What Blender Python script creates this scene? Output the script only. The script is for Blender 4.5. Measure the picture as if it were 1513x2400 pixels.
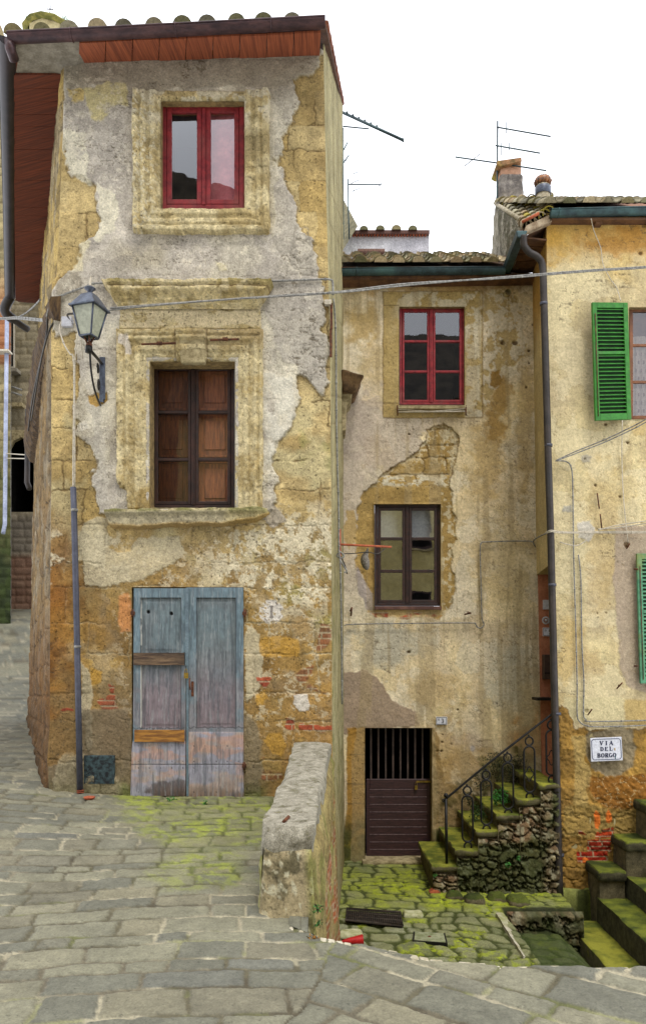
import bpy, math, random
import numpy as np
from math import radians, sin, cos, tan, pi

for o in list(bpy.data.objects): bpy.data.objects.remove(o)
SC = bpy.context.scene
COL = SC.collection

# ------------------------------------------------------------------ camera
F = 1840.0; TH = radians(4.0); CX = 756.5; PY0 = 1540 - F*tan(TH)
cd = bpy.data.cameras.new('camera'); cam = bpy.data.objects.new('camera', cd); COL.objects.link(cam)
cam.location = (0, 0, 0); cam.rotation_euler = (pi/2 + TH, 0, 0)
cd.sensor_fit = 'AUTO'; cd.sensor_width = 36; cd.lens = F/2400*36
cd.shift_y = (PY0-1200)/2400; cd.clip_start = .1; cd.clip_end = 500
SC.camera = cam
SC.render.resolution_x = 645; SC.render.resolution_y = 1024

def U(px, py, D):
    """world point seen at photo pixel (px,py) on the upright plane y = D"""
    a = (px-CX)/F; b = (PY0-py)/F
    s = D/(cos(TH)-b*sin(TH))
    return (a*s, D, (sin(TH)+b*cos(TH))*s)

# ------------------------------------------------------------------ world, sun, exposure
SUN_EL, SUN_AZ = 63, 162
w = bpy.data.worlds.new('World'); SC.world = w; w.use_nodes = True
nt = w.node_tree; nt.nodes.clear()
sky = nt.nodes.new('ShaderNodeTexSky'); sky.sky_type = 'NISHITA'; sky.sun_disc = False
sky.sun_elevation = radians(SUN_EL); sky.sun_rotation = radians(SUN_AZ)
sky.air_density = 1.5; sky.dust_density = 5
mx = nt.nodes.new('ShaderNodeMix'); mx.data_type = 'RGBA'; mx.inputs[0].default_value = .86
nt.links.new(sky.outputs[0], mx.inputs[6]); mx.inputs[7].default_value = (14.5, 14.8, 15.6, 1)   # overcast cloud sheet
bg = nt.nodes.new('ShaderNodeBackground'); bg.inputs[1].default_value = .12
nt.links.new(mx.outputs[2], bg.inputs[0])
wo = nt.nodes.new('ShaderNodeOutputWorld'); nt.links.new(bg.outputs[0], wo.inputs[0])
sl = bpy.data.lights.new('sun', 'SUN'); sl.energy = 1.5; sl.angle = radians(11); sl.color = (1, .96, .9)
so = bpy.data.objects.new('sun', sl); COL.objects.link(so)
so.rotation_euler = (radians(90-SUN_EL), 0, radians(18))
SC.view_settings.view_transform = 'Standard'; SC.view_settings.look = 'None'
SC.view_settings.exposure = 0.27; SC.view_settings.gamma = 1

# ------------------------------------------------------------------ numpy noise
def _h(ix, iy, iz, seed):
    n = (ix.astype(np.int64)*374761393 + iy.astype(np.int64)*668265263 + iz.astype(np.int64)*2147483647 + seed*974711) & 0xffffffff
    n = ((n ^ (n >> 13))*1274126177) & 0xffffffff
    n = ((n ^ (n >> 16))*2246822519) & 0xffffffff
    n = n ^ (n >> 15)
    return (n & 0xffffff)/float(0x1000000)
def H(ix, iy=0, seed=0):
    ix = np.asarray(ix); iy = np.asarray(iy)+ix*0
    return _h(ix, iy, ix*0, seed)
def vn(x, y, seed=0):
    xi = np.floor(x); yi = np.floor(y); fx = x-xi; fy = y-yi
    fx = fx*fx*(3-2*fx); fy = fy*fy*(3-2*fy)
    z = xi*0
    a = _h(xi, yi, z, seed); b = _h(xi+1, yi, z, seed); c = _h(xi, yi+1, z, seed); d = _h(xi+1, yi+1, z, seed)
    return (a*(1-fx)+b*fx)*(1-fy)+(c*(1-fx)+d*fx)*fy
def vn3(x, y, z, seed=0):
    zi = np.floor(z); fz = z-zi; fz = fz*fz*(3-2*fz)
    xi = np.floor(x); yi = np.floor(y); fx = x-xi; fy = y-yi
    fx = fx*fx*(3-2*fx); fy = fy*fy*(3-2*fy)
    def L(zz):
        a = _h(xi, yi, zz, seed); b = _h(xi+1, yi, zz, seed); c = _h(xi, yi+1, zz, seed); d = _h(xi+1, yi+1, zz, seed)
        return (a*(1-fx)+b*fx)*(1-fy)+(c*(1-fx)+d*fx)*fy
    return L(zi)*(1-fz)+L(zi+1)*fz
def fbm(x, y, o=4, seed=0, g=.5):
    s = 0; a = 1; t = 0
    for i in range(o):
        s = s+a*vn(x*2**i+i*17.3, y*2**i-i*9.1, seed+i*31); t += a; a *= g
    return np.clip((s/t-.5)*1.7+.5, 0, 1)
def sst(a, b, x):
    t = np.clip((x-a)/(b-a), 0, 1); return t*t*(3-2*t)
def mixc(a, b, t):
    return a*(1-t[..., None])+b*t[..., None]
KA = .80
def S(r, g, b):
    c = np.array([r, g, b])/255.0
    return np.where(c < .04045, c/12.92, ((c+.055)/1.055)**2.4)*KA
def stones(u, v, rh, w, seed=0, jit=.4, rnd=.03, gap=0, rj=.25):
    """irregular coursed stones: (inside distance to edge in m, random id 0..1, second random)"""
    vv = v/rh; r = np.floor(vv)
    b0 = r+rj*(H(r, 0, seed+5)-.5); b1 = r+1+rj*(H(r+1, 0, seed+5)-.5)
    lo = vv < b0; hi = vv >= b1
    r = np.where(lo, r-1, np.where(hi, r+1, r))
    b0 = r+rj*(H(r, 0, seed+5)-.5); b1 = r+1+rj*(H(r+1, 0, seed+5)-.5)
    ww = w*(.75+.5*H(r, 3, seed+9))
    uu = u/ww+H(r, 1, seed)*7.3
    k = np.floor(uu)
    c0 = k+jit*(H(k, r, seed+1)-.5); c1 = k+1+jit*(H(k+1, r, seed+1)-.5)
    lo = uu < c0; hi = uu >= c1
    k = np.where(lo, k-1, np.where(hi, k+1, k))
    c0 = k+jit*(H(k, r, seed+1)-.5); c1 = k+1+jit*(H(k+1, r, seed+1)-.5)
    hx = (c1-c0)/2*ww; hy = (b1-b0)/2*rh
    px = np.abs((uu-(c0+c1)/2)*ww); py = np.abs((vv-(b0+b1)/2)*rh)
    qx = px-(hx-rnd); qy = py-(hy-rnd)
    d = rnd-(np.hypot(np.maximum(qx, 0), np.maximum(qy, 0))+np.minimum(np.maximum(qx, qy), 0))
    return d-gap, H(k, r, seed+2), H(k, r, seed+3)
def worley(x, y, seed=0):
    xi = np.floor(x); yi = np.floor(y)
    f1 = x*0+9; f2 = x*0+9; idd = x*0
    for dx in (-1, 0, 1):
        for dy in (-1, 0, 1):
            cx = xi+dx; cy = yi+dy
            d = np.hypot(cx+.1+.8*H(cx, cy, seed)-x, cy+.1+.8*H(cx, cy, seed+1)-y)
            m = d < f1
            f2 = np.where(m, f1, np.minimum(f2, d)); idd = np.where(m, H(cx, cy, seed+2), idd); f1 = np.where(m, d, f1)
    return f1, f2, idd
def sdf(x, y, poly):
    """>0 inside"""
    P = np.array(poly, float); d = np.full(x.shape, 1e9); ins = np.zeros(x.shape, bool)
    for i in range(len(P)):
        a = P[i]; b = P[(i+1) % len(P)]; e = b-a
        t = np.clip(((x-a[0])*e[0]+(y-a[1])*e[1])/max(e@e, 1e-9), 0, 1)
        d = np.minimum(d, np.hypot(x-a[0]-t*e[0], y-a[1]-t*e[1]))
        if a[1] != b[1]:
            c = ((a[1] > y) != (b[1] > y)) & (x < (b[0]-a[0])*(y-a[1])/(b[1]-a[1])+a[0])
            ins ^= c
    return np.where(ins, d, -d)

# ------------------------------------------------------------------ objects, tags
def tag(o, label, cat, group=None, kind=None):
    if label: o['label'] = label
    if cat: o['category'] = cat
    if group: o['group'] = group
    if kind: o['kind'] = kind
    return o
def thing(name, label, cat, loc=(0, 0, 0), group=None):
    o = bpy.data.objects.new(name, None); COL.objects.link(o); o.location = loc; o.empty_display_size = .1
    return tag(o, label, cat, group)
def link(name, me, parent=None):
    o = bpy.data.objects.new(name, me); COL.objects.link(o)
    if parent:
        o.parent = parent
        p = parent; off = [0, 0, 0]
        while p:
            off = [off[i]+p.location[i] for i in range(3)]; p = p.parent
        o.location = [-v for v in off]
    return o
def mesh_np(name, V, Fq, mat, col=None, smooth=True):
    me = bpy.data.meshes.new(name); n = len(V); m = len(Fq); k = Fq.shape[1]
    me.vertices.add(n); me.vertices.foreach_set('co', np.ascontiguousarray(V, dtype=np.float32).ravel())
    me.loops.add(m*k); me.loops.foreach_set('vertex_index', np.ascontiguousarray(Fq, dtype=np.int32).ravel())
    me.polygons.add(m); me.polygons.foreach_set('loop_start', np.arange(0, m*k, k, dtype=np.int32))
    me.polygons.foreach_set('loop_total', np.full(m, k, dtype=np.int32))
    if smooth: me.polygons.foreach_set('use_smooth', np.ones(m, bool))
    if col is not None:
        at = me.color_attributes.new('Col', 'FLOAT_COLOR', 'POINT')
        at.data.foreach_set('color', np.ascontiguousarray(col, dtype=np.float32).ravel())
    me.update(calc_edges=True); me.validate()
    me.materials.append(mat); return me

class Pt:
    """paint + relief state of one wall sheet; x,y photo pixels or local coordinates; u,v metres along the surface"""
    def __init__(s, x, y, W, u, v):
        s.x = x; s.y = y; s.W = W; s.u = u; s.v = v
        s.h = x*0.0; s.c = np.zeros(x.shape+(3,)); s.a = x*0.0; s._w = {}
    def n(s, f, o=4, seed=0, fv=None): return fbm(s.u*f, s.v*(fv or f), o, seed)
    def warp(s, seed):
        if seed not in s._w: s._w[seed] = (fbm(s.u*7, s.v*7, 5, seed, .62)-.5, fbm(s.u*7, s.v*7, 5, seed+77, .62)-.5)
        return s._w[seed]
    def sd(s, poly, rag=8, seed=1):
        P = np.array(poly, float); m = rag*2+40
        r = (s.x > P[:, 0].min()-m) & (s.x < P[:, 0].max()+m) & (s.y > P[:, 1].min()-m) & (s.y < P[:, 1].max()+m)
        out = np.full(s.x.shape, -1e3)
        if r.any():
            a, b = s.warp(seed)
            out[r] = sdf(s.x[r]+a[r]*rag*2, s.y[r]+b[r]*rag*2, poly)
        return out
    def m(s, poly, rag=8, soft=2, seed=1): return sst(-soft, soft, s.sd(poly, rag, seed))
    def blob(s, cx, cy, rx, ry, rag=.35, seed=3, soft=.25):
        a, b = s.warp(seed)
        d = 1-np.hypot((s.x-cx)/rx+a*rag*2, (s.y-cy)/ry+b*rag*2)
        return sst(0, soft, d)
    def paint(s, m, c, amt=1.0):
        c = np.asarray(c); s.c = s.c*(1-(m*amt)[..., None])+c*(m*amt)[..., None]
    def mult(s, f): s.c = s.c*f[..., None]
    def fade(s, m): s.a = s.a*(1-m)
def grid_faces(ny, nx, keep=None):
    i = np.arange(ny*nx).reshape(ny, nx)
    q = np.stack([i[:-1, :-1], i[1:, :-1], i[1:, 1:], i[:-1, 1:]], -1)
    return q[keep] if keep is not None else q.reshape(-1, 4)
def relief(name, x, y, W, N, u, v, fn, mat, parent=None, keep=None, taper=None, smooth=True):
    p = Pt(x, y, W, u, v); fn(p)
    h = p.h if taper is None else p.h*taper
    V = W+np.asarray(N)*h[..., None]
    col = np.concatenate([np.clip(p.c, .004, .9), p.a[..., None]], -1)
    ny, nx = x.shape
    q = grid_faces(ny, nx, keep)
    a = W[0, 1]-W[0, 0]; b = W[1, 0]-W[0, 0]
    a = W[ny//2, -1]-W[ny//2, 0]; b = W[-1, nx//2]-W[0, nx//2]
    Nv = np.asarray(N); Nv = Nv if Nv.ndim == 1 else Nv.reshape(-1, 3)[0]
    if np.dot(np.cross(b, a), Nv) < 0: q = q[:, ::-1]
    used = np.unique(q); remap = np.zeros(ny*nx, int); remap[used] = np.arange(len(used))
    me = mesh_np(name, V.reshape(-1, 3)[used], remap[q], mat, col.reshape(-1, 4)[used], smooth)
    return link(name, me, parent)
def snap(lo, hi, st, marks):
    a = np.arange(lo, hi+st*.5, st); a[-1] = hi
    for k in marks:
        if lo <= k <= hi: a[np.argmin(np.abs(a-k))] = k
    return np.unique(a)
def facade(name, x0, x1, y0, y1, st, D, fn, mat, parent, holes=(), left=None, right=None, top=None, edge=True):
    """upright sheet on plane y=D; outline and holes given in photo pixels"""
    xs = snap(x0, x1, st, [h[0] for h in holes]+[h[2] for h in holes]); ys = snap(y0, y1, st, [h[1] for h in holes]+[h[3] for h in holes])
    X, Y = np.meshgrid(xs, ys)
    if top: Y = np.maximum(Y, np.interp(X, *zip(*top)))
    if left: X = np.maximum(X, np.interp(Y, *zip(*left)))
    if right: X = np.minimum(X, np.interp(Y, *zip(*right)))
    a, b, c = U(X, Y, D); W = np.stack([a, b+0*a, c], -1)
    keep = np.ones((len(ys)-1, len(xs)-1), bool)
    cx = (xs[1:]+xs[:-1])/2; cy = (ys[1:]+ys[:-1])/2
    for h in holes:
        keep &= ~((cx[None] > h[0]) & (cx[None] < h[2]) & (cy[:, None] > h[1]) & (cy[:, None] < h[3]))
    keep &= (X[:-1, 1:]-X[:-1, :-1] > 1e-6) | (X[1:, 1:]-X[1:, :-1] > 1e-6)
    keep &= (Y[1:, 1:]-Y[:-1, 1:] > 1e-6) | (Y[1:, :-1]-Y[:-1, :-1] > 1e-6)
    tp = np.ones(X.shape)
    if edge:
        L = np.interp(Y, *zip(*left)) if left else x0
        R = np.interp(Y, *zip(*right)) if right else x1
        tp = sst(0, 6, X-L)*sst(0, 6, R-X)
    for h in holes:
        dx = np.maximum(np.maximum(h[0]-X, X-h[2]), 0); dy = np.maximum(np.maximum(h[1]-Y, Y-h[3]), 0)
        tp = tp*sst(0, 4, np.hypot(dx, dy))
    return relief(name, X, Y, W, (0, -1, 0), W[..., 0], W[..., 2], fn, mat, parent, keep, tp)
def patch(name, A, B, C, Dd, nu, nv, fn, mat, parent=None, eu=None, ev=None, N=None):
    """bilinear sheet A(u0v0) B(u1v0) C(u1v1) D(u0v1); painter x,y run 0..1, u,v in metres"""
    A, B, C, Dd = (np.array(q, float) for q in (A, B, C, Dd))
    s = np.linspace(0, 1, nu) if eu is None else eu; t = np.linspace(0, 1, nv) if ev is None else ev
    X, Y = np.meshgrid(s, t)
    W = (A*((1-X)*(1-Y))[..., None]+B*(X*(1-Y))[..., None]+C*(X*Y)[..., None]+Dd*((1-X)*Y)[..., None])
    n = np.cross(B-A, Dd-A) if N is None else np.array(N, float); n = n/np.linalg.norm(n)
    lu = (np.linalg.norm(B-A)+np.linalg.norm(C-Dd))/2; lv = (np.linalg.norm(Dd-A)+np.linalg.norm(C-B))/2
    e = .04
    tp = sst(0, e, X)*sst(0, e, 1-X)*sst(0, e, Y)*sst(0, e, 1-Y)
    return relief(name, X, Y, W, n, X*lu, Y*lv, fn, mat, parent, None, tp)

class MB:
    def __init__(s): s.v = []; s.f = []; s.c = []; s.cur = (1, 1, 1, 0); s.sm = []
    def add(s, V, Fs, sm=False):
        o = len(s.v); s.v += [tuple(p) for p in V]; s.c += [s.cur]*len(V)
        s.f += [tuple(i+o for i in f) for f in Fs]; s.sm += [sm]*len(Fs)
    def hexa(s, P):   # 8 points: bottom ring 0-3, top ring 4-7
        s.add(P, [(3, 2, 1, 0), (4, 5, 6, 7), (0, 1, 5, 4), (1, 2, 6, 5), (2, 3, 7, 6), (3, 0, 4, 7)])
    def box(s, x0, x1, y0, y1, z0, z1):
        s.hexa([(x0, y0, z0), (x1, y0, z0), (x1, y1, z0), (x0, y1, z0), (x0, y0, z1), (x1, y0, z1), (x1, y1, z1), (x0, y1, z1)])
    def pbox(s, x0, y0, x1, y1, D0, D1):
        """box whose front face fills photo rect at depth D0"""
        a = U(x0, y0, D0); b = U(x1, y0, D0); c = U(x1, y1, D0); d = U(x0, y1, D0)
        t = D1-D0; q = lambda p: (p[0], p[1]+t, p[2])
        s.hexa([d, c, q(c), q(d), a, b, q(b), q(a)])
    def tube(s, path, r, n=8, closed=False, cap=True):
        P = [np.array(p, float) for p in path]; m = len(P); rs = r if isinstance(r, (list, tuple)) else [r]*m
        V = []; prev = None
        for i in range(m):
            if closed: t = P[(i+1) % m]-P[i-1]
            else: t = P[min(i+1, m-1)]-P[max(i-1, 0)]
            t = t/(np.linalg.norm(t)+1e-12)
            if prev is None:
                up = np.array([0, 0, 1.]) if abs(t[2]) < .9 else np.array([1., 0, 0])
                a = np.cross(t, up)
            else: a = prev-t*np.dot(prev, t)
            a = a/(np.linalg.norm(a)+1e-12); b = np.cross(t, a); prev = a
            for j in range(n):
                q = 2*pi*j/n; V.append(P[i]+rs[i]*(cos(q)*a+sin(q)*b))
        Fs = []
        for i in range(m if closed else m-1):
            i2 = (i+1) % m
            for j in range(n): Fs.append((i*n+j, i*n+(j+1) % n, i2*n+(j+1) % n, i2*n+j))
        s.add(V, Fs, True)
        if cap and not closed:
            o = len(s.v)-m*n
            s.f += [tuple(o+j for j in range(n))[::-1], tuple(o+(m-1)*n+j for j in range(n))]; s.sm += [False, False]
    def ptube(s, pts, r, n=8, smooth=1):
        W = [U(*p) for p in pts]; s.tube(crom(W, smooth) if smooth > 1 else W, r, n)
    def lathe(s, c, prof, n=16, ax=None):
        V = []; m = len(prof)
        for r, z in prof:
            for j in range(n): q = 2*pi*j/n; V.append((c[0]+r*cos(q), c[1]+r*sin(q), c[2]+z))
        Fs = [(i*n+j, i*n+(j+1) % n, (i+1)*n+(j+1) % n, (i+1)*n+j) for i in range(m-1) for j in range(n)]
        s.add(V, Fs, True)
    def prism(s, poly, D0, D1):
        """photo-pixel polygon at depth D0 extruded back to D1"""
        a = [U(x, y, D0) for x, y in poly]; b = [(p[0], p[1]+D1-D0, p[2]) for p in a]; n = len(a)
        s.add(a+b, [tuple(range(n)), tuple(range(2*n-1, n-1, -1))]+[(i, i+n, (i+1) % n+n, (i+1) % n) for i in range(n)])
    def quad(s, *P): s.add(P, [tuple(range(len(P)))])
    def build(s, name, mat, parent=None, bevel=0):
        me = bpy.data.meshes.new(name); me.from_pydata([tuple(map(float, p)) for p in s.v], [], s.f)
        at = me.color_attributes.new('Col', 'FLOAT_COLOR', 'POINT')
        at.data.foreach_set('color', np.array(s.c, dtype=np.float32).ravel())
        me.polygons.foreach_set('use_smooth', s.sm); me.update()
        import bmesh
        bm = bmesh.new(); bm.from_mesh(me); bmesh.ops.recalc_face_normals(bm, faces=bm.faces); bm.to_mesh(me); bm.free()
        me.materials.append(mat); o = link(name, me, parent)
        if bevel:
            b = o.modifiers.new('bevel', 'BEVEL'); b.width = bevel; b.segments = 1; b.limit_method = 'ANGLE'
        return o
def crom(P, k):
    P = [np.array(p, float) for p in P]; out = []
    for i in range(len(P)-1):
        a = P[max(i-1, 0)]; b = P[i]; c = P[i+1]; d = P[min(i+2, len(P)-1)]
        for j in range(k):
            t = j/k
            out.append(.5*((2*b)+(c-a)*t+(2*a-5*b+4*c-d)*t*t+(3*b-a-3*c+d)*t**3))
    out.append(P[-1]); return out
def rough_block(name, P8, n, amp, rnd, mat, parent=None, seed=0, freq=6, col=None):
    """hexahedron with worn, rounded, noisy surface. P8: bottom ring 0-3, top ring 4-7"""
    P = np.array(P8, float)
    V = []; Q = []; off = 0
    nx, ny, nz = n
    def tri(u, v, w):
        def L(a, b, t): return a*(1-t[..., None])+b*t[..., None]
        bot = L(L(P[0], P[1], u), L(P[3], P[2], u), v); topp = L(L(P[4], P[5], u), L(P[7], P[6], u), v)
        return L(bot, topp, w)
    for ax, val in ((0, 0.), (0, 1.), (1, 0.), (1, 1.), (2, 0.), (2, 1.)):
        dims = [(ny, nz), (nx, nz), (nx, ny)][ax]
        a, b = np.meshgrid(np.linspace(0, 1, dims[0]+1), np.linspace(0, 1, dims[1]+1))
        k = a*0+val
        uvw = [(k, a, b), (a, k, b), (a, b, k)][ax]
        pos = tri(*uvw); ctr = P.mean(0)
        # round the edges
        L0 = np.linalg.norm(P[1]-P[0]); L1 = np.linalg.norm(P[3]-P[0]); L2 = np.linalg.norm(P[4]-P[0])
        e = [np.minimum(uvw[i], 1-uvw[i])*(L0, L1, L2)[i] for i in range(3)]
        s1 = sum(np.clip(1-ee/rnd, 0, 1)**2 for ee in e)-1
        pos = pos-(pos-ctr)*(np.clip(s1, 0, 2)*rnd*.45/np.maximum(np.linalg.norm(pos-ctr, axis=-1), .05))[..., None]
        f = freq
        for kk, am in ((1, 1), (2.7, .45), (7, .2)):
            d = np.stack([vn3(pos[..., 0]*f*kk+i*31, pos[..., 1]*f*kk+7, pos[..., 2]*f*kk, seed+i)-.5 for i in range(3)], -1)
            pos = pos+d*2*amp*am
        V.append(pos.reshape(-1, 3)); q = grid_faces(*a.shape)+off; off += a.size
        A = pos[0, 1]-pos[0, 0]; B = pos[1, 0]-pos[0, 0]; out = pos.reshape(-1, 3).mean(0)-ctr
        if np.dot(np.cross(B, A), out) < 0: q = q[:, ::-1]
        Q.append(q)
    V = np.concatenate(V); Q = np.concatenate(Q)
    c = np.ones((len(V), 4)); c[:, 3] = 0
    if col is not None: c[:, :3] = col
    return link(name, mesh_np(name, V, Q, mat, c), parent)
def pblock(x0, y0, x1, y1, D0, D1):
    a = U(x0, y0, D0); b = U(x1, y0, D0); c = U(x1, y1, D0); d = U(x0, y1, D0); t = D1-D0
    q = lambda p: (p[0], p[1]+t, p[2])
    return [d, c, q(c), q(d), a, b, q(b), q(a)]

# ------------------------------------------------------------------ materials
def nodes(name):
    m = bpy.data.materials.new(name); m.use_nodes = True
    t = m.node_tree; b = t.nodes['Principled BSDF']; return m, t, b
def N_(t, k, **kw):
    n = t.nodes.new(k)
    for a, v in kw.items(): setattr(n, a, v)
    return n
def noise(t, sc, det=4, rough=.6, vec=None):
    n = N_(t, 'ShaderNodeTexNoise'); n.inputs['Scale'].default_value = sc; n.inputs['Detail'].default_value = det; n.inputs['Roughness'].default_value = rough
    if vec is not None: t.links.new(vec, n.inputs['Vector'])
    return n
def ramp(t, src, a, b, c0, c1):
    r = N_(t, 'ShaderNodeMapRange'); r.inputs[1].default_value = a; r.inputs[2].default_value = b; r.inputs[3].default_value = c0; r.inputs[4].default_value = c1
    t.links.new(src, r.inputs[0]); return r.outputs[0]
def mul(t, col, fac):
    m = N_(t, 'ShaderNodeMix', data_type='RGBA', blend_type='MULTIPLY'); m.inputs[0].default_value = 1
    t.links.new(col, m.inputs[6]); t.links.new(fac, m.inputs[7]); return m.outputs[2]
def mixn(t, a, b, fac):
    m = N_(t, 'ShaderNodeMix', data_type='RGBA')
    for s, i in ((a, 6), (b, 7)):
        if isinstance(s, (tuple, list, np.ndarray)): m.inputs[i].default_value = tuple(float(q) for q in s[:3])+(1,)
        else: t.links.new(s, m.inputs[i])
    t.links.new(fac, m.inputs[0]); return m.outputs[2]
def bump(t, b, hs, dist, prev=None, strength=1):
    n = N_(t, 'ShaderNodeBump'); n.inputs['Distance'].default_value = dist; n.inputs['Strength'].default_value = strength
    t.links.new(hs, n.inputs['Height'])
    if prev is not None: t.links.new(prev, n.inputs['Normal'])
    t.links.new(n.outputs[0], b.inputs['Normal']); return n.outputs[0]
def weathered(name, lo=.56, hi=1.42, bmp=.010, rough=.92, gs=60, pits=True, spec=.25, spots=.58):
    """colour comes from the wall's own painted plaster/stone attribute, broken up by grain, specks and pits"""
    m, t, b = nodes(name); g = N_(t, 'ShaderNodeTexCoord').outputs['Object']
    at = N_(t, 'ShaderNodeAttribute', attribute_name='Col')
    n1 = noise(t, gs, 6, .8, g); n2 = noise(t, 20, 7, .72, g)
    c = mul(t, at.outputs[0], ramp(t, n1.outputs[0], .3, .7, lo, hi)); c = mul(t, c, ramp(t, n2.outputs[0], .3, .7, .84, 1.15))
    n4 = noise(t, 42, 3, .6, g); c = mul(t, c, ramp(t, n4.outputs[0], .62, .70, 1, spots)); n5 = noise(t, 5, 5, .6, g); c = mul(t, c, ramp(t, n5.outputs[0], .3, .7, .86, 1.12))
    nb = bump(t, b, n1.outputs[0], bmp*.5); nb = bump(t, b, n2.outputs[0], bmp, nb)
    if pits:
        v = noise(t, 48, 3, .6, g)
        pm = ramp(t, v.outputs[0], .62, .70, 0, 1); a = N_(t, 'ShaderNodeMath', operation='MULTIPLY'); t.links.new(pm, a.inputs[0]); t.links.new(at.outputs['Alpha'], a.inputs[1])
        inv = ramp(t, a.outputs[0], 0, 1, 1, .42); c = mul(t, c, inv)
        i2 = ramp(t, a.outputs[0], 0, 1, 1, 0); bump(t, b, i2, .012, nb)
    t.links.new(c, b.inputs['Base Color']); b.inputs['Roughness'].default_value = rough; b.inputs['Specular IOR Level'].default_value = spec
    return m
def plain(name, c1, c2=None, sc=20, rough=.7, metal=0, bmp=.002, spec=.4, stretch=None, lo=.4, hi=.6, dirt=None):
    m, t, b = nodes(name); tc = N_(t, 'ShaderNodeTexCoord').outputs['Object']
    if stretch:
        mp = N_(t, 'ShaderNodeMapping'); mp.inputs['Scale'].default_value = stretch; t.links.new(tc, mp.inputs[0]); tc = mp.outputs[0]
    n = noise(t, sc, 6, .65, tc)
    c = mixn(t, c1, c2 if c2 is not None else np.array(c1)*.6, ramp(t, n.outputs[0], lo, hi, 0, 1))
    if dirt is not None:
        n3 = noise(t, sc*.23, 4, .6, tc); c = mixn(t, c, dirt, ramp(t, n3.outputs[0], .5, .68, 0, .85))
    n2 = noise(t, sc*6, 3, .6, tc); c = mul(t, c, ramp(t, n2.outputs[0], .3, .7, .8, 1.15))
    t.links.new(c, b.inputs['Base Color']); b.inputs['Roughness'].default_value = rough; b.inputs['Metallic'].default_value = metal
    b.inputs['Specular IOR Level'].default_value = spec
    if bmp: bump(t, b, n.outputs[0], bmp)
    return m
def mossy(name, c1, c2, moss1, moss2, amt=.5, sc=9, bmp=.012, up=.75):
    """stone with moss growing mostly on the faces that look up"""
    m, t, b = nodes(name); tc = N_(t, 'ShaderNodeTexCoord').outputs['Object']
    n = noise(t, sc, 6, .7, tc); n2 = noise(t, sc*9, 4, .7, tc); n3 = noise(t, sc*.35, 3, .5, tc)
    st = mixn(t, c1, c2, ramp(t, n.outputs[0], .35, .65, 0, 1)); st = mul(t, st, ramp(t, n2.outputs[0], .3, .7, .55, 1.4))
    ms = mixn(t, moss1, moss2, ramp(t, n3.outputs[0], .38, .62, 0, 1)); ms = mul(t, ms, ramp(t, n2.outputs[0], .3, .7, .6, 1.35))
    ge = N_(t, 'ShaderNodeNewGeometry'); sx = N_(t, 'ShaderNodeSeparateXYZ'); t.links.new(ge.outputs['Normal'], sx.inputs[0])
    f = ramp(t, sx.outputs[2], .2, .9, 0, up); ad = N_(t, 'ShaderNodeMath', operation='ADD'); t.links.new(f, ad.inputs[0]); t.links.new(n.outputs[0], ad.inputs[1])
    c = mixn(t, st, ms, ramp(t, ad.outputs[0], 1.1-amt-.12, 1.1-amt+.12, 0, 1))
    t.links.new(c, b.inputs['Base Color']); b.inputs['Roughness'].default_value = .93; b.inputs['Specular IOR Level'].default_value = .2
    nb = bump(t, b, n.outputs[0], bmp); bump(t, b, n2.outputs[0], bmp*.35, nb)
    return m
def vcol(name, rough=.85, bmp=.004, sc=60, stretch=None, lo=.7, hi=1.25, spec=.3):
    m, t, b = nodes(name); tc = N_(t, 'ShaderNodeTexCoord').outputs['Object']
    if stretch:
        mp = N_(t, 'ShaderNodeMapping'); mp.inputs['Scale'].default_value = stretch; t.links.new(tc, mp.inputs[0]); tc = mp.outputs[0]
    at = N_(t, 'ShaderNodeAttribute', attribute_name='Col'); n = noise(t, sc, 5, .65, tc)
    c = mul(t, at.outputs[0], ramp(t, n.outputs[0], .3, .7, lo, hi)); t.links.new(c, b.inputs['Base Color'])
    b.inputs['Roughness'].default_value = rough; b.inputs['Specular IOR Level'].default_value = spec; bump(t, b, n.outputs[0], bmp)
    return m
def glass(name, refl=.12, tint=(1, 1, 1), rough=.01):
    m = bpy.data.materials.new(name); m.use_nodes = True; t = m.node_tree; t.nodes.clear()
    tr = N_(t, 'ShaderNodeBsdfTransparent'); tr.inputs[0].default_value = tint+(1,); gl = N_(t, 'ShaderNodeBsdfGlossy'); gl.inputs['Roughness'].default_value = rough
    gl.inputs[0].default_value = (.95, .97, 1, 1)
    n = noise(t, 2.2, 2, .5, N_(t, 'ShaderNodeTexCoord').outputs['Object']); bp = N_(t, 'ShaderNodeBump'); bp.inputs['Distance'].default_value = .0012; t.links.new(n.outputs[0], bp.inputs['Height']); t.links.new(bp.outputs[0], gl.inputs['Normal'])
    fr = N_(t, 'ShaderNodeFresnel'); fr.inputs[0].default_value = 1.5
    ad = N_(t, 'ShaderNodeMath', operation='ADD'); t.links.new(fr.outputs[0], ad.inputs[0]); ad.inputs[1].default_value = refl-.04
    mxs = N_(t, 'ShaderNodeMixShader'); t.links.new(ad.outputs[0], mxs.inputs[0]); t.links.new(tr.outputs[0], mxs.inputs[1]); t.links.new(gl.outputs[0], mxs.inputs[2])
    o = N_(t, 'ShaderNodeOutputMaterial'); t.links.new(mxs.outputs[0], o.inputs[0]); return m

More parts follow.
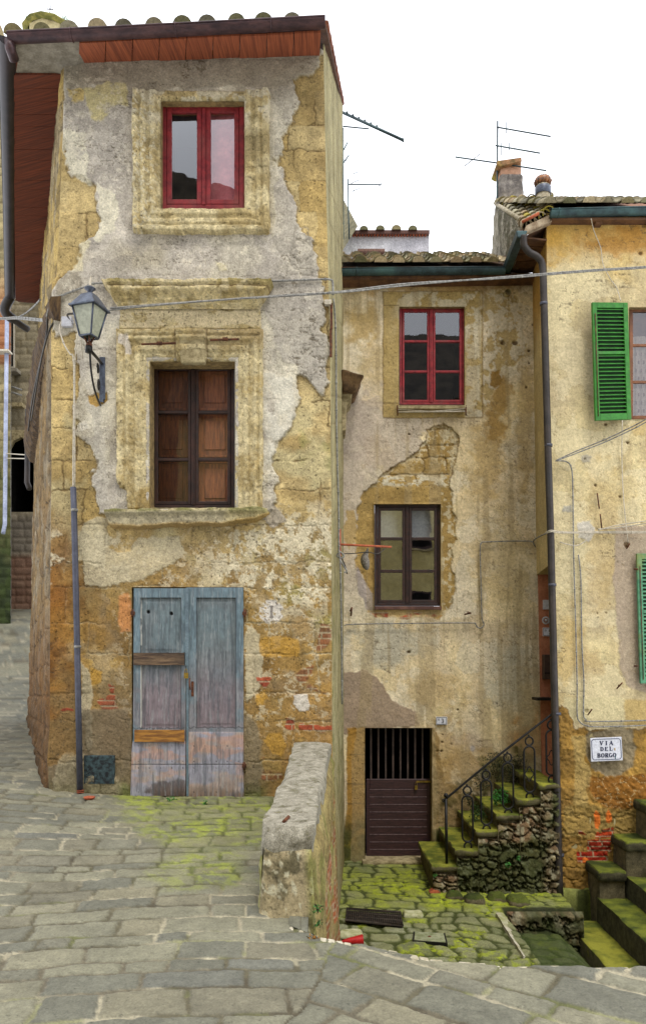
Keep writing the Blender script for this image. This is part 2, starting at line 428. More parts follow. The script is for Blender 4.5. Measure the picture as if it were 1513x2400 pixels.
M = dict(
    plaster=weathered('smooth_plaster', .70, 1.26, .008, gs=45, spots=.78),
    wall=weathered('plaster_and_tufa'), sidewall=weathered('streaked_wall', .55, 1.4, .012, gs=45),
    pave=weathered('paving', .62, 1.32, .005, .72, gs=75, pits=False, spec=.4), mosspave=weathered('mossy_paving', .5, 1.5, .010, .85, gs=80, pits=False),
    rubble=weathered('rubble', .5, 1.4, .014, gs=50), wood=vcol('painted_wood', .75, .003, 14, (14, 14, 1.2)),
    stonegrey=plain('worn_stone', S(180, 165, 125), S(130, 115, 80), 12, .9, bmp=.01),
    reveal=plain('reveal_stone', S(165, 140, 90), S(120, 100, 65), 14, .95, bmp=.008),
    redpaint=plain('red_paint', S(150, 44, 48), S(116, 30, 36), 12, .6, bmp=.0015, spec=.3, dirt=S(140, 66, 62)),
    redpaint2=plain('red_paint_worn', S(164, 48, 54), S(126, 32, 40), 14, .6, bmp=.0015, spec=.3, dirt=S(150, 78, 74)),
    brownframe=plain('brown_frame', S(62, 36, 28), S(38, 22, 18), 12, .5, bmp=.002),
    dark=plain('dark_room', (.012, .011, .010), (.006, .006, .006), 3, 1, bmp=0, spec=0),
    shutwood=plain('shutter_wood', S(150, 88, 50), S(105, 58, 36), 5, .55, stretch=(9, 9, 1), bmp=.002),
    gut_red=plain('brown_gutter', S(88, 62, 62), S(58, 42, 46), 5, .45, .2, bmp=.0005, stretch=(1, 1, 4)),
    gut_green=plain('verdigris_gutter', S(62, 84, 88), S(42, 58, 62), 7, .5, .3, bmp=.0008, dirt=S(85, 120, 118)),
    pipe_brown=plain('brown_pipe', S(68, 60, 55), S(50, 45, 42), 5, .5, .2, bmp=.0005, dirt=S(58, 58, 58)),
    pipe_slate=plain('slate_pipe', S(84, 86, 100), S(66, 68, 80), 6, .5, .1, bmp=.0005),
    cable=plain('grey_cable', S(160, 158, 150), S(110, 108, 104), 30, .6, bmp=0), cable_white=plain('white_cable', S(215, 205, 185), S(180, 170, 150), 30, .6, bmp=0),
    cable_dark=plain('dark_cable', S(70, 64, 56), S(40, 38, 34), 30, .6, bmp=0),
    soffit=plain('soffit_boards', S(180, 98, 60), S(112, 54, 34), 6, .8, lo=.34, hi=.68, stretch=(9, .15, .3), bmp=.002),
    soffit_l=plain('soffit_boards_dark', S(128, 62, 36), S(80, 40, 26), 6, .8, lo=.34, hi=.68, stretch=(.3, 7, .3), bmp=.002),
    soffit_b=plain('old_soffit_boards', S(120, 84, 54), S(84, 56, 38), 7, .8, bmp=.003),
    cement=plain('cement', S(150, 142, 125), S(122, 114, 98), 8, .95, bmp=.008),
    tile=vcol('roof_tile', .9, .006, 40, lo=.6, hi=1.3),
    rust_grate=plain('grate_iron', S(74, 62, 50), S(46, 40, 34), 25, .8, .3, bmp=.002), iron=plain('wrought_iron', S(48, 46, 44), S(30, 30, 30), 25, .5, .6, bmp=.001),
    rust=plain('rusty_iron', S(120, 72, 44), S(70, 44, 32), 25, .8, .3, bmp=.002),
    lampgrey=plain('lamp_metal', S(100, 108, 122), S(72, 76, 88), 12, .4, .5, bmp=.0005),
    wetstep=mossy('wet_step', S(84, 80, 56), S(44, 42, 30), S(116, 122, 40), S(60, 70, 26), .36, 12),
    mossstone=mossy('mossy_stone', S(118, 108, 80), S(72, 66, 48), S(88, 96, 34), S(56, 64, 24), .36),
    mossstep=mossy('mossy_step', S(110, 102, 72), S(66, 62, 42), S(146, 144, 52), S(88, 96, 34), .46, 14),
    parapet=mossy('lichened_parapet', S(184, 178, 160), S(118, 112, 94), S(140, 138, 84), S(84, 80, 58), .34, 13, up=.10, bmp=.02),
    green=plain('green_paint', S(54, 138, 38), S(40, 112, 26), 12, .5, bmp=.0015, dirt=S(70, 120, 52)), teal=plain('teal_paint', S(96, 160, 120), S(72, 132, 98), 9, .6, bmp=.001, dirt=S(150, 140, 40)),
    white=plain('enamel', S(226, 228, 236), S(214, 216, 226), 9, .3, bmp=0), ink=plain('navy_ink', S(30, 44, 92), S(26, 36, 80), 9, .4, bmp=0), blackink=plain('black_ink', S(36, 34, 40), None, 9, .4, bmp=0),
    leaf=plain('leaf', S(62, 92, 34), S(38, 66, 22), 30, .6, bmp=0), leaf2=plain('leaf_bright', S(70, 140, 50), S(48, 106, 36), 30, .6, bmp=0),
    leafdry=plain('dry_creeper', S(76, 78, 40), S(44, 46, 26), 30, .8, bmp=0),
    glass=glass('glass', .10), glass_m=glass('glass_mirror', .11), glass_b=glass('glass_mirror_b', .22), glass_s=glass('glass_shutter', .05), brass=plain('brass', S(180, 150, 70), S(130, 105, 50), 20, .4, .8, bmp=0),
    frost=plain('frosted_glass', S(178, 180, 158), S(160, 162, 142), 6, .25, bmp=0), plastic=plain('grey_plastic', S(205, 205, 208), S(185, 185, 190), 6, .5, bmp=0),
    maroon=plain('maroon_plank', S(72, 46, 46), S(48, 30, 32), 8, .5, stretch=(1, 1, 8), bmp=.002),
    redplastic=plain('red_plastic', S(190, 30, 30), S(160, 24, 24), 9, .4, bmp=0), terra=plain('terracotta', S(190, 100, 62), S(150, 76, 50), 12, .85, bmp=.003),
    orange=plain('orange_wall', S(190, 124, 90), S(164, 104, 74), 4, .9, bmp=.003), lace=plain('lace_curtain', S(212, 196, 186), S(192, 174, 164), 40, .9, bmp=0),
    redcurtain=plain('dark_shutter_inside', S(200, 112, 118), S(176, 88, 96), 8, .8, bmp=0), rag=plain('mop_rag', S(150, 142, 130), S(100, 94, 86), 60, .95, bmp=.01),
    boardbrown=plain('bare_board', S(128, 104, 78), S(70, 52, 40), 5, .85, stretch=(1, 8, 9), bmp=.004, dirt=S(46, 36, 30)),
    boardorange=plain('bare_board_orange', S(176, 124, 52), S(120, 78, 36), 5, .85, stretch=(1, 8, 9), bmp=.004),
    tan=plain('tan_plaster', S(196, 182, 136), S(170, 154, 110), 3, .9, bmp=.004),
    oppwall=plain('opposite_wall', S(206, 190, 128), S(188, 170, 108), 1.2, .9, bmp=.004), vent=plain('painted_vent', S(70, 92, 96), S(30, 34, 38), 26, .6, bmp=.002),
)
# ================================================================== GROUND
def zU(px, py, D): return U(px, py, D)[2]
ZD = zU(440, 1868, 8.0)
def street_z(x, y):
    z = np.interp(y, [-8, 3.5, 5, 8, 13.7, 18, 22, 27, 45], [-1.62, -1.62, -1.575, ZD, -1.10, -.42, .95, 1.75, 4.6])
    return z+.10*sst(4.5, 7, y)*sst(-1.5, -3.5, x)*sst(14, 9, y)
EDX, EDD = [-.20, -.02, .25, .56, 1.0, 1.7, 4.5], [4.72, 4.56, 4.42, 4.25, 4.17, 4.15, 4.10]
def paint_street(p):
    X, Y = p.W[..., 0], p.W[..., 1]
    wx = (fbm(X*1.3, Y*1.3, 3, 5)-.5)*.55; wy = (fbm(X*1.1, Y*1.1, 3, 8)-.5)*.55
    # left: courses running across, right/front: courses set diagonally
    dg = sst(-.25, .15, X-.25*(Y-4)+wx*.25)*sst(5.2, 4.6, Y)
    rot = .10
    a1, a2 = X*cos(rot)+Y*sin(rot)+wx*.14, -X*sin(rot)+Y*cos(rot)+wy*.16+.02*np.sin(X*2.1)
    d1, i1, j1 = stones(a1, a2, .195, .365, 11, .55, .020, .006, .45)
    r2 = -.62
    b1, b2 = X*cos(r2)+Y*sin(r2)+wx*.05, -X*sin(r2)+Y*cos(r2)+wy*.05
    d2, i2, j2 = stones(b1, b2, .235, .40, 23, .45, .022, .008, .35)
    k = dg > .5
    d = np.where(k, d2, d1); i = np.where(k, i2, i1); j = np.where(k, j2, j1)
    d = np.where(np.abs(dg-.5) < .03, -.02, d)
    d = d+(fbm(X*14, Y*14, 4, 31, .6)-.5)*.015
    st = sst(0, .010, d)
    c1, c2, c3, c4 = S(132, 129, 107), S(110, 109, 94), S(140, 130, 102), S(106, 108, 106)
    col = mixc(mixc(np.broadcast_to(c1, X.shape+(3,)), np.broadcast_to(c2, X.shape+(3,)), sst(.2, .8, i)), np.broadcast_to(c3, X.shape+(3,)), sst(.62, .95, j)*.35)
    col = mixc(col, np.broadcast_to(c4, X.shape+(3,)), sst(.92, .98, i)*.25)
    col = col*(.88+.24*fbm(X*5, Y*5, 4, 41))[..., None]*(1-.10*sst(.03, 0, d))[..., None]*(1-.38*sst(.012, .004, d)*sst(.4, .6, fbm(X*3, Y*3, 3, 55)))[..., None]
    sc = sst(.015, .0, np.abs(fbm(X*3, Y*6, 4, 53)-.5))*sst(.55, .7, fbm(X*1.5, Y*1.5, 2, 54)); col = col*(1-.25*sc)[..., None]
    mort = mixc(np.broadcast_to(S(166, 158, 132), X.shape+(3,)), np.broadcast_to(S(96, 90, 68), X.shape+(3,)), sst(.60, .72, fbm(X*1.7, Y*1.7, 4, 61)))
    far = sst(7.5, 10, Y); mort = mort*(1-.35*far)[..., None]; col = col*(1-.28*sst(7.6, 10.5, Y))[..., None]  # shade of the neighbouring houses painted into the alley paving colours
    p.c = mixc(mort, col, st)
    # moss: before the door and drifting down towards the parapet foot
    mg = fbm(X*2.2, Y*2.2, 5, 71, .6); mf = fbm(X*14, Y*14, 4, 72, .6)
    reg = sst(6.1, 7.3, Y+.9*(X+.6))*sst(-3.6, -2.4, X+.5*(mg-.5))*sst(8.4, 7.9, Y)+sst(.85, .1, np.abs(X+.75+.30*(Y-5.6)))*sst(4.9, 5.9, Y)*.85
    reg = np.clip(reg, 0, 1)
    joint = 1-st
    mm = sst(.42, .66, mg*.5+reg*.55)*reg
    p.paint(np.clip(mm*(.25+.45*mf), 0, 1)*st, S(130, 134, 66)); p.paint(mm*joint, S(76, 84, 30), .9); p.paint(mm*sst(.46, .60, mf)*sst(.42, .62, mg), S(150, 160, 54), .7); p.paint(np.clip(joint*reg*sst(.45, .6, mg*.4+reg*.4), 0, 1), S(82, 88, 34), .8)
    p.paint(sst(.62, .75, mg)*joint*sst(9, 7, Y), S(110, 116, 60), .6)
    dk = sst(.60, .72, fbm(X*.9, Y*2.2, 4, 81))*joint; p.paint(dk, S(78, 70, 52), .8)
    p.h = .008*sst(0, .018, d)+(fbm(X*9, Y*9, 4, 91)-.5)*.009+(i-.5)*.006+.004*fbm(X*40, Y*40, 3, 92)
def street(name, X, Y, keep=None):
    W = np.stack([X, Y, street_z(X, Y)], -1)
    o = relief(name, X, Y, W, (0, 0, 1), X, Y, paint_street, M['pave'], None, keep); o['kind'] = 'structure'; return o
Ys = 1/np.linspace(1/2.6, 1/46, 560); us = np.linspace(-.56, 1.15, 620)
UU, YY = np.meshgrid(us, Ys); XX = UU*YY
ed = np.where(XX < -.2, 99, np.interp(XX, EDX, EDD)+.035*(fbm(XX*5, XX*0+2, 3, 7)-.5))
keep = ~((YY > ed)[:-1, :-1] & (YY > ed)[1:, 1:] & (YY > ed)[:-1, 1:] & (YY > ed)[1:, :-1]) & ((XX < 4.6)[:-1, 1:])
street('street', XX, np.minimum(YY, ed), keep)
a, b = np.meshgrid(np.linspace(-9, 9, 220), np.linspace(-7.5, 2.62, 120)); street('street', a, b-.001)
# pale kerb lip of the street above the sunken yard
mb = MB()
lip = [(x, d-.03, street_z(np.array(x), np.array(d))-.02) for x, d in zip(EDX, EDD)]
for i in range(len(lip)-1):
    n = 6
    for k in range(n):
        p0 = np.array(lip[i])+(np.array(lip[i+1])-np.array(lip[i]))*k/n; p1 = np.array(lip[i])+(np.array(lip[i+1])-np.array(lip[i]))*(k+.94)/n
        jz = random.Random(i*9+k).uniform(-.006, .010)
        mb.hexa([(p0[0], p0[1], p0[2]-.18), (p1[0], p1[1], p1[2]-.18), (p1[0], p1[1]+.06, p1[2]-.18), (p0[0], p0[1]+.06, p0[2]-.18),
                 (p0[0], p0[1], p0[2]+.022+jz), (p1[0], p1[1], p1[2]+.024+jz), (p1[0], p1[1]+.06, p1[2]+.020+jz), (p0[0], p0[1]+.06, p0[2]+.018+jz)])
o = mb.build('kerb_edge', plain('kerb_stone', S(206, 198, 176), S(160, 150, 120), 9, .9, bmp=.004), None, .006); o['kind'] = 'structure'
def paint_yardwall(p):
    d, i, j = stones(p.u+.04*p.n(3, 3, 2), p.v, .2, .36, 3, .5, .03, .006)
    p.c = mixc(np.broadcast_to(S(120, 100, 62), p.x.shape+(3,)), np.broadcast_to(S(84, 76, 56), p.x.shape+(3,)), i); p.mult(.8+.4*p.n(5, 4, 3)); p.paint(sst(.01, 0, d), S(70, 62, 44))
    p.paint(sst(.45, .7, p.n(2, 4, 6)), S(84, 96, 34), .6); p.h = .02*sst(0, .03, d)+.02*p.n(6, 4, 5)
rw = thing('retaining_wall', 'rough stone retaining wall holding up the street above the sunken mossy yard', 'wall', (2, 4.2, -3.4))
for i in range(len(EDX)-1):
    x0, x1 = EDX[i], EDX[i+1]; d0, d1 = EDD[i]+.02, EDD[i+1]+.02
    patch('wall_face', (x1, d1, -1.65), (x0, d0, -1.65), (x0, d0, -4.2), (x1, d1, -4.2), 60, 60, paint_yardwall, M['rubble'], rw)

# sunken yard
def curbX(D): return np.interp(D, [4, 7.6, 8.9, 12], [1.9, 2.10, 2.08, 2.08])
def yard_z(X, D):
    z = np.interp(D, [4, 9.2, 11.3], [zU(1050, 2240, 8.2), zU(875, 2155, 9.0), zU(930, 2019, 11.1)])
    pit = np.maximum(sst(-.01, .03, X-curbX(D))*sst(9.30, 9.24, D), sst(2.90, 2.94, X)*sst(9.95, 9.9, D))
    return z-pit*(.20+.28*sst(2.6, 3.0, X))
def paint_yard(p):
    X, Y = p.W[..., 0], p.W[..., 1]
    wx = fbm(X*1.6, Y*1.6, 3, 15)-.5; wy = fbm(X*1.4, Y*1.4, 3, 18)-.5
    d, i, j = stones(X+wx*.22, Y*1.0+wy*.22+.12*X, .215, .27, 41, .55, .06, .010, .4)
    d = d+(fbm(X*20, Y*20, 3, 33)-.5)*.02
    st = sst(0, .025, d)
    st_c = mixc(np.broadcast_to(S(138, 138, 98), X.shape+(3,)), np.broadcast_to(S(110, 114, 76), X.shape+(3,)), i)
    m1 = fbm(X*2, Y*2, 5, 19, .6); m2 = fbm(X*18, Y*18, 4, 20, .65)
    p.c = mixc(np.broadcast_to(S(66, 72, 28), X.shape+(3,)), st_c, st)
    near = sst(8.4, 9.6, Y)
    p.paint(st*sst(.30, .75, m1*.7+.35*near), S(138, 146, 40), .75); p.paint(sst(.45, .75, m2)*sst(.35, .65, m1), S(160, 172, 34), .75)
    p.paint(sst(.62, .72, fbm(X*2.7, Y*2.7, 3, 27))*st*sst(9.8, 8.8, Y), S(140, 142, 112), .7)
    pit = sst(-.04, .03, X-curbX(Y))*sst(9.36, 9.22, Y); p.paint(pit, S(52, 66, 20), .8); p.paint(sst(-.05, .0, X-curbX(Y))*sst(9.40, 9.30, Y)*sst(9.0, 9.2, Y), S(34, 36, 16), .9)
    p.h = .016*sst(0, .03, d)+(fbm(X*7, Y*7, 4, 29)-.5)*.014+.006*m2
us = np.linspace(-.12, .62, 470); Ys = np.concatenate([np.linspace(4.0, 7.8, 60), np.linspace(7.82, 11.2, 330)])
UU, YY = np.meshgrid(us, Ys); XX = UU*YY
W = np.stack([XX, YY, yard_z(XX, YY)], -1)
o = relief('yard', XX, YY, W, (0, 0, 1), XX, YY, paint_yard, M['mosspave']); o['kind'] = 'structure'
# drain grate, manhole, bits on the yard floor
def onyard(px, py, dz=0):
    D = 9.0
    for _ in range(12):
        p = U(px, py, D); z = float(yard_z(np.array(p[0]), np.array(D)))+dz+.02
        D = D*z/p[2]
    return np.array(U(px, py, D))
def onstreet(px, py, dz=0.0):
    D = 5.0
    for _ in range(14):
        p = U(px, py, D); z = float(street_z(np.array(p[0]), np.array(D)))+dz
        D = D*(.5+.5*z/p[2])
    return np.array(U(px, py, D))
q = [onyard(*p, .012) for p in ((812, 2134), (938, 2143), (944, 2174), (810, 2162))]; q = [a+(0, 0, .022) for a in q]
g = thing('drain_grate', 'rusty slotted iron drain grate set in the mossy yard paving', 'drain grate', tuple(q[0]))
mb = MB(); mb.tube([q[0], q[1], q[2], q[3]], .014, 4, closed=True); mb.build('frame', M['rust_grate'], g)
mb = MB()
for i in range(29):
    t = (i+.5)/29; a = q[0]+(q[1]-q[0])*t; b = q[3]+(q[2]-q[3])*t; mb.tube([a, b], .0075, 4)
for t in (.33, .66): mb.tube([q[0]+(q[3]-q[0])*t+(0, 0, .003), q[1]+(q[2]-q[1])*t+(0, 0, .003)], .008, 4)
mb.build('grate_bars', M['rust_grate'], g)
mb = MB(); e = np.array([0, 0, -.022]); mb.quad(*[a+e for a in q]); mb.build('drain_pit', M['dark'], g)
q = [onyard(*p, .018) for p in ((968, 2181), (1042, 2185), (1048, 2210), (966, 2203))]; zm = max(a[2] for a in q)-.010; q = [np.array((a[0], a[1], zm)) for a in q]
g = thing('manhole_cover', 'grey rectangular stone inspection cover with a dark groove round it', 'manhole cover', tuple(q[0]))
c = sum(q)/4
mb = MB(); mb.hexa([a-(0, 0, .05) for a in (q[3], q[2], q[1], q[0])]+[a for a in (q[3], q[2], q[1], q[0])]); mb.build('groove_frame', M['iron'], g)
q2 = [c+(a-c)*.90+(0, 0, .004) for a in q]; mb = MB(); mb.hexa([a-(0, 0, .02) for a in (q2[3], q2[2], q2[1], q2[0])]+[a for a in (q2[3], q2[2], q2[1], q2[0])])
mb.build('cover_slab', plain('cover_stone', S(150, 152, 120), S(110, 116, 76), 12, .9, bmp=.004), g)
mb = MB(); mb.lathe(c+(0, 0, .006), [(.0, .004), (.016, .004), (.018, 0)], 10); mb.build('lifting_ring', M['rust'], g)
kq = [onyard(*p, .012)+np.array([0, 0, .02]) for p in ((1226, 2246), (1250, 2246), (1178, 2142), (1160, 2142))]
kb = [a-np.array([0, 0, .25]) for a in kq]
rough_block('kerb_strip', kb+kq, (4, 40, 4), .006, .015, plain('kerb_strip_stone', S(190, 182, 160), S(150, 142, 112), 9, .9, bmp=.005, dirt=S(130, 138, 60)), None, 4)['kind'] = 'structure'
a = onyard(800, 2207, .04); b = onyard(850, 2203, .05)
mb = MB(); mb.tube([a, a+(b-a)*.3, a+(b-a)*.9, b], [.012, .03, .052, .056], 14, cap=False); mb.tube([b-(b-a)*.05, b], [.05, .047], 14)
tag(mb.build('pipe_offcut', M['redplastic']), 'red tapered plastic pipe offcut lying in the corner of the sunken yard', 'pipe')
a = onyard(1018, 2092, .01)
mb = MB(); mb.prism([(1006, 2092), (1014, 2086), (1026, 2088), (1034, 2095), (1012, 2098)], a[1], a[1]+.10)
tag(mb.build('broken_tile', M['terra']), 'broken terracotta tile shard lying at the foot of the stone stairs', 'tile')
for i, (px, py, s, lb) in enumerate(((968, 2140, .10, 'pale flat stone lying on the moss beside the drain grate'), (1060, 2262, .0, ''), (822, 2187, .11, 'pale flat stone half buried in moss near the red pipe'))):
    if not s: continue
    c = onyard(px, py, .02)
    o = rough_block('loose_stone', [(c[0]-s*1.3, c[1]-s, c[2]-.03), (c[0]+s*1.2, c[1]-s, c[2]-.03), (c[0]+s*1.1, c[1]+s, c[2]-.03), (c[0]-s*1.2, c[1]+s*.8, c[2]-.03),
        (c[0]-s*1.2, c[1]-s*.9, c[2]+.015), (c[0]+s*1.1, c[1]-s, c[2]+.015), (c[0]+s, c[1]+s, c[2]+.015), (c[0]-s, c[1]+s*.8, c[2]+.015)], (8, 8, 2), .01, .03, plain('pale_stone', S(190, 188, 150), S(150, 150, 100), 14, .9, bmp=.003), None, i)
    tag(o, lb, 'stone')

# ================================================================== HOUSE A (tall stone house)
DA = 8.0
A = thing('stone_house', 'tall narrow house of peeling grey plaster over ochre tufa with blue door and red window', 'house', (-1.3, 8, ZD))
LA = [(130, 148), (165, 150), (300, 148), (500, 140), (640, 134), (648, 133), (662, 122), (760, 120), (1100, 121), (1400, 118), (1700, 117), (1780, 111), (1860, 116), (1960, 116)]
LA = [(y, x) for y, x in LA]
RA = [(100, 757), (500, 765), (800, 773), (1200, 776), (1740, 778), (1960, 780), (2300, 784)]
HA = [(378, 238, 572, 490), (352, 848, 550, 1192), (309, 1376, 571, 1890)]
def bricks(p, m, seed=0, c1=(166, 84, 54), c2=(128, 64, 44)):
    d, i, j = stones(p.u, p.v, .062, .22, 70+seed, .5, .008, .004)
    bc = mixc(np.broadcast_to(S(*c1), p.x.shape+(3,)), np.broadcast_to(S(*c2), p.x.shape+(3,)), i)
    bm = sst(0, .004, d); col = mixc(np.broadcast_to(S(176, 160, 128), p.x.shape+(3,)), bc, bm)
    p.c = p.c*(1-m[..., None])+col*m[..., None]; p.h = p.h+m*(.004*bm)
def cracks(p, seed, f=2.2, wdt=.012, amt=1, reg=None, c=(96, 84, 64)):
    n = fbm(p.u*f+3*p.warp(seed)[0]*.15, p.v*f, 5, seed+500, .55)
    gate = sst(.5, .62, fbm(p.u*1.3, p.v*1.3, 2, seed+7))
    k = sst(wdt, wdt*.3, np.abs(n-.5))*gate*amt
    if reg is not None: k = k*reg
    p.paint(k, S(*c), .75); p.h = p.h-.005*k
def crackle(p, seed, f, m, c=(110, 98, 74), w=.05):
    a, b = p.warp(seed); f1, f2, i = worley(p.u*f+a*.9, p.v*f+b*.9, seed)
    k = sst(w, w*.2, f2-f1)*m; p.paint(k, S(*c), .7); p.h = p.h-.004*k
def paint_A(p):
    x, y = p.x, p.y; n1 = p.n(1.6, 4, 1); n2 = p.n(9, 5, 2); n3 = p.n(30, 4, 3)
    wa, wb = p.warp(4)
    d, i, j = stones(p.u+.35+wa*.05, p.v+wb*.05, .335, .50, 7, .45, .03, .004)
    lowz = sst(1180, 1420, y)
    base = mixc(np.broadcast_to(S(204, 182, 130), x.shape+(3,)), np.broadcast_to(S(186, 158, 98), x.shape+(3,)), i)
    lowc = mixc(np.broadcast_to(S(180, 148, 86), x.shape+(3,)), np.broadcast_to(S(152, 122, 70), x.shape+(3,)), j)
    p.c = mixc(base, lowc, lowz); p.a = x*0+1.
    p.mult(.78+.44*n1); p.mult(.78+.44*n2); p.paint(sst(.55, .75, p.n(4, 5, 8)), S(146, 122, 76), .5)
    p.paint(sst(.55, .8, p.n(2.5, 4, 9))*sst(900, 1000, y)*sst(1500, 1300, y)*.7, S(196, 184, 140)); 
    p.paint(sst(.6, .8, p.n(3, 4, 10))*sst(620, 700, x)*sst(900, 1000, y), S(150, 148, 88), .6)
    jm = sst(.005, .0, d)*sst(.42, .56, p.n(3.1, 4, 12)); p.paint(jm*(1-lowz), S(120, 98, 62), .8); p.paint(jm*lowz, S(206, 190, 150), .85)
    p.h = (n2-.5)*.012+(n3-.5)*.006-.009*sst(.007, 0, d)*sst(.36, .5, p.n(3.1, 4, 12))+(i-.5)*.007; p.paint(sst(.56, .72, p.n(4.5, 5, 13))*lowz, S(164, 146, 112), .65); p.paint(sst(.6, .74, fbm(p.u*3+9, p.v*3, 5, 19))*lowz, S(112, 84, 46), .55)
    # dark golden-brown damp left corner and brown rubble foot
    lc = sst(225, 130, x+40*(n2-.5))*sst(1100, 1420, y); p.paint(lc, S(140, 88, 30), .85); p.paint(lc*sst(.45, .65, p.n(6, 5, 33)), S(84, 52, 20), .6)
    p.paint(sst(1450, 1650, y)*sst(.3, .6, p.n(2.2, 4, 14)), S(136, 112, 72), .8)
    p.paint(sst(1500, 1700, y)*sst(640, 700, x)*.8, S(158, 118, 66), .6); p.paint(sst(1380, 1460, y)*sst(.42, .62, p.n(3.4, 5, 34)), S(172, 132, 66), .35)
    # lime remnants over the stone
    wl = np.clip(sst(1200, 1260, y)*sst(1420, 1340, y)*sst(400, 560, x)+.9*sst(1240, 1280, y)*sst(1440, 1360, y)*sst(560, 640, x)*sst(775, 740, x)+.8*sst(1230, 1260, y)*sst(1400, 1330, y)*sst(330, 260, x)+.55*sst(600, 680, x)*sst(1150, 1200, y)*sst(1480, 1420, y), 0, 1)
    lm = sst(.50, .60, .62*fbm(p.u*11, p.v*11, 5, 16, .7)+.38*p.n(2.6, 3, 17)+.16*(wl-.75))*wl
    p.paint(lm, S(222, 210, 178), .9); p.h = p.h+.005*lm
    lm2 = sst(.64, .70, fbm(p.u*16, p.v*16, 5, 18, .7))*sst(1150, 1350, y)*sst(1800, 1650, y)*sst(230, 330, x); p.paint(lm2, S(206, 190, 156), .7)
    for k, poly in enumerate(([(262, 1210), (250, 1240), (262, 1290), (300, 1300), (330, 1262), (420, 1255), (440, 1300), (330, 1360), (200, 1375), (190, 1250), (200, 1225)],
                              [(190, 1540), (215, 1600), (215, 1660), (222, 1750), (208, 1760), (190, 1650)], [(575, 1470), (610, 1490), (620, 1600), (580, 1650), (572, 1560)])):
        m = p.m(poly, 9, 1.5, 30+k); p.paint(m, S(196, 184, 152), .8); p.h = p.h+.008*m; p.fade(m)
    # ---- grey plaster coat
    grey = [(140, 120), (760, 120), (752, 138), (745, 162), (726, 182), (692, 202), (688, 215), (703, 245), (692, 288), (657, 320), (664, 350), (650, 380), (662, 405), (678, 450), (690, 500), (708, 543),
            (736, 560), (742, 600), (740, 640), (742, 655), (760, 670), (760, 760), (766, 850), (764, 905), (750, 922), (733, 912), (702, 885), (694, 900), (704, 940), (690, 962), (690, 998), (668, 1012), (654, 1034), (641, 1080),
            (650, 1120), (642, 1160), (630, 1196), (235, 1200), (228, 1160), (222, 1100), (224, 1062), (205, 1032), (180, 1010), (187, 962), (181, 900), (184, 870), (174, 780), (128, 790), (118, 700), (135, 655),
            (150, 640), (170, 637), (190, 612), (192, 578), (212, 568), (226, 560), (238, 520), (236, 480), (225, 442), (190, 430), (166, 410), (148, 362), (158, 340), (150, 300), (146, 240)]
    sg = p.sd(grey, 9, 4)+(p.n(5, 5, 26)-.5)*22; g = sst(-1.5, 1.5, sg)
    gc = mixc(np.broadcast_to(S(184, 174, 152), x.shape+(3,)), np.broadcast_to(S(216, 207, 184), x.shape+(3,)), sst(.3, .7, p.n(2.6, 5, 21)))
    gc = mixc(gc, np.broadcast_to(S(196, 187, 172), x.shape+(3,)), sst(.5, .7, p.n(1.2, 3, 22)))
    gc = gc*(.86+.28*n2)[..., None]
    pe = p.n(3.2, 6, 25); pm_ = sst(.53, .545, pe); gc = mixc(gc, np.broadcast_to(S(158, 150, 138), x.shape+(3,)), pm_*.45); gc = mixc(gc, np.broadcast_to(S(120, 110, 96), x.shape+(3,)), sst(.008, .002, np.abs(pe-.53))*.7)
    p.c = p.c*(1-g[..., None])+gc*g[..., None]; p.fade(g*.93)
    p.h = p.h*(1-.55*g)+.020*g+.004*g*p.n(14, 4, 23)
    p.paint(sst(5, 0, np.abs(sg-2))*sst(.45, .6, n2), S(214, 204, 176), .5)
    p.paint(sst(3, 0, np.abs(sg+2.5))*.8, S(104, 84, 52), .7)
    # dark cement band under the eave, other cements
    for k, (poly, c, am, hh) in enumerate((
        ([(140, 120), (756, 120), (748, 160), (724, 184), (690, 200), (640, 216), (600, 212), (560, 205), (470, 210), (370, 214), (300, 216), (298, 196), (206, 204), (200, 214), (150, 218)], (158, 148, 128), .85, .004),
        ([(640, 440), (668, 436), (680, 470), (690, 510), (705, 545), (736, 565), (742, 640), (640, 652), (655, 600), (642, 560)], (178, 170, 154), .8, .006),
        ([(625, 640), (742, 655), (762, 672), (764, 905), (750, 922), (733, 910), (700, 885), (690, 860), (660, 850), (640, 800), (620, 720)], (182, 174, 160), .8, .006),
        ([(135, 650), (150, 636), (190, 640), (196, 668), (180, 690), (140, 700), (130, 680)], (160, 150, 130), .8, .006),
        ([(560, 1185), (640, 1165), (650, 1190), (668, 1215), (640, 1240), (600, 1205)], (176, 166, 150), .8, .006))):
        m = p.m(poly, 7, 3, 40+k)*g if k < 4 else p.m(poly, 7, 2, 40+k)
        p.paint(m, S(*c), am); p.h = p.h+hh*m; p.mult(1-.12*m*(p.n(5, 4, 60+k)-.4))
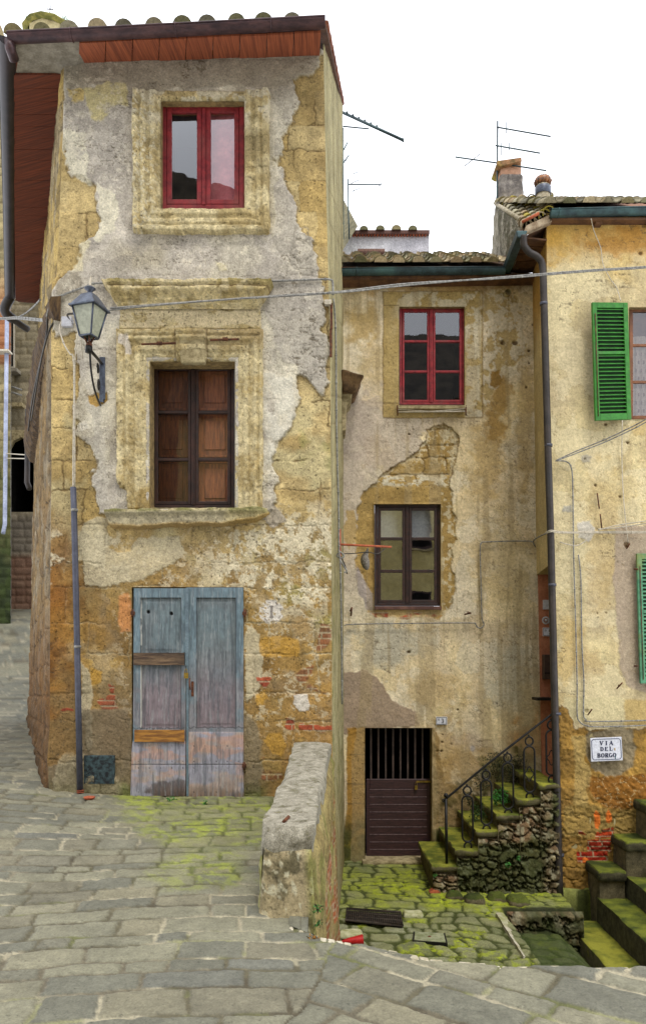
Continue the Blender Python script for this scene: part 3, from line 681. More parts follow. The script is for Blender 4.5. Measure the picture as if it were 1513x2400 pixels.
    # pale lime coats
    for k, (poly, c, am) in enumerate((
        ([(148, 300), (205, 318), (206, 420), (232, 432), (276, 458), (282, 515), (262, 552), (238, 575), (224, 566), (239, 520), (236, 478), (224, 440), (188, 428), (164, 408), (150, 360)], (226, 218, 192), .9),
        ([(196, 206), (298, 198), (300, 250), (262, 252), (240, 290), (215, 270), (200, 240)], (204, 190, 130), .75),
        ([(160, 216), (195, 212), (196, 240), (165, 240)], (206, 180, 104), .8),
        ([(634, 350), (652, 380), (664, 420), (640, 445), (650, 520), (640, 560), (632, 540)], (216, 206, 180), .7),
        ([(612, 880), (690, 890), (690, 960), (680, 1004), (654, 1030), (640, 1080), (620, 1100), (614, 1000)], (222, 216, 198), .75),
        ([(190, 575), (214, 568), (196, 600), (196, 640), (172, 634)], (224, 212, 176), .85),
        ([(186, 990), (206, 982), (210, 1010), (190, 1016)], (222, 214, 196), .8),
        ([(508, 618), (530, 626), (540, 634), (518, 636)], (226, 214, 176), .9),
        ([(230, 700), (250, 720), (262, 900), (240, 960), (262, 1180), (230, 1180), (225, 1000), (205, 930), (190, 800), (205, 740)], (196, 188, 172), .5))):
        m = p.m(poly, 8, 2.5, 50+k)*sst(.2, .42, p.n(7, 5, 70+k)+.1); p.paint(m, S(*c), am); p.h = p.h+.004*m
    wf = sst(.60, .68, fbm(p.u*13, p.v*13, 5, 24, .68))*g*sst(.35, .6, n1); p.paint(wf, S(222, 212, 190), .5)
    ft = sst(-1, 1, p.sd([(208, 925), (228, 922), (240, 932), (252, 924), (254, 940), (244, 950), (230, 958), (214, 950)], 4, 9)); p.paint(ft, S(190, 150, 70), .9); p.h = p.h-.012*ft
    # plaster rings (scars) right of the window
    for cx, cy, r in ((712, 552, 17), (706, 590, 26)):
        dd = np.hypot(x-cx+wa*20, y-cy+wb*20); k = sst(3, 0, np.abs(dd-r)); p.h = p.h+.004*sst(r, r-6, dd)-.004*k; p.paint(k, S(150, 142, 126), .7)
    cracks(p, 5, 1.7, .010, 1, g); cracks(p, 6, 3.5, .012, .8)
    # bricks and oddities low down
    for k, poly in enumerate(([(226, 1640), (250, 1638), (256, 1628), (274, 1628), (276, 1662), (240, 1662)], [(600, 1588), (634, 1588), (634, 1598), (622, 1612), (602, 1598)],
            [(752, 1462), (776, 1462), (776, 1630), (740, 1622), (700, 1600), (682, 1582), (700, 1570), (736, 1560)], [(700, 1698), (776, 1700), (776, 1712), (760, 1716), (700, 1712)],
            [(640, 1764), (676, 1770), (676, 1824), (644, 1834), (612, 1826), (616, 1780)], [(143, 1660), (170, 1660), (170, 1668), (143, 1668)], [(255, 1604), (268, 1608), (268, 1624), (258, 1622)], [(672, 1680), (688, 1686), (684, 1710), (674, 1708)])):
        bricks(p, p.m(poly, 6, 1.2, 80+k)*(.95 if k not in (2, 4) else .85*sst(.38, .52, p.n(5, 5, 99))), k, *(((152, 92, 60), (116, 76, 52)) if k in (2, 4) else ((172, 80, 50), (140, 62, 42))))
    m = p.m([(278, 1396), (302, 1392), (312, 1420), (306, 1480), (284, 1484), (276, 1450)], 5, 3, 91); p.paint(m, S(206, 140, 84), .75)
    m = p.m([(690, 1630), (722, 1624), (730, 1650), (722, 1668), (700, 1672), (686, 1652)], 6, 1.5, 92); p.paint(m, S(216, 208, 194), .9); p.h = p.h+.008*m; p.fade(m)
    for poly in ([(632, 1722), (660, 1716), (672, 1750), (660, 1772), (640, 1768), (622, 1736)], [(600, 1626), (622, 1618), (630, 1640), (620, 1654), (602, 1650)], [(608, 1496), (640, 1490), (700, 1502), (700, 1540), (610, 1540)], [(215, 1565), (240, 1572), (236, 1600), (214, 1604)]):
        m = p.m(poly, 5, 2, 93); p.paint(m, S(190, 146, 62), .8)
    # cement foot left of the door, right of the door; damp, moss line
    m = p.m([(196, 1664), (300, 1660), (312, 1700), (308, 1900), (110, 1900), (112, 1800), (160, 1790), (190, 1760)], 8, 4, 94); p.paint(m, S(126, 114, 92), .8); p.h = p.h+.008*m; p.fade(m*.6)
    m = p.m([(160, 1760), (200, 1770), (306, 1845), (306, 1900), (120, 1900), (130, 1780)], 8, 4, 95); p.paint(m, S(150, 140, 112), .7); p.h = p.h+.03*m
    m = p.m([(570, 1670), (600, 1700), (612, 1760), (612, 1900), (570, 1900)], 8, 4, 96); p.paint(m, S(132, 120, 96), .8)
    gm = sst(1800, 1870, y+60*(p.n(6, 4, 97)-.5))*np.clip(sst(270, 300, x)*sst(330, 310, x)+sst(560, 575, x)*sst(640, 600, x)+.35*sst(340, 200, x), 0, 1); p.paint(gm, S(84, 92, 36), .8)
    p.paint(sst(1560, 1700, y)*sst(1800, 1740, y)*sst(220, 250, x)*sst(310, 300, x)*.7, S(118, 98, 72), .7)
    # octagonal painted number disc
    dd = np.hypot(x-635.5, y-1434); ang = np.arctan2(y-1434, x-635.5); flake = sst(.36, .50, p.n(34, 4, 98)+.12)
    r8 = 29/np.cos((ang+pi/8) % (pi/4)-pi/8)*.95
    disc = sst(1, -1, dd-r8)*flake; p.paint(disc, S(226, 218, 206), .92)
    ring = sst(2.2, .8, np.abs(dd-r8*.80))*((np.floor((ang+pi)*8/pi) % 2) > 0)*disc; p.paint(ring, S(110, 100, 90), .8)
    one = ((np.abs(x-636) < 2.4) & (np.abs(y-1434) < 14)) | ((np.abs(x-636) < 5) & ((np.abs(y-1421) < 1.6) | (np.abs(y-1447) < 1.6)))
    p.paint(one*disc, S(112, 104, 98), .8)
facade('front_wall', 104, 786, 118, 1960, 2, DA, paint_A, M['wall'], A, HA, LA, RA)

# side walls
def line3(tab, y, D): return np.array(U(np.interp(y, *zip(*tab)), y, D))
XL = -5.07; DL = 13.7
def side_left(p):
    # p.x 0 at front corner..1 far; p.y 0 top ..1 bottom
    s, t = p.x, p.y; z = p.W[..., 2]
    n = p.n(3.0, 6, 101); n2 = p.n(7, 5, 102); dd_, ii_, jj_ = stones(p.u+(n-.5)*.1, p.v+(n2-.5)*.06, .34, .55, 105, .5, .03, .004)
    up = sst(3.75, 3.85, z)
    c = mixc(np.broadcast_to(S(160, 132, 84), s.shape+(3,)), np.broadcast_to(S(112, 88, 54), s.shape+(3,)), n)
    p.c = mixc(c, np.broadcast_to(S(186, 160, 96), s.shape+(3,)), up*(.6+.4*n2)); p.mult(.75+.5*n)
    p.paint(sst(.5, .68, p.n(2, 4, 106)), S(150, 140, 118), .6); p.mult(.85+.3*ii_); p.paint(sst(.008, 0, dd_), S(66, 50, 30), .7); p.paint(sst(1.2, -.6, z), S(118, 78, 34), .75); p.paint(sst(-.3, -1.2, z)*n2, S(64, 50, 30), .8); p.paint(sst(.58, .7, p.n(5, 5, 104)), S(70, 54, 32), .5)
    cracks(p, 103, 2, .02); p.h = .03*n+.025*n2-.02*sst(.02, 0, dd_)+.03*sst(-.4, -1.3, z)*n2; p.a = s*0+.8
eu = np.linspace(0, 1, 200)**1.15; ev = np.linspace(0, 1, 560)
yy = np.linspace(140, 1960, 560); c0 = np.stack([line3(LA, y, DA) for y in yy])
far = np.array([(XL+.12*(z-6)/-8*0, DL, z) for z in np.linspace(c0[0, 2], -2.2, 560)])
X, Y = np.meshgrid(eu, ev); W = c0[:, None]*(1-X[..., None])+far[:, None]*X[..., None]
Nl = np.array([-(DL-DA), XL+2.75, 0.])*1.0; Nl = Nl/np.linalg.norm(Nl); 
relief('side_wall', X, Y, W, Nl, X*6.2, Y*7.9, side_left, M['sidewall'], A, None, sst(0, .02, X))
# back wall corner return so the block is closed
ev = np.linspace(0, 1, 500); yb = np.linspace(84, 2320, 500); c0 = np.stack([line3(RA, y, DA) for y in yb]); zt = 7.95
xr = np.interp(yb, [128, 2320], [803, 806]); farR = np.array([(U(803, 900, 11.1)[0], 11.1, z) for z in np.linspace(zU(803, 248, 11.1), -3.6, 500)])
def side_right(p):
    z = p.W[..., 2]; n = fbm(p.u*5, p.v*1.2, 5, 111, .6); n2 = p.n(5, 5, 112)
    p.c = mixc(np.broadcast_to(S(184, 174, 130), z.shape+(3,)), np.broadcast_to(S(146, 134, 92), z.shape+(3,)), n); p.mult(.8+.4*n2)
    p.paint(sst(.6, .75, p.n(9, 4, 113))*sst(3, 0, z), S(120, 116, 60), .7); p.paint(sst(-1, -2.4, z)*n2, S(120, 96, 44), .7)
    d, i, j = stones(p.u, p.v, .3, .5, 9, .4, .02, .003); p.h = .012*n2-.006*sst(.008, 0, d); p.paint(sst(.006, 0, d)*.6, S(120, 100, 66), .6); p.a = z*0+.7
X, Y = np.meshgrid(np.linspace(0, 1, 160), ev); W = c0[:, None]*(1-X[..., None])+farR[:, None]*X[..., None]
relief('side_wall', X, Y, W, np.array([3.1, -.1, 0])/3.1, X*3.1, Y*9.5, side_right, M['wall'], A, None, sst(0, .03, X))

# string course on the left wall
def alongL(s, z, out=0.0): return np.array([-2.75+(XL+2.75)*s, DA+(DL-DA)*s, z])+Nl*out
mb = MB(); pr = [(0, -.30), (.12, -.26), (.20, -.10), (.22, .05), (.18, .14), (0, .18)]; ns = 60; V = []
for k in range(ns+1):
    s = -.01+k/ns*.98; wob = .012*math.sin(k*1.7)+.02*math.sin(k*4.1)*math.sin(k*.6)
    g_ = .55+.45*min(1, s*4)
    for o_, dz in pr: V.append(alongL(s, 3.66+dz*g_+wob*1.2*(.5+dz), o_*g_+wob*(o_ > 0)))
mb.add(V, [(k*6+j, k*6+j+1, (k+1)*6+j+1, (k+1)*6+j) for k in range(ns) for j in range(5)]+[tuple(range(6))])
mb.build('string_course', plain('weathered_band', S(104, 80, 48), S(52, 38, 26), 6, .95, stretch=(4, 4, 1), bmp=.02), A)

# eaves: soffits, roof, tiles, gutters
E0 = np.array(U(30, 108, 7.55)); E1 = np.array(U(760, 78, 7.52)); EL = np.array([-5.36, 13.3, E0[2]+.02])
W0 = np.array(U(150, 150, 8)); W1 = np.array(U(757, 133, 8)); WL = np.array([XL-.02, DL, W0[2]])
mb = MB()
nb = 9
for k in range(nb):
    t0 = .215+k/nb*.775; t1 = .215+(k+.975)/nb*.775
    f0 = E0+(E1-E0)*t0; f1 = E0+(E1-E0)*t1; b0 = W0+(W1-W0)*((t0-.17)/.83)+(0, .02, .0); b1 = W0+(W1-W0)*((t1-.17)/.83)+(0, .02, .0); up = np.array([0, 0, .025])
    j = np.array([0, 0, .004*(k % 3)]); mb.hexa([f0+j, f1+j, b1+j, b0+j, f0+up+j, f1+up+j, b1+up+j, b0+up+j])
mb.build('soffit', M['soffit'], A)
mb = MB()
for k in range(26):
    t0 = k/26; t1 = (k+.97)/26; o0 = E0+(EL-E0)*.07; i0 = W0+np.array([0, .15, 0])
    a = o0+(EL-o0)*t0; d = o0+(EL-o0)*t1; b = i0+(WL-i0)*t0; c = i0+(WL-i0)*t1; a = a+(0, 0, .003*(k % 3)); up = np.array([0, 0, .025])
    mb.hexa([a, b, c, d, a+up, b+up, c+up, d+up])
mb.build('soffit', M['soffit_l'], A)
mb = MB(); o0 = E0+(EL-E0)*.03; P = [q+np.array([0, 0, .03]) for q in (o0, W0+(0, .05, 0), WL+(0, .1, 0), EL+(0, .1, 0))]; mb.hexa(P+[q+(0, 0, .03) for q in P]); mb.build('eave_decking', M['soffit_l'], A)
mb = MB(); a = E0+(-.02, 0, .03); b = E0+(E1-E0)*.23+(0, 0, .03); c = W0+(W1-W0)*.10+(0, .03, .02); d = W0+(-.02, .3, .02); e = E0+(EL-E0)*.09+(0, 0, .03); up = np.array([0, 0, .03])
P5 = [a, b, c, d, e]; mb.add(P5+[q+up for q in P5], [(4, 3, 2, 1, 0), (5, 6, 7, 8, 9)]+[(i, (i+1) % 5, (i+1) % 5+5, i+5) for i in range(5)]); mb.build('eave_corner', M['cement'], A)
# roof slab
sl = .50; up = np.array([0, 0, .045]); FLc = E0+(-.05, -.0, .06); FR = E1+(.02, 0, .05); BR = np.array([U(803.5, 240, 11.1)[0], 11.15, zU(806, 244, 11.1)])
AP = np.array([-1.3, 11.15, BR[2]]); LL = EL+(-.05, 0, .06); AP2 = np.array([-3.2, 13.6, BR[2]])
mb = MB(); P6 = [FLc, FR, BR, AP, AP2, LL]; mb.add(P6+[q+up for q in P6], [(0, 1, 2, 3), (0, 3, 4, 5), (6, 7, 8, 9), (6, 9, 10, 11), (0, 1, 7, 6), (1, 2, 8, 7), (2, 3, 9, 8), (3, 4, 10, 9), (4, 5, 11, 10), (5, 0, 6, 11)])
mb.build('roof', plain('roof_deck', S(118, 84, 68), S(92, 66, 54), 8, .9), A)
TC = [(176, 168, 138), (150, 140, 112), (196, 178, 140), (128, 122, 100), (170, 150, 116)]
def tiles(name, o, du, dv, ncol, nrow, pitch, parent, r=.085, L=.36, seed=0, tcol=TC, moss=.35, jit=.012, pans=True):
    """rows of barrel tiles; o = eave start, du along the eave, dv up the slope (unit vectors)"""
    R = random.Random(seed); du = np.array(du, float); dv = np.array(dv, float); nn = np.cross(du, dv); nn = nn/np.linalg.norm(nn); nn = nn if nn[2] > 0 else -nn
    mb = MB()
    def one(c, ax, r0, r1, flip, tilt):
        n = 9; V = []; cc = S(*R.choice(tcol))*R.uniform(.8, 1.15)
        if R.random() < moss: cc = cc*.6+S(112, 112, 52)*.4
        mb.cur = tuple(cc)+(0,)
        for ring, (rr, t) in enumerate(((r0, 0), (r1, 1))):
            for th in (0, .016):
                for k in range(n):
                    q = pi*k/(n-1); rad = rr-th; s = -1 if flip else 1
                    V.append(c+ax*(L*1.12*t)+du*(rad*cos(q)*1.05)+nn*(s*rad*sin(q)*.92+tilt*t+(-.0 if not flip else .06)))
        Fs = []
        for k in range(n-1):
            Fs += [(k, k+1, 2*n+k+1, 2*n+k), (n+k, 3*n+k, 3*n+k+1, n+k+1), (k, n+k, n+k+1, k+1), (2*n+k, 2*n+k+1, 3*n+k+1, 3*n+k)]
        if not flip: mb.add([V[n+k] for k in range(n)], [tuple(range(n))])
        mb.add(V, Fs, False)
    for i in range(ncol):
        for j in range(nrow):
            b = o+du*(pitch*i+R.uniform(-jit, jit))+dv*(L*j+R.uniform(-jit, jit))
            one(b+nn*(.02+R.uniform(0, .008)), dv, r*R.uniform(.95, 1.08), r*.80, False, -.012)
            if pans: one(b+du*pitch*.5+nn*.03, dv, r*.85, r*1.0, True, -.01)
    return mb.build(name, M['tile'], parent)
du = (E1-E0)/np.linalg.norm(E1-E0); dv = np.array([0, cos(.47), sin(.47)])
tiles('roof_tiles', E0+(E1-E0)*.09-du*.283+np.array([0, .03, .145]), du, dv, 11, 5, .283, A, .088, .40, 3, moss=.5, jit=.022, pans=False)
mb = MB(); rv = random.Random(2)
for k in range(9):   # verge tiles seen end-on down the right edge
    t = k/9; a = FR+(BR-FR)*t+(.0, 0, .06); b = FR+(BR-FR)*(t+.12)+(.0, 0, .05); c = S(150, 92, 68)*rv.uniform(.7, 1.1); mb.cur = tuple(c)+(0,); mb.tube([a, b], [.026, .020], 8)
mb.build('verge_tiles', M['tile'], A)
def gutter(name, P, r, mat, parent, open_up=True, brackets=()):
    mb = MB(); P = [np.array(p, float) for p in P]; V = []; n = 11; m = len(P)
    for i in range(m):
        t = (P[min(i+1, m-1)]-P[max(i-1, 0)]); t[2] = 0; t /= np.linalg.norm(t); side = np.array([t[1], -t[0], 0])
        for th in (0, .006):
            for k in range(n):
                q = pi*k/(n-1); V.append(P[i]+side*((r-th)*cos(q))-np.array([0, 0, (r-th)*sin(q)*1.02]))
    N2 = 2*n; Fs = []
    for i in range(m-1):
        for k in range(n-1):
            Fs += [(i*N2+k, i*N2+k+1, (i+1)*N2+k+1, (i+1)*N2+k), (i*N2+n+k, (i+1)*N2+n+k, (i+1)*N2+n+k+1, i*N2+n+k+1)]
        Fs += [(i*N2, (i+1)*N2, (i+1)*N2+n, i*N2+n), (i*N2+n-1, i*N2+2*n-1, (i+1)*N2+2*n-1, (i+1)*N2+n-1)]
    for e in (0, (m-1)*N2): Fs.append(tuple(e+n+k for k in range(n)))
    mb.add(V, Fs, True)
    lipP = []
    for i in range(m):
        t = (P[min(i+1, m-1)]-P[max(i-1, 0)]); t[2] = 0; t /= np.linalg.norm(t); lipP.append(P[i]+np.array([t[1], -t[0], 0])*r)
    mb.tube(lipP, .008, 6)
    o = mb.build(name, mat, parent)
    if len(brackets):
        for s in brackets:
            i = min(int(s*(m-1)), m-2); f = s*(m-1)-i; c = P[i]*(1-f)+P[i+1]*f; t = P[i+1]-P[i]; t[2] = 0; t /= np.linalg.norm(t); sd = np.array([t[1], -t[0], 0])
            b = MB(); b.tube([c+sd*((r+.004)*cos(q))-np.array([0, 0, (r+.004)*sin(q)]) for q in np.linspace(-.2, pi+.1, 12)], .006, 4); b.build('bracket', mat, o)
    return o
G0 = np.array(U(22, 86, 7.5)); G1 = np.array(U(762, 49, 7.46)); GL = np.array([EL[0]-.07, EL[1]-.05, G0[2]+.03])
gutter('gutter', [G0+(0, 0, .0), G0+(G1-G0)*.5+(0, 0, -.004), G1], .068, M['gut_red'], A, brackets=(.2, .53, .83))
gutter('gutter', [GL, (GL+G0)/2, G0+(-.02, 0, 0)], .085, plain('dark_gutter', S(52, 44, 46), S(36, 32, 34), 5, .5, .2, bmp=.0005), A)
mb = MB(); mb.ptube([(22, 95, 7.5), (24, 112, 7.5), (34, 140, 7.62)], .05, 10); mb.build('gutter_corner', M['gut_red'], A)
mb = MB(); mb.tube(crom([GL+(0, 0, -.03), U(12, 728, 13.3), U(36, 752, 13.5), U(66, 772, 13.75)], 5), [.085]*10+[.06]*6, 8); mb.build('gutter_end', M['pipe_brown'], A); mb = MB(); mb.tube([U(66, 960, 13.85), U(64, 1130, 13.85), U(70, 1146, 13.8)], .05, 8); mb.build('downpipe', M['pipe_brown'], A)

# reveals + windows
def reveal(parent, h, D0, D1, mat, name='window_reveal', floor=True):
    mb = MB(); x0, y0, x1, y1 = h; P = [np.array(U(*q, D0-.012)) for q in ((x0, y0), (x1, y0), (x1, y1), (x0, y1))]; Q = [p+(0, D1-D0, 0) for p in P]
    for i in range(4):
        if i == 2 and not floor: continue
        mb.quad(P[i], P[(i+1) % 4], Q[(i+1) % 4], Q[i])
    return mb.build(name, mat, parent)
def room(parent, h, D0, D1, mat=None):
    mb = MB(); x0, y0, x1, y1 = h; P = [np.array(U(*q, D0)) for q in ((x0, y0), (x1, y0), (x1, y1), (x0, y1))]; Q = [p+(0, D1-D0, 0) for p in P]
    c = sum(P)/4
    for i in range(4): mb.quad(P[i], P[(i+1) % 4], Q[(i+1) % 4], Q[i])
    mb.quad(*Q); return mb.build('interior', mat or M['dark'], parent)
def pane_bars(mb, rects, D0, D1):
    for r in rects: mb.pbox(*r, D0, D1)
def window(parent, h, D, out, mull, rows, sash, frame, gl, mats, label=None, th=.045, name='window', gdx=.02):
    """h opening px at depth D. out: frame width, mull: (x0,x1), rows: muntin (y0,y1) list, sash px"""
    x0, y0, x1, y1 = h; mb = MB()
    mb.pbox(x0, y0, x0+out, y1, D, D+th+.03); mb.pbox(x1-out, y0, x1, y1, D, D+th+.03); mb.pbox(x0+out, y0, x1-out, y0+out, D+.001, D+th+.03); mb.pbox(x0+out, y1-out, x1-out, y1, D+.001, D+th+.03)
    fr = mb.build(name, frame, parent, .003)
    if label: fr['label'] = label
    for (a, b) in ((x0+out+1, mull[0]-.6), (mull[1]+.6, x1-out-1)):
        t, bt = y0+out+1, y1-out-1; mb = MB(); d = D+.008
        mb.pbox(a, t, a+sash, bt, d, d+th); mb.pbox(b-sash, t, b, bt, d, d+th); mb.pbox(a+sash, t, b-sash, t+sash, d+.001, d+th); mb.pbox(a+sash, bt-sash, b-sash, bt, d+.001, d+th)
        for (r0, r1) in rows: mb.pbox(a+sash, r0, b-sash, r1, d+.003, d+th)
        s = mb.build('sash', frame, fr, .003)
        mb = MB(); P = [U(a+sash-1, t+sash-1, d+.02), U(b-sash+1, t+sash-1, d+.02), U(b-sash+1, bt-sash+1, d+.02), U(a+sash-1, bt-sash+1, d+.02)]
        mb.quad(*P); mb.build('pane', gl, fr)
    mb = MB(); mb.pbox(mull[0], y0+out, mull[1], y1-out, D-.006, D+th); mb.pbox((mull[0]+mull[1])/2-1.2, y0+out, (mull[0]+mull[1])/2+1.2, y1-out, D-.012, D)
    mb.build('mullion', frame, fr, .002)
    return fr
# red top window
h = HA[0]; reveal(A, h, DA, DA+.12, M['reveal'])
wr = window(A, (379, 240, 572, 490), DA+.07, 11, (473, 482), [], 11, M['redpaint'], M['glass_m'], None, 'red-painted casement with one dark and one curtained pane')
room(A, (382, 243, 569, 487), DA+.15, DA+.9)
mb = MB(); mb.pbox(492, 258, 560, 487, DA+.17, DA+.18); mb.build('inner_shutter', M['redcurtain'], A)
# brown window
h = HA[1]; reveal(A, h, DA, DA+.24, M['reveal'])
window(A, (354, 851, 549, 1191), DA+.19, 8, (448, 457), [(962, 969), (1073, 1080)], 7, M['brownframe'], M['glass_s'], None, 'dark brown six-pane casement over closed wooden shutters')
mb = MB(); D = DA+.25; mb.pbox(356, 853, 547, 1190, D+.03, D+.05)
for a, b in ((370, 440), (467, 540)):
    for t, u in ((866, 956), (974, 1066), (1086, 1180)):
        mb.pbox(a-6, t-6, a+2, u+6, D+.008, D+.04); mb.pbox(b-2, t-6, b+6, u+6, D+.008, D+.04); mb.pbox(a+2, t-6, b-2, t, D+.009, D+.04); mb.pbox(a+2, u, b-2, u+6, D+.009, D+.04)
        mb.pbox(a+12, t+12, b-12, u-12, D+.018, D+.04)
mb.build('inner_shutter', M['shutwood'], A, .004)

# carved stone surrounds
def pits_tufa(p, c1=(210, 194, 150), c2=(182, 162, 114), seed=0):
    n = p.n(5, 5, seed+200); n2 = p.n(26, 4, seed+201)
    p.c = mixc(np.broadcast_to(S(*c1), p.x.shape+(3,)), np.broadcast_to(S(*c2), p.x.shape+(3,)), sst(.3, .7, n)); p.mult(.76+.48*n2); p.mult(.8+.4*p.n(60, 3, seed+202)); p.a = p.x*0+1; return n, n2
def sur_red(p):
    x, y = p.x, p.y; n, n2 = pits_tufa(p); a, b = p.warp(3)
    dx = np.minimum(x-312, 632-x); db = 552-y; t = np.minimum(dx, db)+a*5
    pr = .02+.075*sst(0, 4, t)-.030*sst(13, 16, t)+.012*sst(19, 22, t)-.026*sst(30, 33, t)+.020*sst(40, 43, t)-.034*sst(54, 58, t)
    rim = sst(0, 3, np.minimum(np.minimum(x-308, 636-x), 556-y)+a*4)*sst(0, 3, y-216+b*3)
    p.h = pr*rim-.03*(1-rim)+.007*(n-.5)+.007*(n2-.5)
    w = sst(.48, .60, p.n(7, 5, 210))*sst(320, 270, y); p.paint(w, S(214, 204, 176), .8)
    g = sst(.45, .7, p.n(4, 4, 211))*sst(300, 340, y)*sst(480, 440, y); p.paint(g, S(150, 134, 96), .6)
    s = sst(.66, .7, p.n(42, 2, 212))*sst(390, 340, x); p.paint(s, S(216, 206, 176), .8)
    for yy in (330, 402): p.paint(sst(2.5, 1, np.abs(y-yy+a*8))*(x > 572), S(110, 96, 62), .6)
facade('window_surround', 306, 638, 214, 558, 2, DA-.001, sur_red, M['wall'], A, [HA[0]], edge=False)
def sur_brown(p):
    x, y = p.x, p.y; n, n2 = pits_tufa(p, seed=5); a, b = p.warp(3)
    dx = np.maximum(352-x, x-550); dy = 848-y; t = np.maximum(np.maximum(dx, dy), 0)+a*3
    pr = .020+.016*sst(8, 11, t)+.022*sst(20, 23, t)-.018*sst(33, 36, t)+.040*sst(42, 48, t)-.020*sst(52, 55, t)+.016*sst(58, 61, t)
    ot = np.minimum(np.minimum(x-274, 618-x), 74-dy)
    rim = sst(0, 4, ot+a*5)*sst(1200, 1192, y)
    chip = p.blob(268, 1190, 40, 60, .3); rim = rim*(1-chip)
    p.h = pr*rim-.03*(1-rim)+.008*(n-.5)+.008*(n2-.5)
    fr = sst(776, 772, y); ot = np.minimum(x-280, 614-x)   # frieze
    p.h = p.h*(1-fr)+fr*(.03*sst(0, 3, ot+a*4)-.03*(1-sst(0, 3, ot+a*4)))
    flk = sst(.36, .44, p.n(7, 5, 221, 12)); p.paint(fr*flk*.95, S(220, 202, 162)); p.h = p.h+.004*fr*flk
    p.paint(sst(.6, .68, p.n(34, 3, 222))*sst(600, 700, y)*.6, S(206, 190, 148)); p.paint(sst(.5, .7, p.n(3, 4, 223))*sst(840, 780, y)*(1-fr), S(164, 140, 96), .6)
    m = p.m([(280, 790), (308, 790), (312, 830), (300, 838), (296, 815), (280, 812)], 5, 2, 7); p.paint(m, S(214, 204, 190), .8)
    key = sst(0, 3, np.minimum(x-(414-(y-772)*.0), 486-x)-abs(0)+a*3)*sst(770, 774, y)*(y < 852)
    p.h = p.h+key*.035; p.paint(sst(3, 0, np.abs(np.abs(x-450)-37)+a*2)*sst(776, 780, y)*(y < 850), S(112, 92, 62), .7)
    p.paint(sst(.4, .7, p.n(6, 4, 224, 2))*sst(1000, 1150, y), S(150, 120, 56), .5)
facade('window_surround', 268, 624, 722, 1204, 2, DA-.001, sur_brown, M['wall'], A, [HA[1]], edge=False)
mb = MB(); mb.prism([(416, 778), (484, 778), (480, 850), (424, 850)], DA-.085, DA); mb.build('keystone', M['stonegrey'], A, .012)
def cornice(p):
    x, y = p.x, p.y; n, n2 = pits_tufa(p, (214, 196, 148), (182, 162, 112), 9); a, b = p.warp(2)
    yy = y+a*5
    pr = .20*sst(671, 674, yy)-.025*sst(682, 684, yy)+.012*sst(687, 689, yy)-.085*sst(694, 708, yy)-.035*sst(711, 713, yy)-.03*sst(719, 723, yy)
    en = sst(0, 3, np.minimum(x-246-.6*(y-672), 642-.6*(y-672)-x)+b*4)
    p.h = (pr*en-.02*(1-en))+.012*(n2-.5)*en+.012*(n-.5)
    p.paint(sst(686, 676, yy)*sst(.3, .6, n), S(128, 118, 66), .7); p.paint(sst(2, .5, np.abs(yy-687)), S(96, 70, 44), .8); p.paint(sst(.55, .65, p.n(14, 4, 230)), S(216, 200, 160), .6)
facade('cornice', 242, 646, 668, 728, 1.5, DA-.02, cornice, M['wall'], A, edge=False)
def sillA(p):
    x, y = p.x, p.y; n, n2 = pits_tufa(p, (190, 176, 134), (160, 146, 104), 12); a, b = p.warp(6)
    bottom = np.interp(x, [240, 262, 300, 420, 520, 560, 600, 640], [1205, 1238, 1242, 1238, 1236, 1230, 1226, 1205])+b*6
    tp = np.interp(x, [240, 290, 560, 640], [1198, 1196, 1192, 1190])
    pr = .15*sst(0, 4, y-tp+a*6)*sst(0, 5, bottom-y)-.03*sst(10, 20, y-tp); en = sst(242, 254, x+(y-1200)*-.3)*sst(642, 600, x)
    p.h = pr*en-.02*(1-en)+.016*(n-.5)+.014*(n2-.5)
    p.paint(sst(20, 2, y-tp)*sst(.3, .5, n), S(112, 118, 56), .6); p.paint(sst(240, 250, x)*sst(540, 520, x)*sst(6, 12, y-tp)*.7, S(168, 158, 132)); p.paint(sst(12, 4, bottom-y), S(176, 142, 78), .7)
facade('window_sill', 240, 646, 1190, 1248, 1.5, DA-.003, sillA, M['wall'], A, edge=False)
for a, b in (((332, 807), (412, 804)), ((492, 797), (560, 795))):
    mb = MB(); mb.tube([U(*a, 7.88), U(*b, 7.88)], .011, 6); mb.tube([U((a[0]+b[0])/2-4, a[1]-2, 7.86), U((a[0]+b[0])/2+8, a[1]-2, 7.86)], .02, 6); mb.build('iron_hook_bar', M['rust'], A)

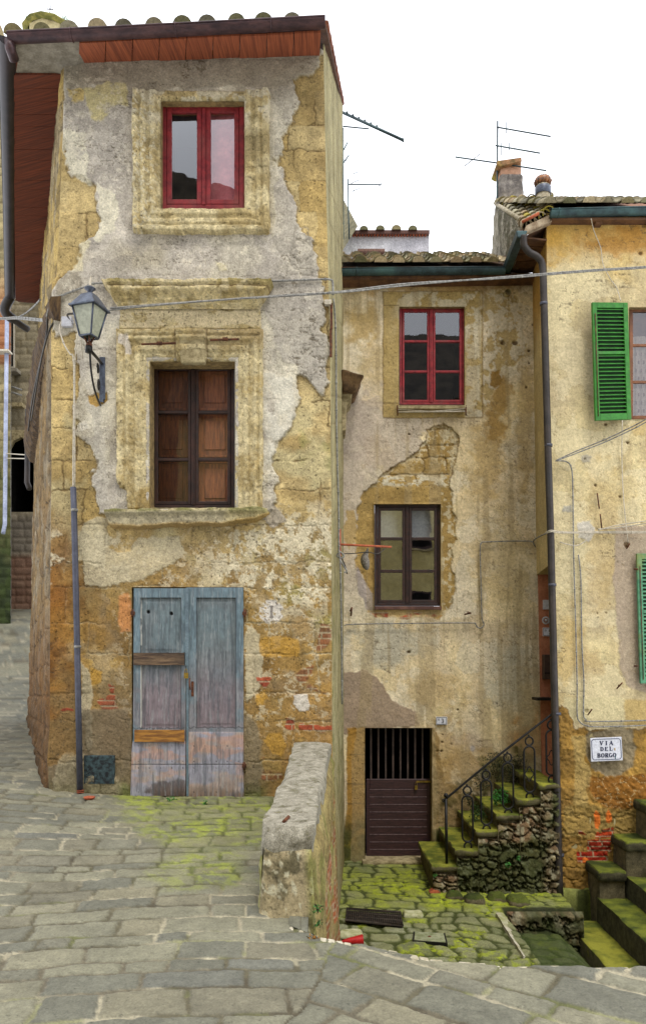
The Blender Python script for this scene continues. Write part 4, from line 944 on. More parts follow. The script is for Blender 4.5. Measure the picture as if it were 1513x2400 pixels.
# blue door
def leaf_paint(kind):
    def f(p):
        x, y = p.x, p.y; g = fbm(p.u*60, p.v*3, 5, 240+kind, .6); n = p.n(5, 5, 241); n2 = p.n(22, 4, 242)
        blue = mixc(np.broadcast_to(S(120, 140, 148), x.shape+(3,)), np.broadcast_to(S(98, 116, 124), x.shape+(3,)), g); p.c = blue
        low = sst(1500, 1640, y); p.paint(low*sst(.3, .7, n), S(134, 124, 126), .7)
        if kind == 0: pan = [(330, 1402, 424, 1532), (332, 1558, 424, 1708)]; split = 1738
        else: pan = [(461, 1402, 552, 1706)]; split = 1716
        for k, (a, b, c, d) in enumerate(pan):
            q = np.minimum(np.minimum(x-a, c-x), np.minimum(y-b, d-y)); m = sst(-1, 1, q)
            p.h = p.h-.022*m+.006*m*sst(6, 12, q); p.paint(m*sst(.3, .7, n), S(122, 122, 124), .5); p.paint(m*.5, S(104, 112, 110))
            p.paint(m*sst(1500, 1650, y), S(132, 110, 116), .6); p.paint(sst(1.5, .5, np.abs(q)), S(56, 56, 54), .8)
            jg = np.abs(((x-a)/(c-a)*7) % 1-.5)*8+2*np.sin(x*.3); p.paint(sst(2, 0, np.abs(y-(d-2+jg*.6))), S(44, 42, 40), .8)
        bt = sst(-1, 1, y-split); p.h = p.h*(1-bt)+.004*bt
        bc = mixc(np.broadcast_to(S(150, 148, 158), x.shape+(3,)), np.broadcast_to(S(168, 150, 140), x.shape+(3,)), sst(.35, .65, fbm(p.u*4, p.v*9, 4, 250+kind)))
        p.c = p.c*(1-bt[..., None])+bc*bt[..., None]
        p.paint(bt*sst(.52, .66, fbm(p.u*5, p.v*12, 4, 252+kind))*sst(1880, 1760, y), S(186, 142, 118), .55)
        p.paint(bt*sst(1830, 1868, y)*sst(.3, .6, n), S(110, 84, 56), .7); p.paint(bt*(kind == 0)*p.blob(400, 1850, 60, 26), S(70, 52, 36), .7)
        for yy in (1792,): p.paint(bt*sst(1.6, .5, np.abs(y-yy)), S(84, 80, 84), .8); p.h = p.h-.004*bt*sst(1.6, .5, np.abs(y-yy))
        nx = np.abs((x-312) % 26-13) < 1.2; ny = (np.abs(y-1748) < 1.2) | (np.abs(y-1784) < 1.2) | (np.abs(y-1800) < 1.2) | (np.abs(y-1856) < 1.2); p.paint((nx & ny)*1., S(60, 50, 50), .8)
        p.mult(.80+.4*g); p.mult(.85+.3*n2); w = sst(.70, .80, fbm(p.u*70, p.v*5, 4, 244)); p.paint(w, S(160, 164, 164), .35); p.paint(sst(.62, .72, fbm(p.u*50, p.v*4, 4, 245)), S(70, 78, 84), .45); p.h = p.h+.0025*g
        if kind == 0: p.paint(sst(1.5, .5, np.abs(x-331))*sst(1380, 1440, y)*(y < 1705)*sst(.4, .5, g), S(210, 206, 196), .8)
        if kind == 0:
            for cx, cy in ((347, 1434), (401, 1438)): m = sst(4.6, 3.6, np.hypot(x-cx, y-cy)); p.paint(m, (.004, .004, .004)); p.h = p.h-.02*m
    return f
DD = 7.985
dr = bpy.data.objects.new('door', None); COL.objects.link(dr); dr.parent = A; dr.location = (0, 0, 0)
dr.location = tuple(-np.array(A.location)); dr['label'] = 'weathered two-leaf blue plank door with patched boards'
mb = MB(); h = HA[2]; P = [np.array(U(*q, DA-.012)) for q in ((309, 1376), (571, 1376), (571, 1890), (309, 1890))]; mb.quad(*[p+(0, .14, 0) for p in P]); mb.quad(P[0], P[1], P[1]+(0, .14, 0), P[0]+(0, .14, 0)); mb.quad(P[0], P[3], P[3]+(0, .14, 0), P[0]+(0, .14, 0)); mb.quad(P[1], P[2], P[2]+(0, .14, 0), P[1]+(0, .14, 0)); mb.build('door_recess', M['reveal'], A)
def leaf(poly_l, poly_r, x0, x1, y0, y1, kind):
    o = facade('door_leaf', x0, x1, y0, y1, 1.5, DD, leaf_paint(kind), M['wood'], dr, left=poly_l, right=poly_r, edge=False)
    s = o.modifiers.new('solid', 'SOLIDIFY'); s.thickness = .035; s.offset = -1; return o
leaf([(1376, 314), (1730, 312), (1760, 309), (1868, 306)], [(1376, 436), (1868, 435)], 305, 437, 1379, 1866, 0)
leaf([(1376, 437), (1868, 438)], [(1376, 570), (1868, 571)], 436, 572, 1377, 1869, 1)
for r, mt in (((313, 1530, 432, 1559), M['boardbrown']), ((315, 1711, 432, 1739), M['boardorange'])):
    mb = MB(); mb.pbox(*r, DD-.03, DD-.004); mb.build('patch_board', mt, dr, .002)
mb = MB(); mb.pbox(434, 1378, 442, 1560, DD-.018, DD); mb.pbox(437, 1560, 442, 1866, DD-.010, DD); mb.build('cover_strip', plain('strip', S(112, 130, 138), S(92, 108, 116), 9, .7), dr)
mb = MB(); mb.pbox(431, 1577, 441, 1590, DD-.05, DD-.03); mb.tube([U(433, 1577, 7.945), U(434, 1568, 7.945), U(438, 1568, 7.945), U(439, 1577, 7.945)], .004, 6); mb.build('padlock', M['brass'], dr)
mb = MB(); mb.ptube([(445, 1590, 7.96), (444, 1598, 7.93), (445, 1610, 7.93), (446, 1616, 7.96)], .007, 6, 3); mb.pbox(448, 1597, 454, 1632, DD-.008, DD); mb.build('door_handle', M['rust'], dr)
for x, y in ((311, 1437), (573, 1437), (572, 1795)):
    mb = MB(); mb.tube([U(x, y-9, 7.965), U(x, y+9, 7.965)], .012, 8); mb.pbox(x-5, y-4, x+5, y+4, 7.965, 7.98); mb.build('hinge', M['rust'], dr)
mb = MB(); mb.pbox(197, 1771, 268, 1837, 7.955, 8.0); o = mb.build('wall_vent', M['vent'], A)
mb = MB()
for k in range(22): x = 199+k*3.1; mb.pbox(x, 1774, x+1.2, 1834, 7.951, 7.956)
for k in range(16): mb.pbox(198, 1775+k*3.9, 267, 1776+k*3.9, 7.952, 7.956)
mb.build('mesh_screen', M['vent'], o)
# rusty bracket near the right corner
mb = MB(); mb.pbox(760, 702, 776, 712, 7.93, 7.99); mb.build('white_bracket', M['cable_white'], A); mb = MB(); mb.pbox(773, 710, 779, 770, 7.96, 7.985); mb.pbox(772, 770, 778, 836, 7.965, 7.985); mb.build('rusty_strap', M['rust'], A)
# mossy light strip: the parapet
PT = thing('parapet_wall', 'low thick parapet wall with lichened concrete top running towards the viewer from the house corner', 'wall', (-.2, 5, -1.6))
f0 = U(690, 1737, 7.98); f1 = U(776, 1739, 7.98); n0 = U(612, 1938, 4.95); n1 = U(733, 1941, 4.85)
b0 = (n0[0]-.025, n0[1]-.03, -1.75); b1 = (U(742, 2190, 4.75)[0], 4.72, -2.2)
P8 = [b0, b1, (f1[0]+.02, 7.98, -3.3), (f0[0], 7.98, -1.7), n0, n1, f1, f0]
rough_block('coping', [(n0[0]-.0, n0[1], n0[2]-.24), (n1[0], n1[1], n1[2]-.24), (f1[0], f1[1], f1[2]-.24), (f0[0], f0[1], f0[2]-.24), n0, n1, f1, f0], (28, 110, 16), .015, .10, M['parapet'], PT, 3, 5)
def par_front(p):
    n = p.n(8, 5, 260, ); p.c = mixc(np.broadcast_to(S(188, 172, 134), p.x.shape+(3,)), np.broadcast_to(S(156, 142, 108), p.x.shape+(3,)), n)
    p.paint(sst(.75, .2, p.y+.5*(n-.5))*sst(.35, .6, p.n(12, 5, 261)), S(74, 70, 48), .75); p.paint(sst(.6, .9, p.n(20, 4, 262))*.8, S(206, 200, 170)); p.paint(sst(.8, 1, p.x)*.6, S(150, 150, 70)); p.paint(sst(.86, 1, p.y), S(84, 68, 40), .8)
    p.h = .03*p.n(4, 4, 263)+.012*n-.03*sst(.86, .95, p.y+.1*(n-.5)); p.a = p.x*0+.5
e = .02
A0 = (n0[0]+e, n0[1]+.015, n0[2]-.13); B0 = (n1[0]-e*.5, n1[1]+.015, n1[2]-.13)
patch('end_face', A0, B0, (b1[0]+.02, b1[1], -2.0), (b0[0], b0[1], -1.75), 90, 150, par_front, M['wall'], PT, N=(0, -1, .05))
def par_side(p):
    n = p.n(6, 5, 270); s = p.x; p.c = mixc(np.broadcast_to(S(176, 160, 104), p.x.shape+(3,)), np.broadcast_to(S(134, 116, 70), p.x.shape+(3,)), n)
    bm = sst(.30, .36, s+.2*(n-.5))*sst(.12, .2, p.y); bricks(p, bm*sst(.35, .5, p.n(3, 3, 271)), 5, (166, 98, 60), (134, 76, 48)); p.paint(sst(.6, .75, p.n(4, 4, 272)), S(120, 124, 56), .6)
    crackle(p, 273, 3.2, 1-bm, (92, 74, 44), .08); p.h = .03*n+.03*p.n(2.5, 3, 274); p.a = s*0+.8
patch('side_face', B0, (f1[0], 7.98, f1[2]-.10), (f1[0]+.06, 7.98, -3.4), (b1[0]+.02, b1[1]+.0, -3.4), 150, 160, par_side, M['wall'], PT, N=(1, -.05, 0))
patch('side_face', (f0[0]+.01, 7.98, f0[2]-.1), (A0[0]-.01, A0[1], A0[2]), (b0[0]+.01, b0[1]+.03, -1.72), (f0[0]-.02, 7.98, -1.6), 90, 60, par_front, M['wall'], PT, N=(-1, 0, 0))
mb = MB(); c = U(670, 1925, 5.05); mb.tube([(c[0]-.01, c[1]-.06, c[2]+.012), (c[0]+.012, c[1]+.07, c[2]+.014)], .014, 4); mb.build('iron_stub', M['rust'], PT)

# ================================================================== LAMP, BOX, PIPES, CABLES on house A
Lc = np.array(U(209, 790, 7.25)); T = thing('wall_lantern', 'grey four-sided street lantern on a scrolled iron bracket beside the cornice', 'lantern', tuple(Lc))
def frust(mb, zc, r0, r1, z0, z1, rot, n=4, cxy=None):
    cx, cy = cxy; V = []
    for r, z in ((r0, z0), (r1, z1)):
        for k in range(n): q = rot+2*pi*k/n; V.append((cx+r*cos(q), cy+r*sin(q), z))
    mb.add(V, [tuple(range(n))[::-1], tuple(range(n, 2*n))]+[(k, (k+1) % n, (k+1) % n+n, k+n) for k in range(n)])
rot = radians(-62); zb = Lc[2]+.0; zt_ = U(209, 722, 7.25)[2]; cx, cy = Lc[0], Lc[1]
def crn(r, z, k): q = rot+2*pi*k/4; return np.array([cx+r*cos(q), cy+r*sin(q), z])
rb, rt = .088, .163
for k in range(4):
    mb = MB(); mb.quad(crn(rb*.97, zb+.01, k), crn(rb*.97, zb+.01, k+1), crn(rt*.97, zt_, k+1), crn(rt*.97, zt_, k)); mb.build('pane', M['frost'], T)
mb = MB()
for k in range(4): mb.tube([crn(rb, zb, k), crn(rt, zt_, k)], .009, 6); mb.tube([crn(rb, zb, k), crn(rb, zb, k+1)], .009, 6)
mb.build('frame', M['lampgrey'], T)
mb = MB(); frust(mb, 0, rt*1.22, rt*1.20, zt_-.012, zt_+.006, rot, 4, (cx, cy)); frust(mb, 0, rt*1.12, rt*.50, zt_+.006, zt_+.125, rot, 4, (cx, cy)); frust(mb, 0, rt*.5, rt*.30, zt_+.125, zt_+.14, rot, 4, (cx, cy)); mb.build('lantern_roof', M['lampgrey'], T, .002)
mb = MB(); mb.lathe((cx, cy, zt_+.135), [(.045, 0), (.026, .015), (.025, .03), (.052, .05), (.055, .056), (.04, .065), (.03, .075), (.0, .085)], 14); mb.build('finial', M['lampgrey'], T)
mb = MB()
for k in range(5): q = k*1.26; mb.tube([(cx+.05*cos(q), cy+.05*sin(q), zb), (cx+.015*cos(q), cy+.015*sin(q), zb-.07)], .007, 5)
mb.lathe((cx, cy, zb-.11), [(.0, 0), (.03, .0), (.03, .03), (.02, .06)], 10); mb.build('lamp_holder', M['rust'], T)
pl0 = U(238, 940, 7.975); pl1 = U(241, 838, 7.975); mb = MB(); mb.pbox(233, 836, 246, 936, 7.955, 7.985); mb.lathe(pl0, [(.03, -.02), (.03, .02)], 8); mb.build('back_plate', M['lampgrey'], T, .004)
ae = np.array([cx, cy, zb-.12]); ab = np.array(U(239, 852, 7.96)); mb = MB(); mb.tube([ae+(0, 0, .01), ab], .016, 6); mb.lathe(ae, [(.0, -.03), (.035, -.03), (.035, .03), (0, .03)], 6); mb.build('bracket_arm', M['iron'], T)
def barm(s, z): p = ab+(ae-ab)*s; return np.array([p[0], p[1], z])
mb = MB(); zA = ab[2]; sc = []
for k in range(22):
    q = k/21; s = .92-.90*q**2.2; z = zA-.03-.42*math.sin(q*pi*.5)**.9; sc.append(barm(s*(1 if q < .9 else 1), z))
mb.tube(sc, .010, 6)
def spiral(cs, cz, r0, turns, ph, n=26): return [barm(cs+r0*(1-.8*k/n)*cos(ph+turns*2*pi*k/n)/.8, cz+r0*(1-.8*k/n)*sin(ph+turns*2*pi*k/n)) for k in range(n)]
mb.tube(spiral(.30, zA-.14, .06, 1.4, 0), .008, 5); mb.tube(spiral(.22, zA-.27, .075, 1.4, 2.5), .008, 5); mb.tube(spiral(.86, zA-.07, .045, 1.2, 1), .008, 5); mb.build('scroll', M['iron'], T)

mb = MB(); mb.pbox(144, 741, 168, 764, 7.93, 7.98); o = mb.build('junction_box', M['plastic'], None, .004); tag(o, 'small square pale grey junction box on the wall left of the lantern', 'junction box')
mb = MB(); mb.pbox(166, 750, 172, 758, 7.945, 7.965); mb.build('cable_gland', M['plastic'], o)
def cable(label, paths, r, mat, group=None, clips=0, smooth=5, name='cable'):
    mb = MB()
    for P in paths: mb.tube(crom([U(*q) for q in P], smooth), r, 6)
    if clips:
        for P in paths:
            W = crom([np.array(U(*q)) for q in P], smooth); L = 0; nxt = clips
            for i in range(1, len(W)):
                s = np.linalg.norm(W[i]-W[i-1])
                while L+s > nxt:
                    t = (nxt-L)/s; c = W[i-1]+(W[i]-W[i-1])*t; d = (W[i]-W[i-1])/s*.010; mb.tube([c-d, c+d], r*1.35, 6); nxt += clips
                L += s
    o = mb.build(name, mat); tag(o, label, 'cable', group); return o
cable('grey conduit cable running along the plaster just above the stone cornice',
      [[(110, 742, 8.06), (119, 712, 7.96), (132, 698, 7.95), (200, 672, 7.95), (225, 664, 7.95), (330, 664, 7.95), (450, 661, 7.95), (600, 660, 7.95), (740, 655, 7.95), (772, 655, 7.95), (779, 662, 7.97), (780, 690, 7.97)]], .011, M['cable'], clips=.22)
cable('thick twin overhead cable sagging from the lantern across the street to the upper right',
      [[(247, 730, 7.5), (258, 727, 7.75), (340, 718, 7.7), (520, 703, 7.7), (790, 686, 7.8), (960, 668, 8.3), (1180, 649, 8.9), (1380, 633, 9.3), (1560, 621, 9.5), (1900, 590, 10)],
       [(258, 722, 7.75), (400, 711, 7.7), (650, 693, 7.75), (790, 684, 7.8), (960, 664, 8.3), (1180, 652, 8.9), (1380, 636, 9.3), (1560, 624, 9.5), (1900, 592, 10)]], .0085, M['cable'], clips=.45)
cable('pale cable dropping beside the brown drainpipe on the right corner of the tall house',
      [[(781, 700, 8.3), (786, 780, 8.4), (788, 1000, 8.5), (793, 1200, 8.6), (794, 1290, 8.6), (797, 1330, 8.6), (800, 1500, 8.7), (801, 1650, 8.8)]], .011, M['cable'], clips=.3)
cable('thin pale cable looping from the junction box down to the slate-coloured pipe',
      [[(146, 752, 7.94), (140, 770, 7.94), (150, 805, 7.94), (165, 830, 7.94), (172, 836, 7.94), (174, 900, 7.94), (173, 1000, 7.94), (172, 1080, 7.94), (172, 1145, 7.94)]], .008, M['cable_white'], clips=.24)
cable('thin pale cable running down the wall just right of the slate-coloured pipe',
      [[(181, 795, 7.9), (178, 820, 7.94), (176, 860, 7.94), (176, 1000, 7.94), (176, 1140, 7.94)], [(190, 795, 7.5), (194, 840, 7.9)], [(213, 648, 7.95), (206, 690, 7.4), (203, 700, 7.3)], [(214, 650, 7.95), (212, 680, 7.5)]], .006, M['cable_white'])
cable('curved grey cable hooked round the house corner left of the lantern', [[(168, 754, 7.94), (158, 738, 7.93), (172, 735, 7.9), (185, 734, 7.5)], [(130, 750, 8.0), (118, 770, 8.0), (108, 800, 8.15), (96, 850, 8.6), (84, 920, 9.4), (74, 985, 10.5)],
      [(112, 730, 8.06), (110, 780, 8.2), (100, 830, 8.5), (88, 880, 9.2), (76, 940, 10.2), (66, 1010, 12)]], .010, M['cable_dark'])
dp = MB(); dp.ptube([(172, 1142, 7.93), (174, 1200, 7.93), (180, 1450, 7.93), (184, 1650, 7.92), (188, 1850, 7.91)], .031, 12); dpo = dp.build('downpipe', M['pipe_slate']); tag(dpo, 'slate-coloured metal pipe covering the cables left of the blue door', 'pipe')
for x, y in ((175, 1196), (182, 1516)):
    mb = MB(); mb.ptube([(x, y-3, 7.93), (x, y+3, 7.93)], .036, 12); mb.build('pipe_clamp', M['cable'], dpo)
mb = MB()
for k in range(4): mb.ptube([(189, 1852+k*4, 7.91), (189, 1854+k*4, 7.91)], .036, 12)
mb.build('pipe_shoe', M['terra'], dpo)
c = onstreet(226, 1863, .0); mb = MB(); mb.lathe((c[0], 7.72, c[2]+.0), [(0, .0), (.045, .0), (.058, .02), (.05, .024), (.044, .012), (0, .010)], 14); tag(mb.build('clay_saucer', M['terra']), 'small terracotta saucer on the mossy paving right of the slate-coloured pipe', 'saucer')
# ================================================================== HOUSE B (middle)
DB = 11.1
B = thing('ochre_house', 'set-back beige and ochre house with two windows and barred cellar door below a tiled roof', 'house', (1.6, 11.1, -2.9))
HB = [(935, 719, 1088, 949), (877, 1181, 1032, 1428), (855, 1706, 1012, 2022)]
def paint_B(p):
    x, y = p.x, p.y; n1 = p.n(1.1, 5, 301); n2 = p.n(7, 5, 302); n3 = p.n(26, 4, 303); st = fbm(p.u*5, p.v*.8, 5, 304, .6); wa, wb = p.warp(4)
    p.c = mixc(np.broadcast_to(S(240, 220, 174), x.shape+(3,)), np.broadcast_to(S(224, 207, 174), x.shape+(3,)), sst(.3, .7, n1))
    p.paint(sst(.45, .7, st)*.4, S(214, 192, 154)); pe = p.n(2.4, 6, 320); p.paint(sst(.55, .565, pe)*.5, S(232, 222, 196)); p.paint(sst(.007, .002, np.abs(pe-.55))*.5, S(150, 130, 96)); p.mult(.90+.2*n2)
    p.h = .006*(n2-.5)+.004*(n3-.5)+.010*(n1-.5)
    # mauve-grey wash at left, ochre stains right
    p.paint(sst(900, 820, x)*sst(820, 1000, y)*sst(1500, 1300, y)*.65, S(186, 170, 156)); p.paint(p.blob(900, 1010, 130, 110, .5)*.6, S(188, 172, 156))
    for cx, cy, rx, ry, c, am in ((1165, 950, 42, 120, (178, 140, 70), .85), (1140, 1090, 60, 120, (194, 162, 98), .6), (1020, 670, 260, 36, (184, 146, 76), .7), (850, 760, 60, 70, (186, 156, 92), .8), (880, 850, 50, 50, (196, 172, 118), .6),
                                  (900, 1510, 120, 70, (190, 184, 164), .8), (1190, 1580, 60, 110, (204, 198, 176), .7), (1010, 1620, 90, 60, (206, 176, 116), .6), (1180, 1320, 90, 160, (204, 180, 128), .6), (1230, 1000, 26, 220, (188, 158, 96), .6),
                                  (1040, 1760, 60, 110, (182, 146, 82), .6), (1120, 1800, 90, 60, (170, 134, 70), .7), (1240, 1740, 60, 70, (192, 140, 72), .7), (1100, 1740, 60, 30, (188, 168, 146), .5), (1150, 1810, 60, 26, (178, 170, 150), .7)):
        p.paint(p.blob(cx, cy, rx, ry, .45, 5, .6), S(*c), am)
    ln = np.abs(np.interp(y, [690, 760, 830, 900, 1000], [1180, 1215, 1225, 1205, 1190])-x+wa*60)
    crackle(p, 305, 5.5, np.clip(sst(.42, .6, n1)*sst(1090, 1130, x)+sst(.5, .65, p.n(1.7, 3, 330))*.7, 0, 1), (134, 116, 86), .05)
    crackle(p, 306, 4.5, np.clip(p.blob(930, 1510, 160, 70, .4)+p.blob(1000, 1080, 300, 60, .4)*.5+sst(820, 900, y)*sst(1120, 1160, x)*.6, 0, 1), (120, 104, 80), .03)
    cracks(p, 307, 1.6, .008, .9)
    # flaking area right of the red window
    m = p.m([(1130, 690), (1180, 682), (1215, 700), (1228, 760), (1230, 830), (1212, 860), (1180, 870), (1172, 900), (1150, 930), (1140, 960), (1131, 978)], 10, 2, 31)
    fl = sst(.42, .5, fbm(p.u*9, p.v*9, 5, 308, .65)); c = mixc(np.broadcast_to(S(196, 172, 120), x.shape+(3,)), np.broadcast_to(S(220, 206, 178), x.shape+(3,)), fl); p.c = p.c*(1-m[..., None])+c*m[..., None]; p.h = p.h-.012*m+.012*m*fl
    m = p.m([(1148, 868), (1172, 866), (1176, 896), (1158, 912), (1148, 905)], 5, 1.5, 32); p.paint(m, S(160, 124, 60), .95)
    for cx, cy, r in ((1178, 803, 9), (1207, 803, 9), (1238, 822, 5), (1184, 690, 7), (1238, 850, 4), (958, 1017, 4), (957, 1528, 5), (1232, 908, 4), (1247, 762, 5), (1072, 1664, 4), (1035, 1740, 4), (1036, 1722, 3), (1033, 1760, 4), (1057, 1744, 3), (1025, 1760, 5)):
        k = p.blob(cx, cy, r*.8, r*.7, .35, 8, .3); p.paint(k, S(88, 66, 40), .9); p.h = p.h-.02*k
    # stone band round the red window
    m = p.m([(897, 684), (1130, 682), (1130, 978), (897, 980)], 1.2, 1.2, 33)
    bc = mixc(np.broadcast_to(S(192, 168, 112), x.shape+(3,)), np.broadcast_to(S(176, 150, 92), x.shape+(3,)), n2); p.c = p.c*(1-m[..., None])+bc*m[..., None]; p.a = p.a+m*.8; p.h = p.h+.006*m
    p.paint(m*sst(.45, .56, p.n(8, 5, 309))*np.clip(sst(1085, 1095, x)*sst(1130, 1118, x)*sst(720, 760, y)+sst(830, 700, y)*sst(900, 960, x)*.8+sst(940, 960, y)*sst(1090, 1100, x)*.8, 0, 1), S(220, 210, 184), .85)
    p.paint(sst(2, .6, np.abs(y-716))*m*(x < 935)+sst(2, .6, np.abs(y-945))*m*(x < 935), S(110, 88, 54), .7)
    sd = p.sd([(897, 684), (1130, 682), (1130, 978), (897, 980)], 1.2, 33); p.paint(sst(1.8, .4, np.abs(sd)), S(124, 100, 64), .7)
    # exposed stone above and round the brown window
    poly = [(1040, 994), (1064, 1004), (1074, 1030), (1068, 1060), (1062, 1110), (1052, 1132), (1058, 1152), (1055, 1185), (1066, 1205), (1068, 1280), (1056, 1300), (1060, 1340), (1068, 1385), (1055, 1420), (1030, 1447), (880, 1447), (865, 1438), (860, 1402), (850, 1362), (836, 1322), (833, 1270), (838, 1192), (858, 1150), (885, 1125), (910, 1103), (940, 1087), (975, 1062), (985, 1040), (1005, 1012)]
    sg = p.sd(poly, 7, 34); m = sst(-1.2, 1.2, sg)
    d, i, j = stones(p.u+wa*.05, p.v+wb*.04+.02, .22, .42, 34, .5, .03, .004)
    sc = mixc(np.broadcast_to(S(184, 154, 92), x.shape+(3,)), np.broadcast_to(S(168, 138, 80), x.shape+(3,)), i)*(.84+.3*n2)[..., None]
    p.c = p.c*(1-m[..., None])+sc*m[..., None]; up_ = sst(1150, 1130, y); p.a = p.a+m; p.h = p.h-.026*m+m*(.01*n2)-.014*m*up_*sst(.010, 0, d); p.paint(m*up_*sst(.007, 0, d), S(112, 88, 52), .8)
    sp = sst(.52, .6, fbm(p.u*14, p.v*14, 5, 310, .7))*m*sst(1120, 1050, y); p.paint(sp, S(224, 208, 170), .85)
    wb_ = sst(.36, .46, fbm(p.u*6, p.v*16, 5, 311, .7))*sst(1104, 1122, y+8*wa)*sst(1144, 1134, y)*m*sst(1060, 1050, x); p.paint(wb_, S(226, 216, 188), .95)
    p.paint(sst(2.0, .4, np.abs(sg+.5))*(.3+.5*sst(1160, 1130, y)), S(110, 88, 56)); p.paint(sst(1.4, 3, sg)*sst(5, 3, sg)*sst(1150, 1120, y)*.6, S(224, 210, 176))
    wf = sst(.60, .66, p.n(20, 4, 312))*m*sst(1030, 1036, x); p.paint(wf, S(222, 210, 176), .7)
    m2 = p.m([(833, 1340), (850, 1362), (862, 1402), (876, 1428), (880, 1445), (866, 1440), (858, 1415), (848, 1392), (836, 1370)], 5, 2, 35)
    m2 = np.maximum(m2, p.m([(832, 1325), (842, 1330), (862, 1370), (876, 1392), (876, 1432), (858, 1430), (850, 1400), (838, 1390)], 5, 2, 36)); p.paint(m2, S(172, 160, 152), .9)
    m = p.m([(812, 1200), (830, 1196), (834, 1270), (818, 1290), (806, 1270)], 6, 2, 37); p.paint(m, S(190, 160, 100), .85)
    m = p.m([(865, 1428), (1040, 1428), (1030, 1446), (960, 1450), (880, 1446)], 3, 2, 38); p.paint(m, S(176, 152, 104), .8); bricks(p, m*sst(1432, 1436, y)*sst(.45, .55, p.n(6, 3, 313)), 2)
    # mauve cement patch, stone jamb left of the cellar door
    m = p.m([(800, 1572), (850, 1568), (885, 1585), (904, 1620), (930, 1642), (965, 1666), (985, 1702), (800, 1722)], 7, 2, 39); p.paint(m, S(162, 140, 118), .9); p.h = p.h+.006*m
    m = p.m([(812, 1708), (855, 1706), (855, 2030), (790, 2030), (806, 1960), (812, 1900)], 3, 2, 40); p.paint(m, S(176, 132, 54), .95); p.a = p.a+m
    for yy in (1768, 1836, 1884): p.paint(m*sst(2, .5, np.abs(y-yy+wa*6)), S(96, 72, 36), .8)
    m = p.m([(1012, 1706), (1022, 1706), (1030, 1760), (1040, 1830), (1120, 1870), (1120, 2060), (1012, 2060)], 6, 3, 41); p.paint(m, S(146, 118, 68), .85); p.h = p.h+.02*m*n2
    crackle(p, 314, 6, m*sst(1820, 1850, y), (84, 66, 40), .08)
    gm = sst(1900, 2000, y+80*(n2-.5)); p.paint(gm, S(78, 90, 32), .9); p.paint(sst(1960, 1850, y)*0+sst(1880, 1960, y)*sst(.4, .6, n2), S(70, 66, 36), .6)
    m = p.blob(1190, 1805, 90, 62, .5, 9, .5); p.paint(m, S(112, 116, 52), .75); p.paint(m*sst(.45, .6, p.n(16, 4, 315)), S(72, 62, 34), .7); p.paint(p.blob(1090, 1880, 80, 70, .5, 9, .4)*sst(.4, .6, n2), S(96, 84, 44), .8)
    m = p.blob(1030, 1668, 15, 18, .2, 7, .4); p.paint(m, S(208, 188, 132), .6); m = p.blob(1106, 1754, 7, 9, .2, 7, .4); p.paint(m, S(170, 164, 160), .8)
    # conduit stains, vertical streaks
    p.paint(sst(.58, .72, fbm(p.u*9, p.v*.5, 4, 316))*.5, S(172, 152, 112))
    p.paint(sst(690, 655, y+14*wa), S(120, 84, 52), .8)  # shadow band under the gutter, painted dark brown into the wall top
o = facade('front_wall', 786, 1330, 640, 2070, 2, DB, paint_B, M['plaster'], B, HB, edge=False)
# window hardware B
reveal(B, HB[0], DB, DB+.12, M['reveal']); window(B, (936, 720, 1087, 948), DB+.05, 5, (1006, 1014), [(797, 802), (868, 873)], 5, M['redpaint2'], M['glass_m'], None, 'red six-pane casement window'); room(B, (939, 723, 1084, 944), DB+.14, DB+1.0)
mb = MB(); mb.pbox(932, 950, 1092, 958, DB-.10, DB+.02); mb.build('window_sill', M['stonegrey'], B, .006)
mb = MB(); mb.ptube([(931, 966, DB-.12), (1010, 965, DB-.12), (1091, 964, DB-.12)], .010, 6); mb.ptube([(931, 960, DB-.12), (1010, 964, DB-.13), (1091, 958, DB-.12)], .005, 5); mb.build('clothes_rod', M['cable_white'], B)
mb = MB()
for x in (931, 1091): mb = MB(); mb.ptube([(x, 950, DB), (x, 958, DB-.14), (x, 974, DB-.13)], .010, 5); mb.build('rod_bracket', M['rust'], B)
reveal(B, HB[1], DB, DB+.12, M['reveal']); window(B, (878, 1182, 1031, 1420), DB+.05, 6, (950, 957), [(1259, 1266), (1335, 1342)], 7, M['brownframe'], M['glass_b'], None, 'dark brown six-pane window with pale blinds behind its top panes'); room(B, (883, 1187, 1026, 1416), DB+.30, DB+1.0)
for a, b in ((884, 944), (962, 1024)):
    mb = MB(); mb.pbox(a, 1188, b, 1262, DB+.2, DB+.205); mb.build('blind', plain('blind', S(186, 190, 192), S(170, 174, 178), 5, .9, bmp=0), B)
mb = MB(); mb.pbox(877, 1421, 1034, 1429, DB-.015, DB+.1); mb.build('window_sill', plain('wood_sill', S(120, 84, 70), S(88, 58, 50), 8, .8), B, .004)
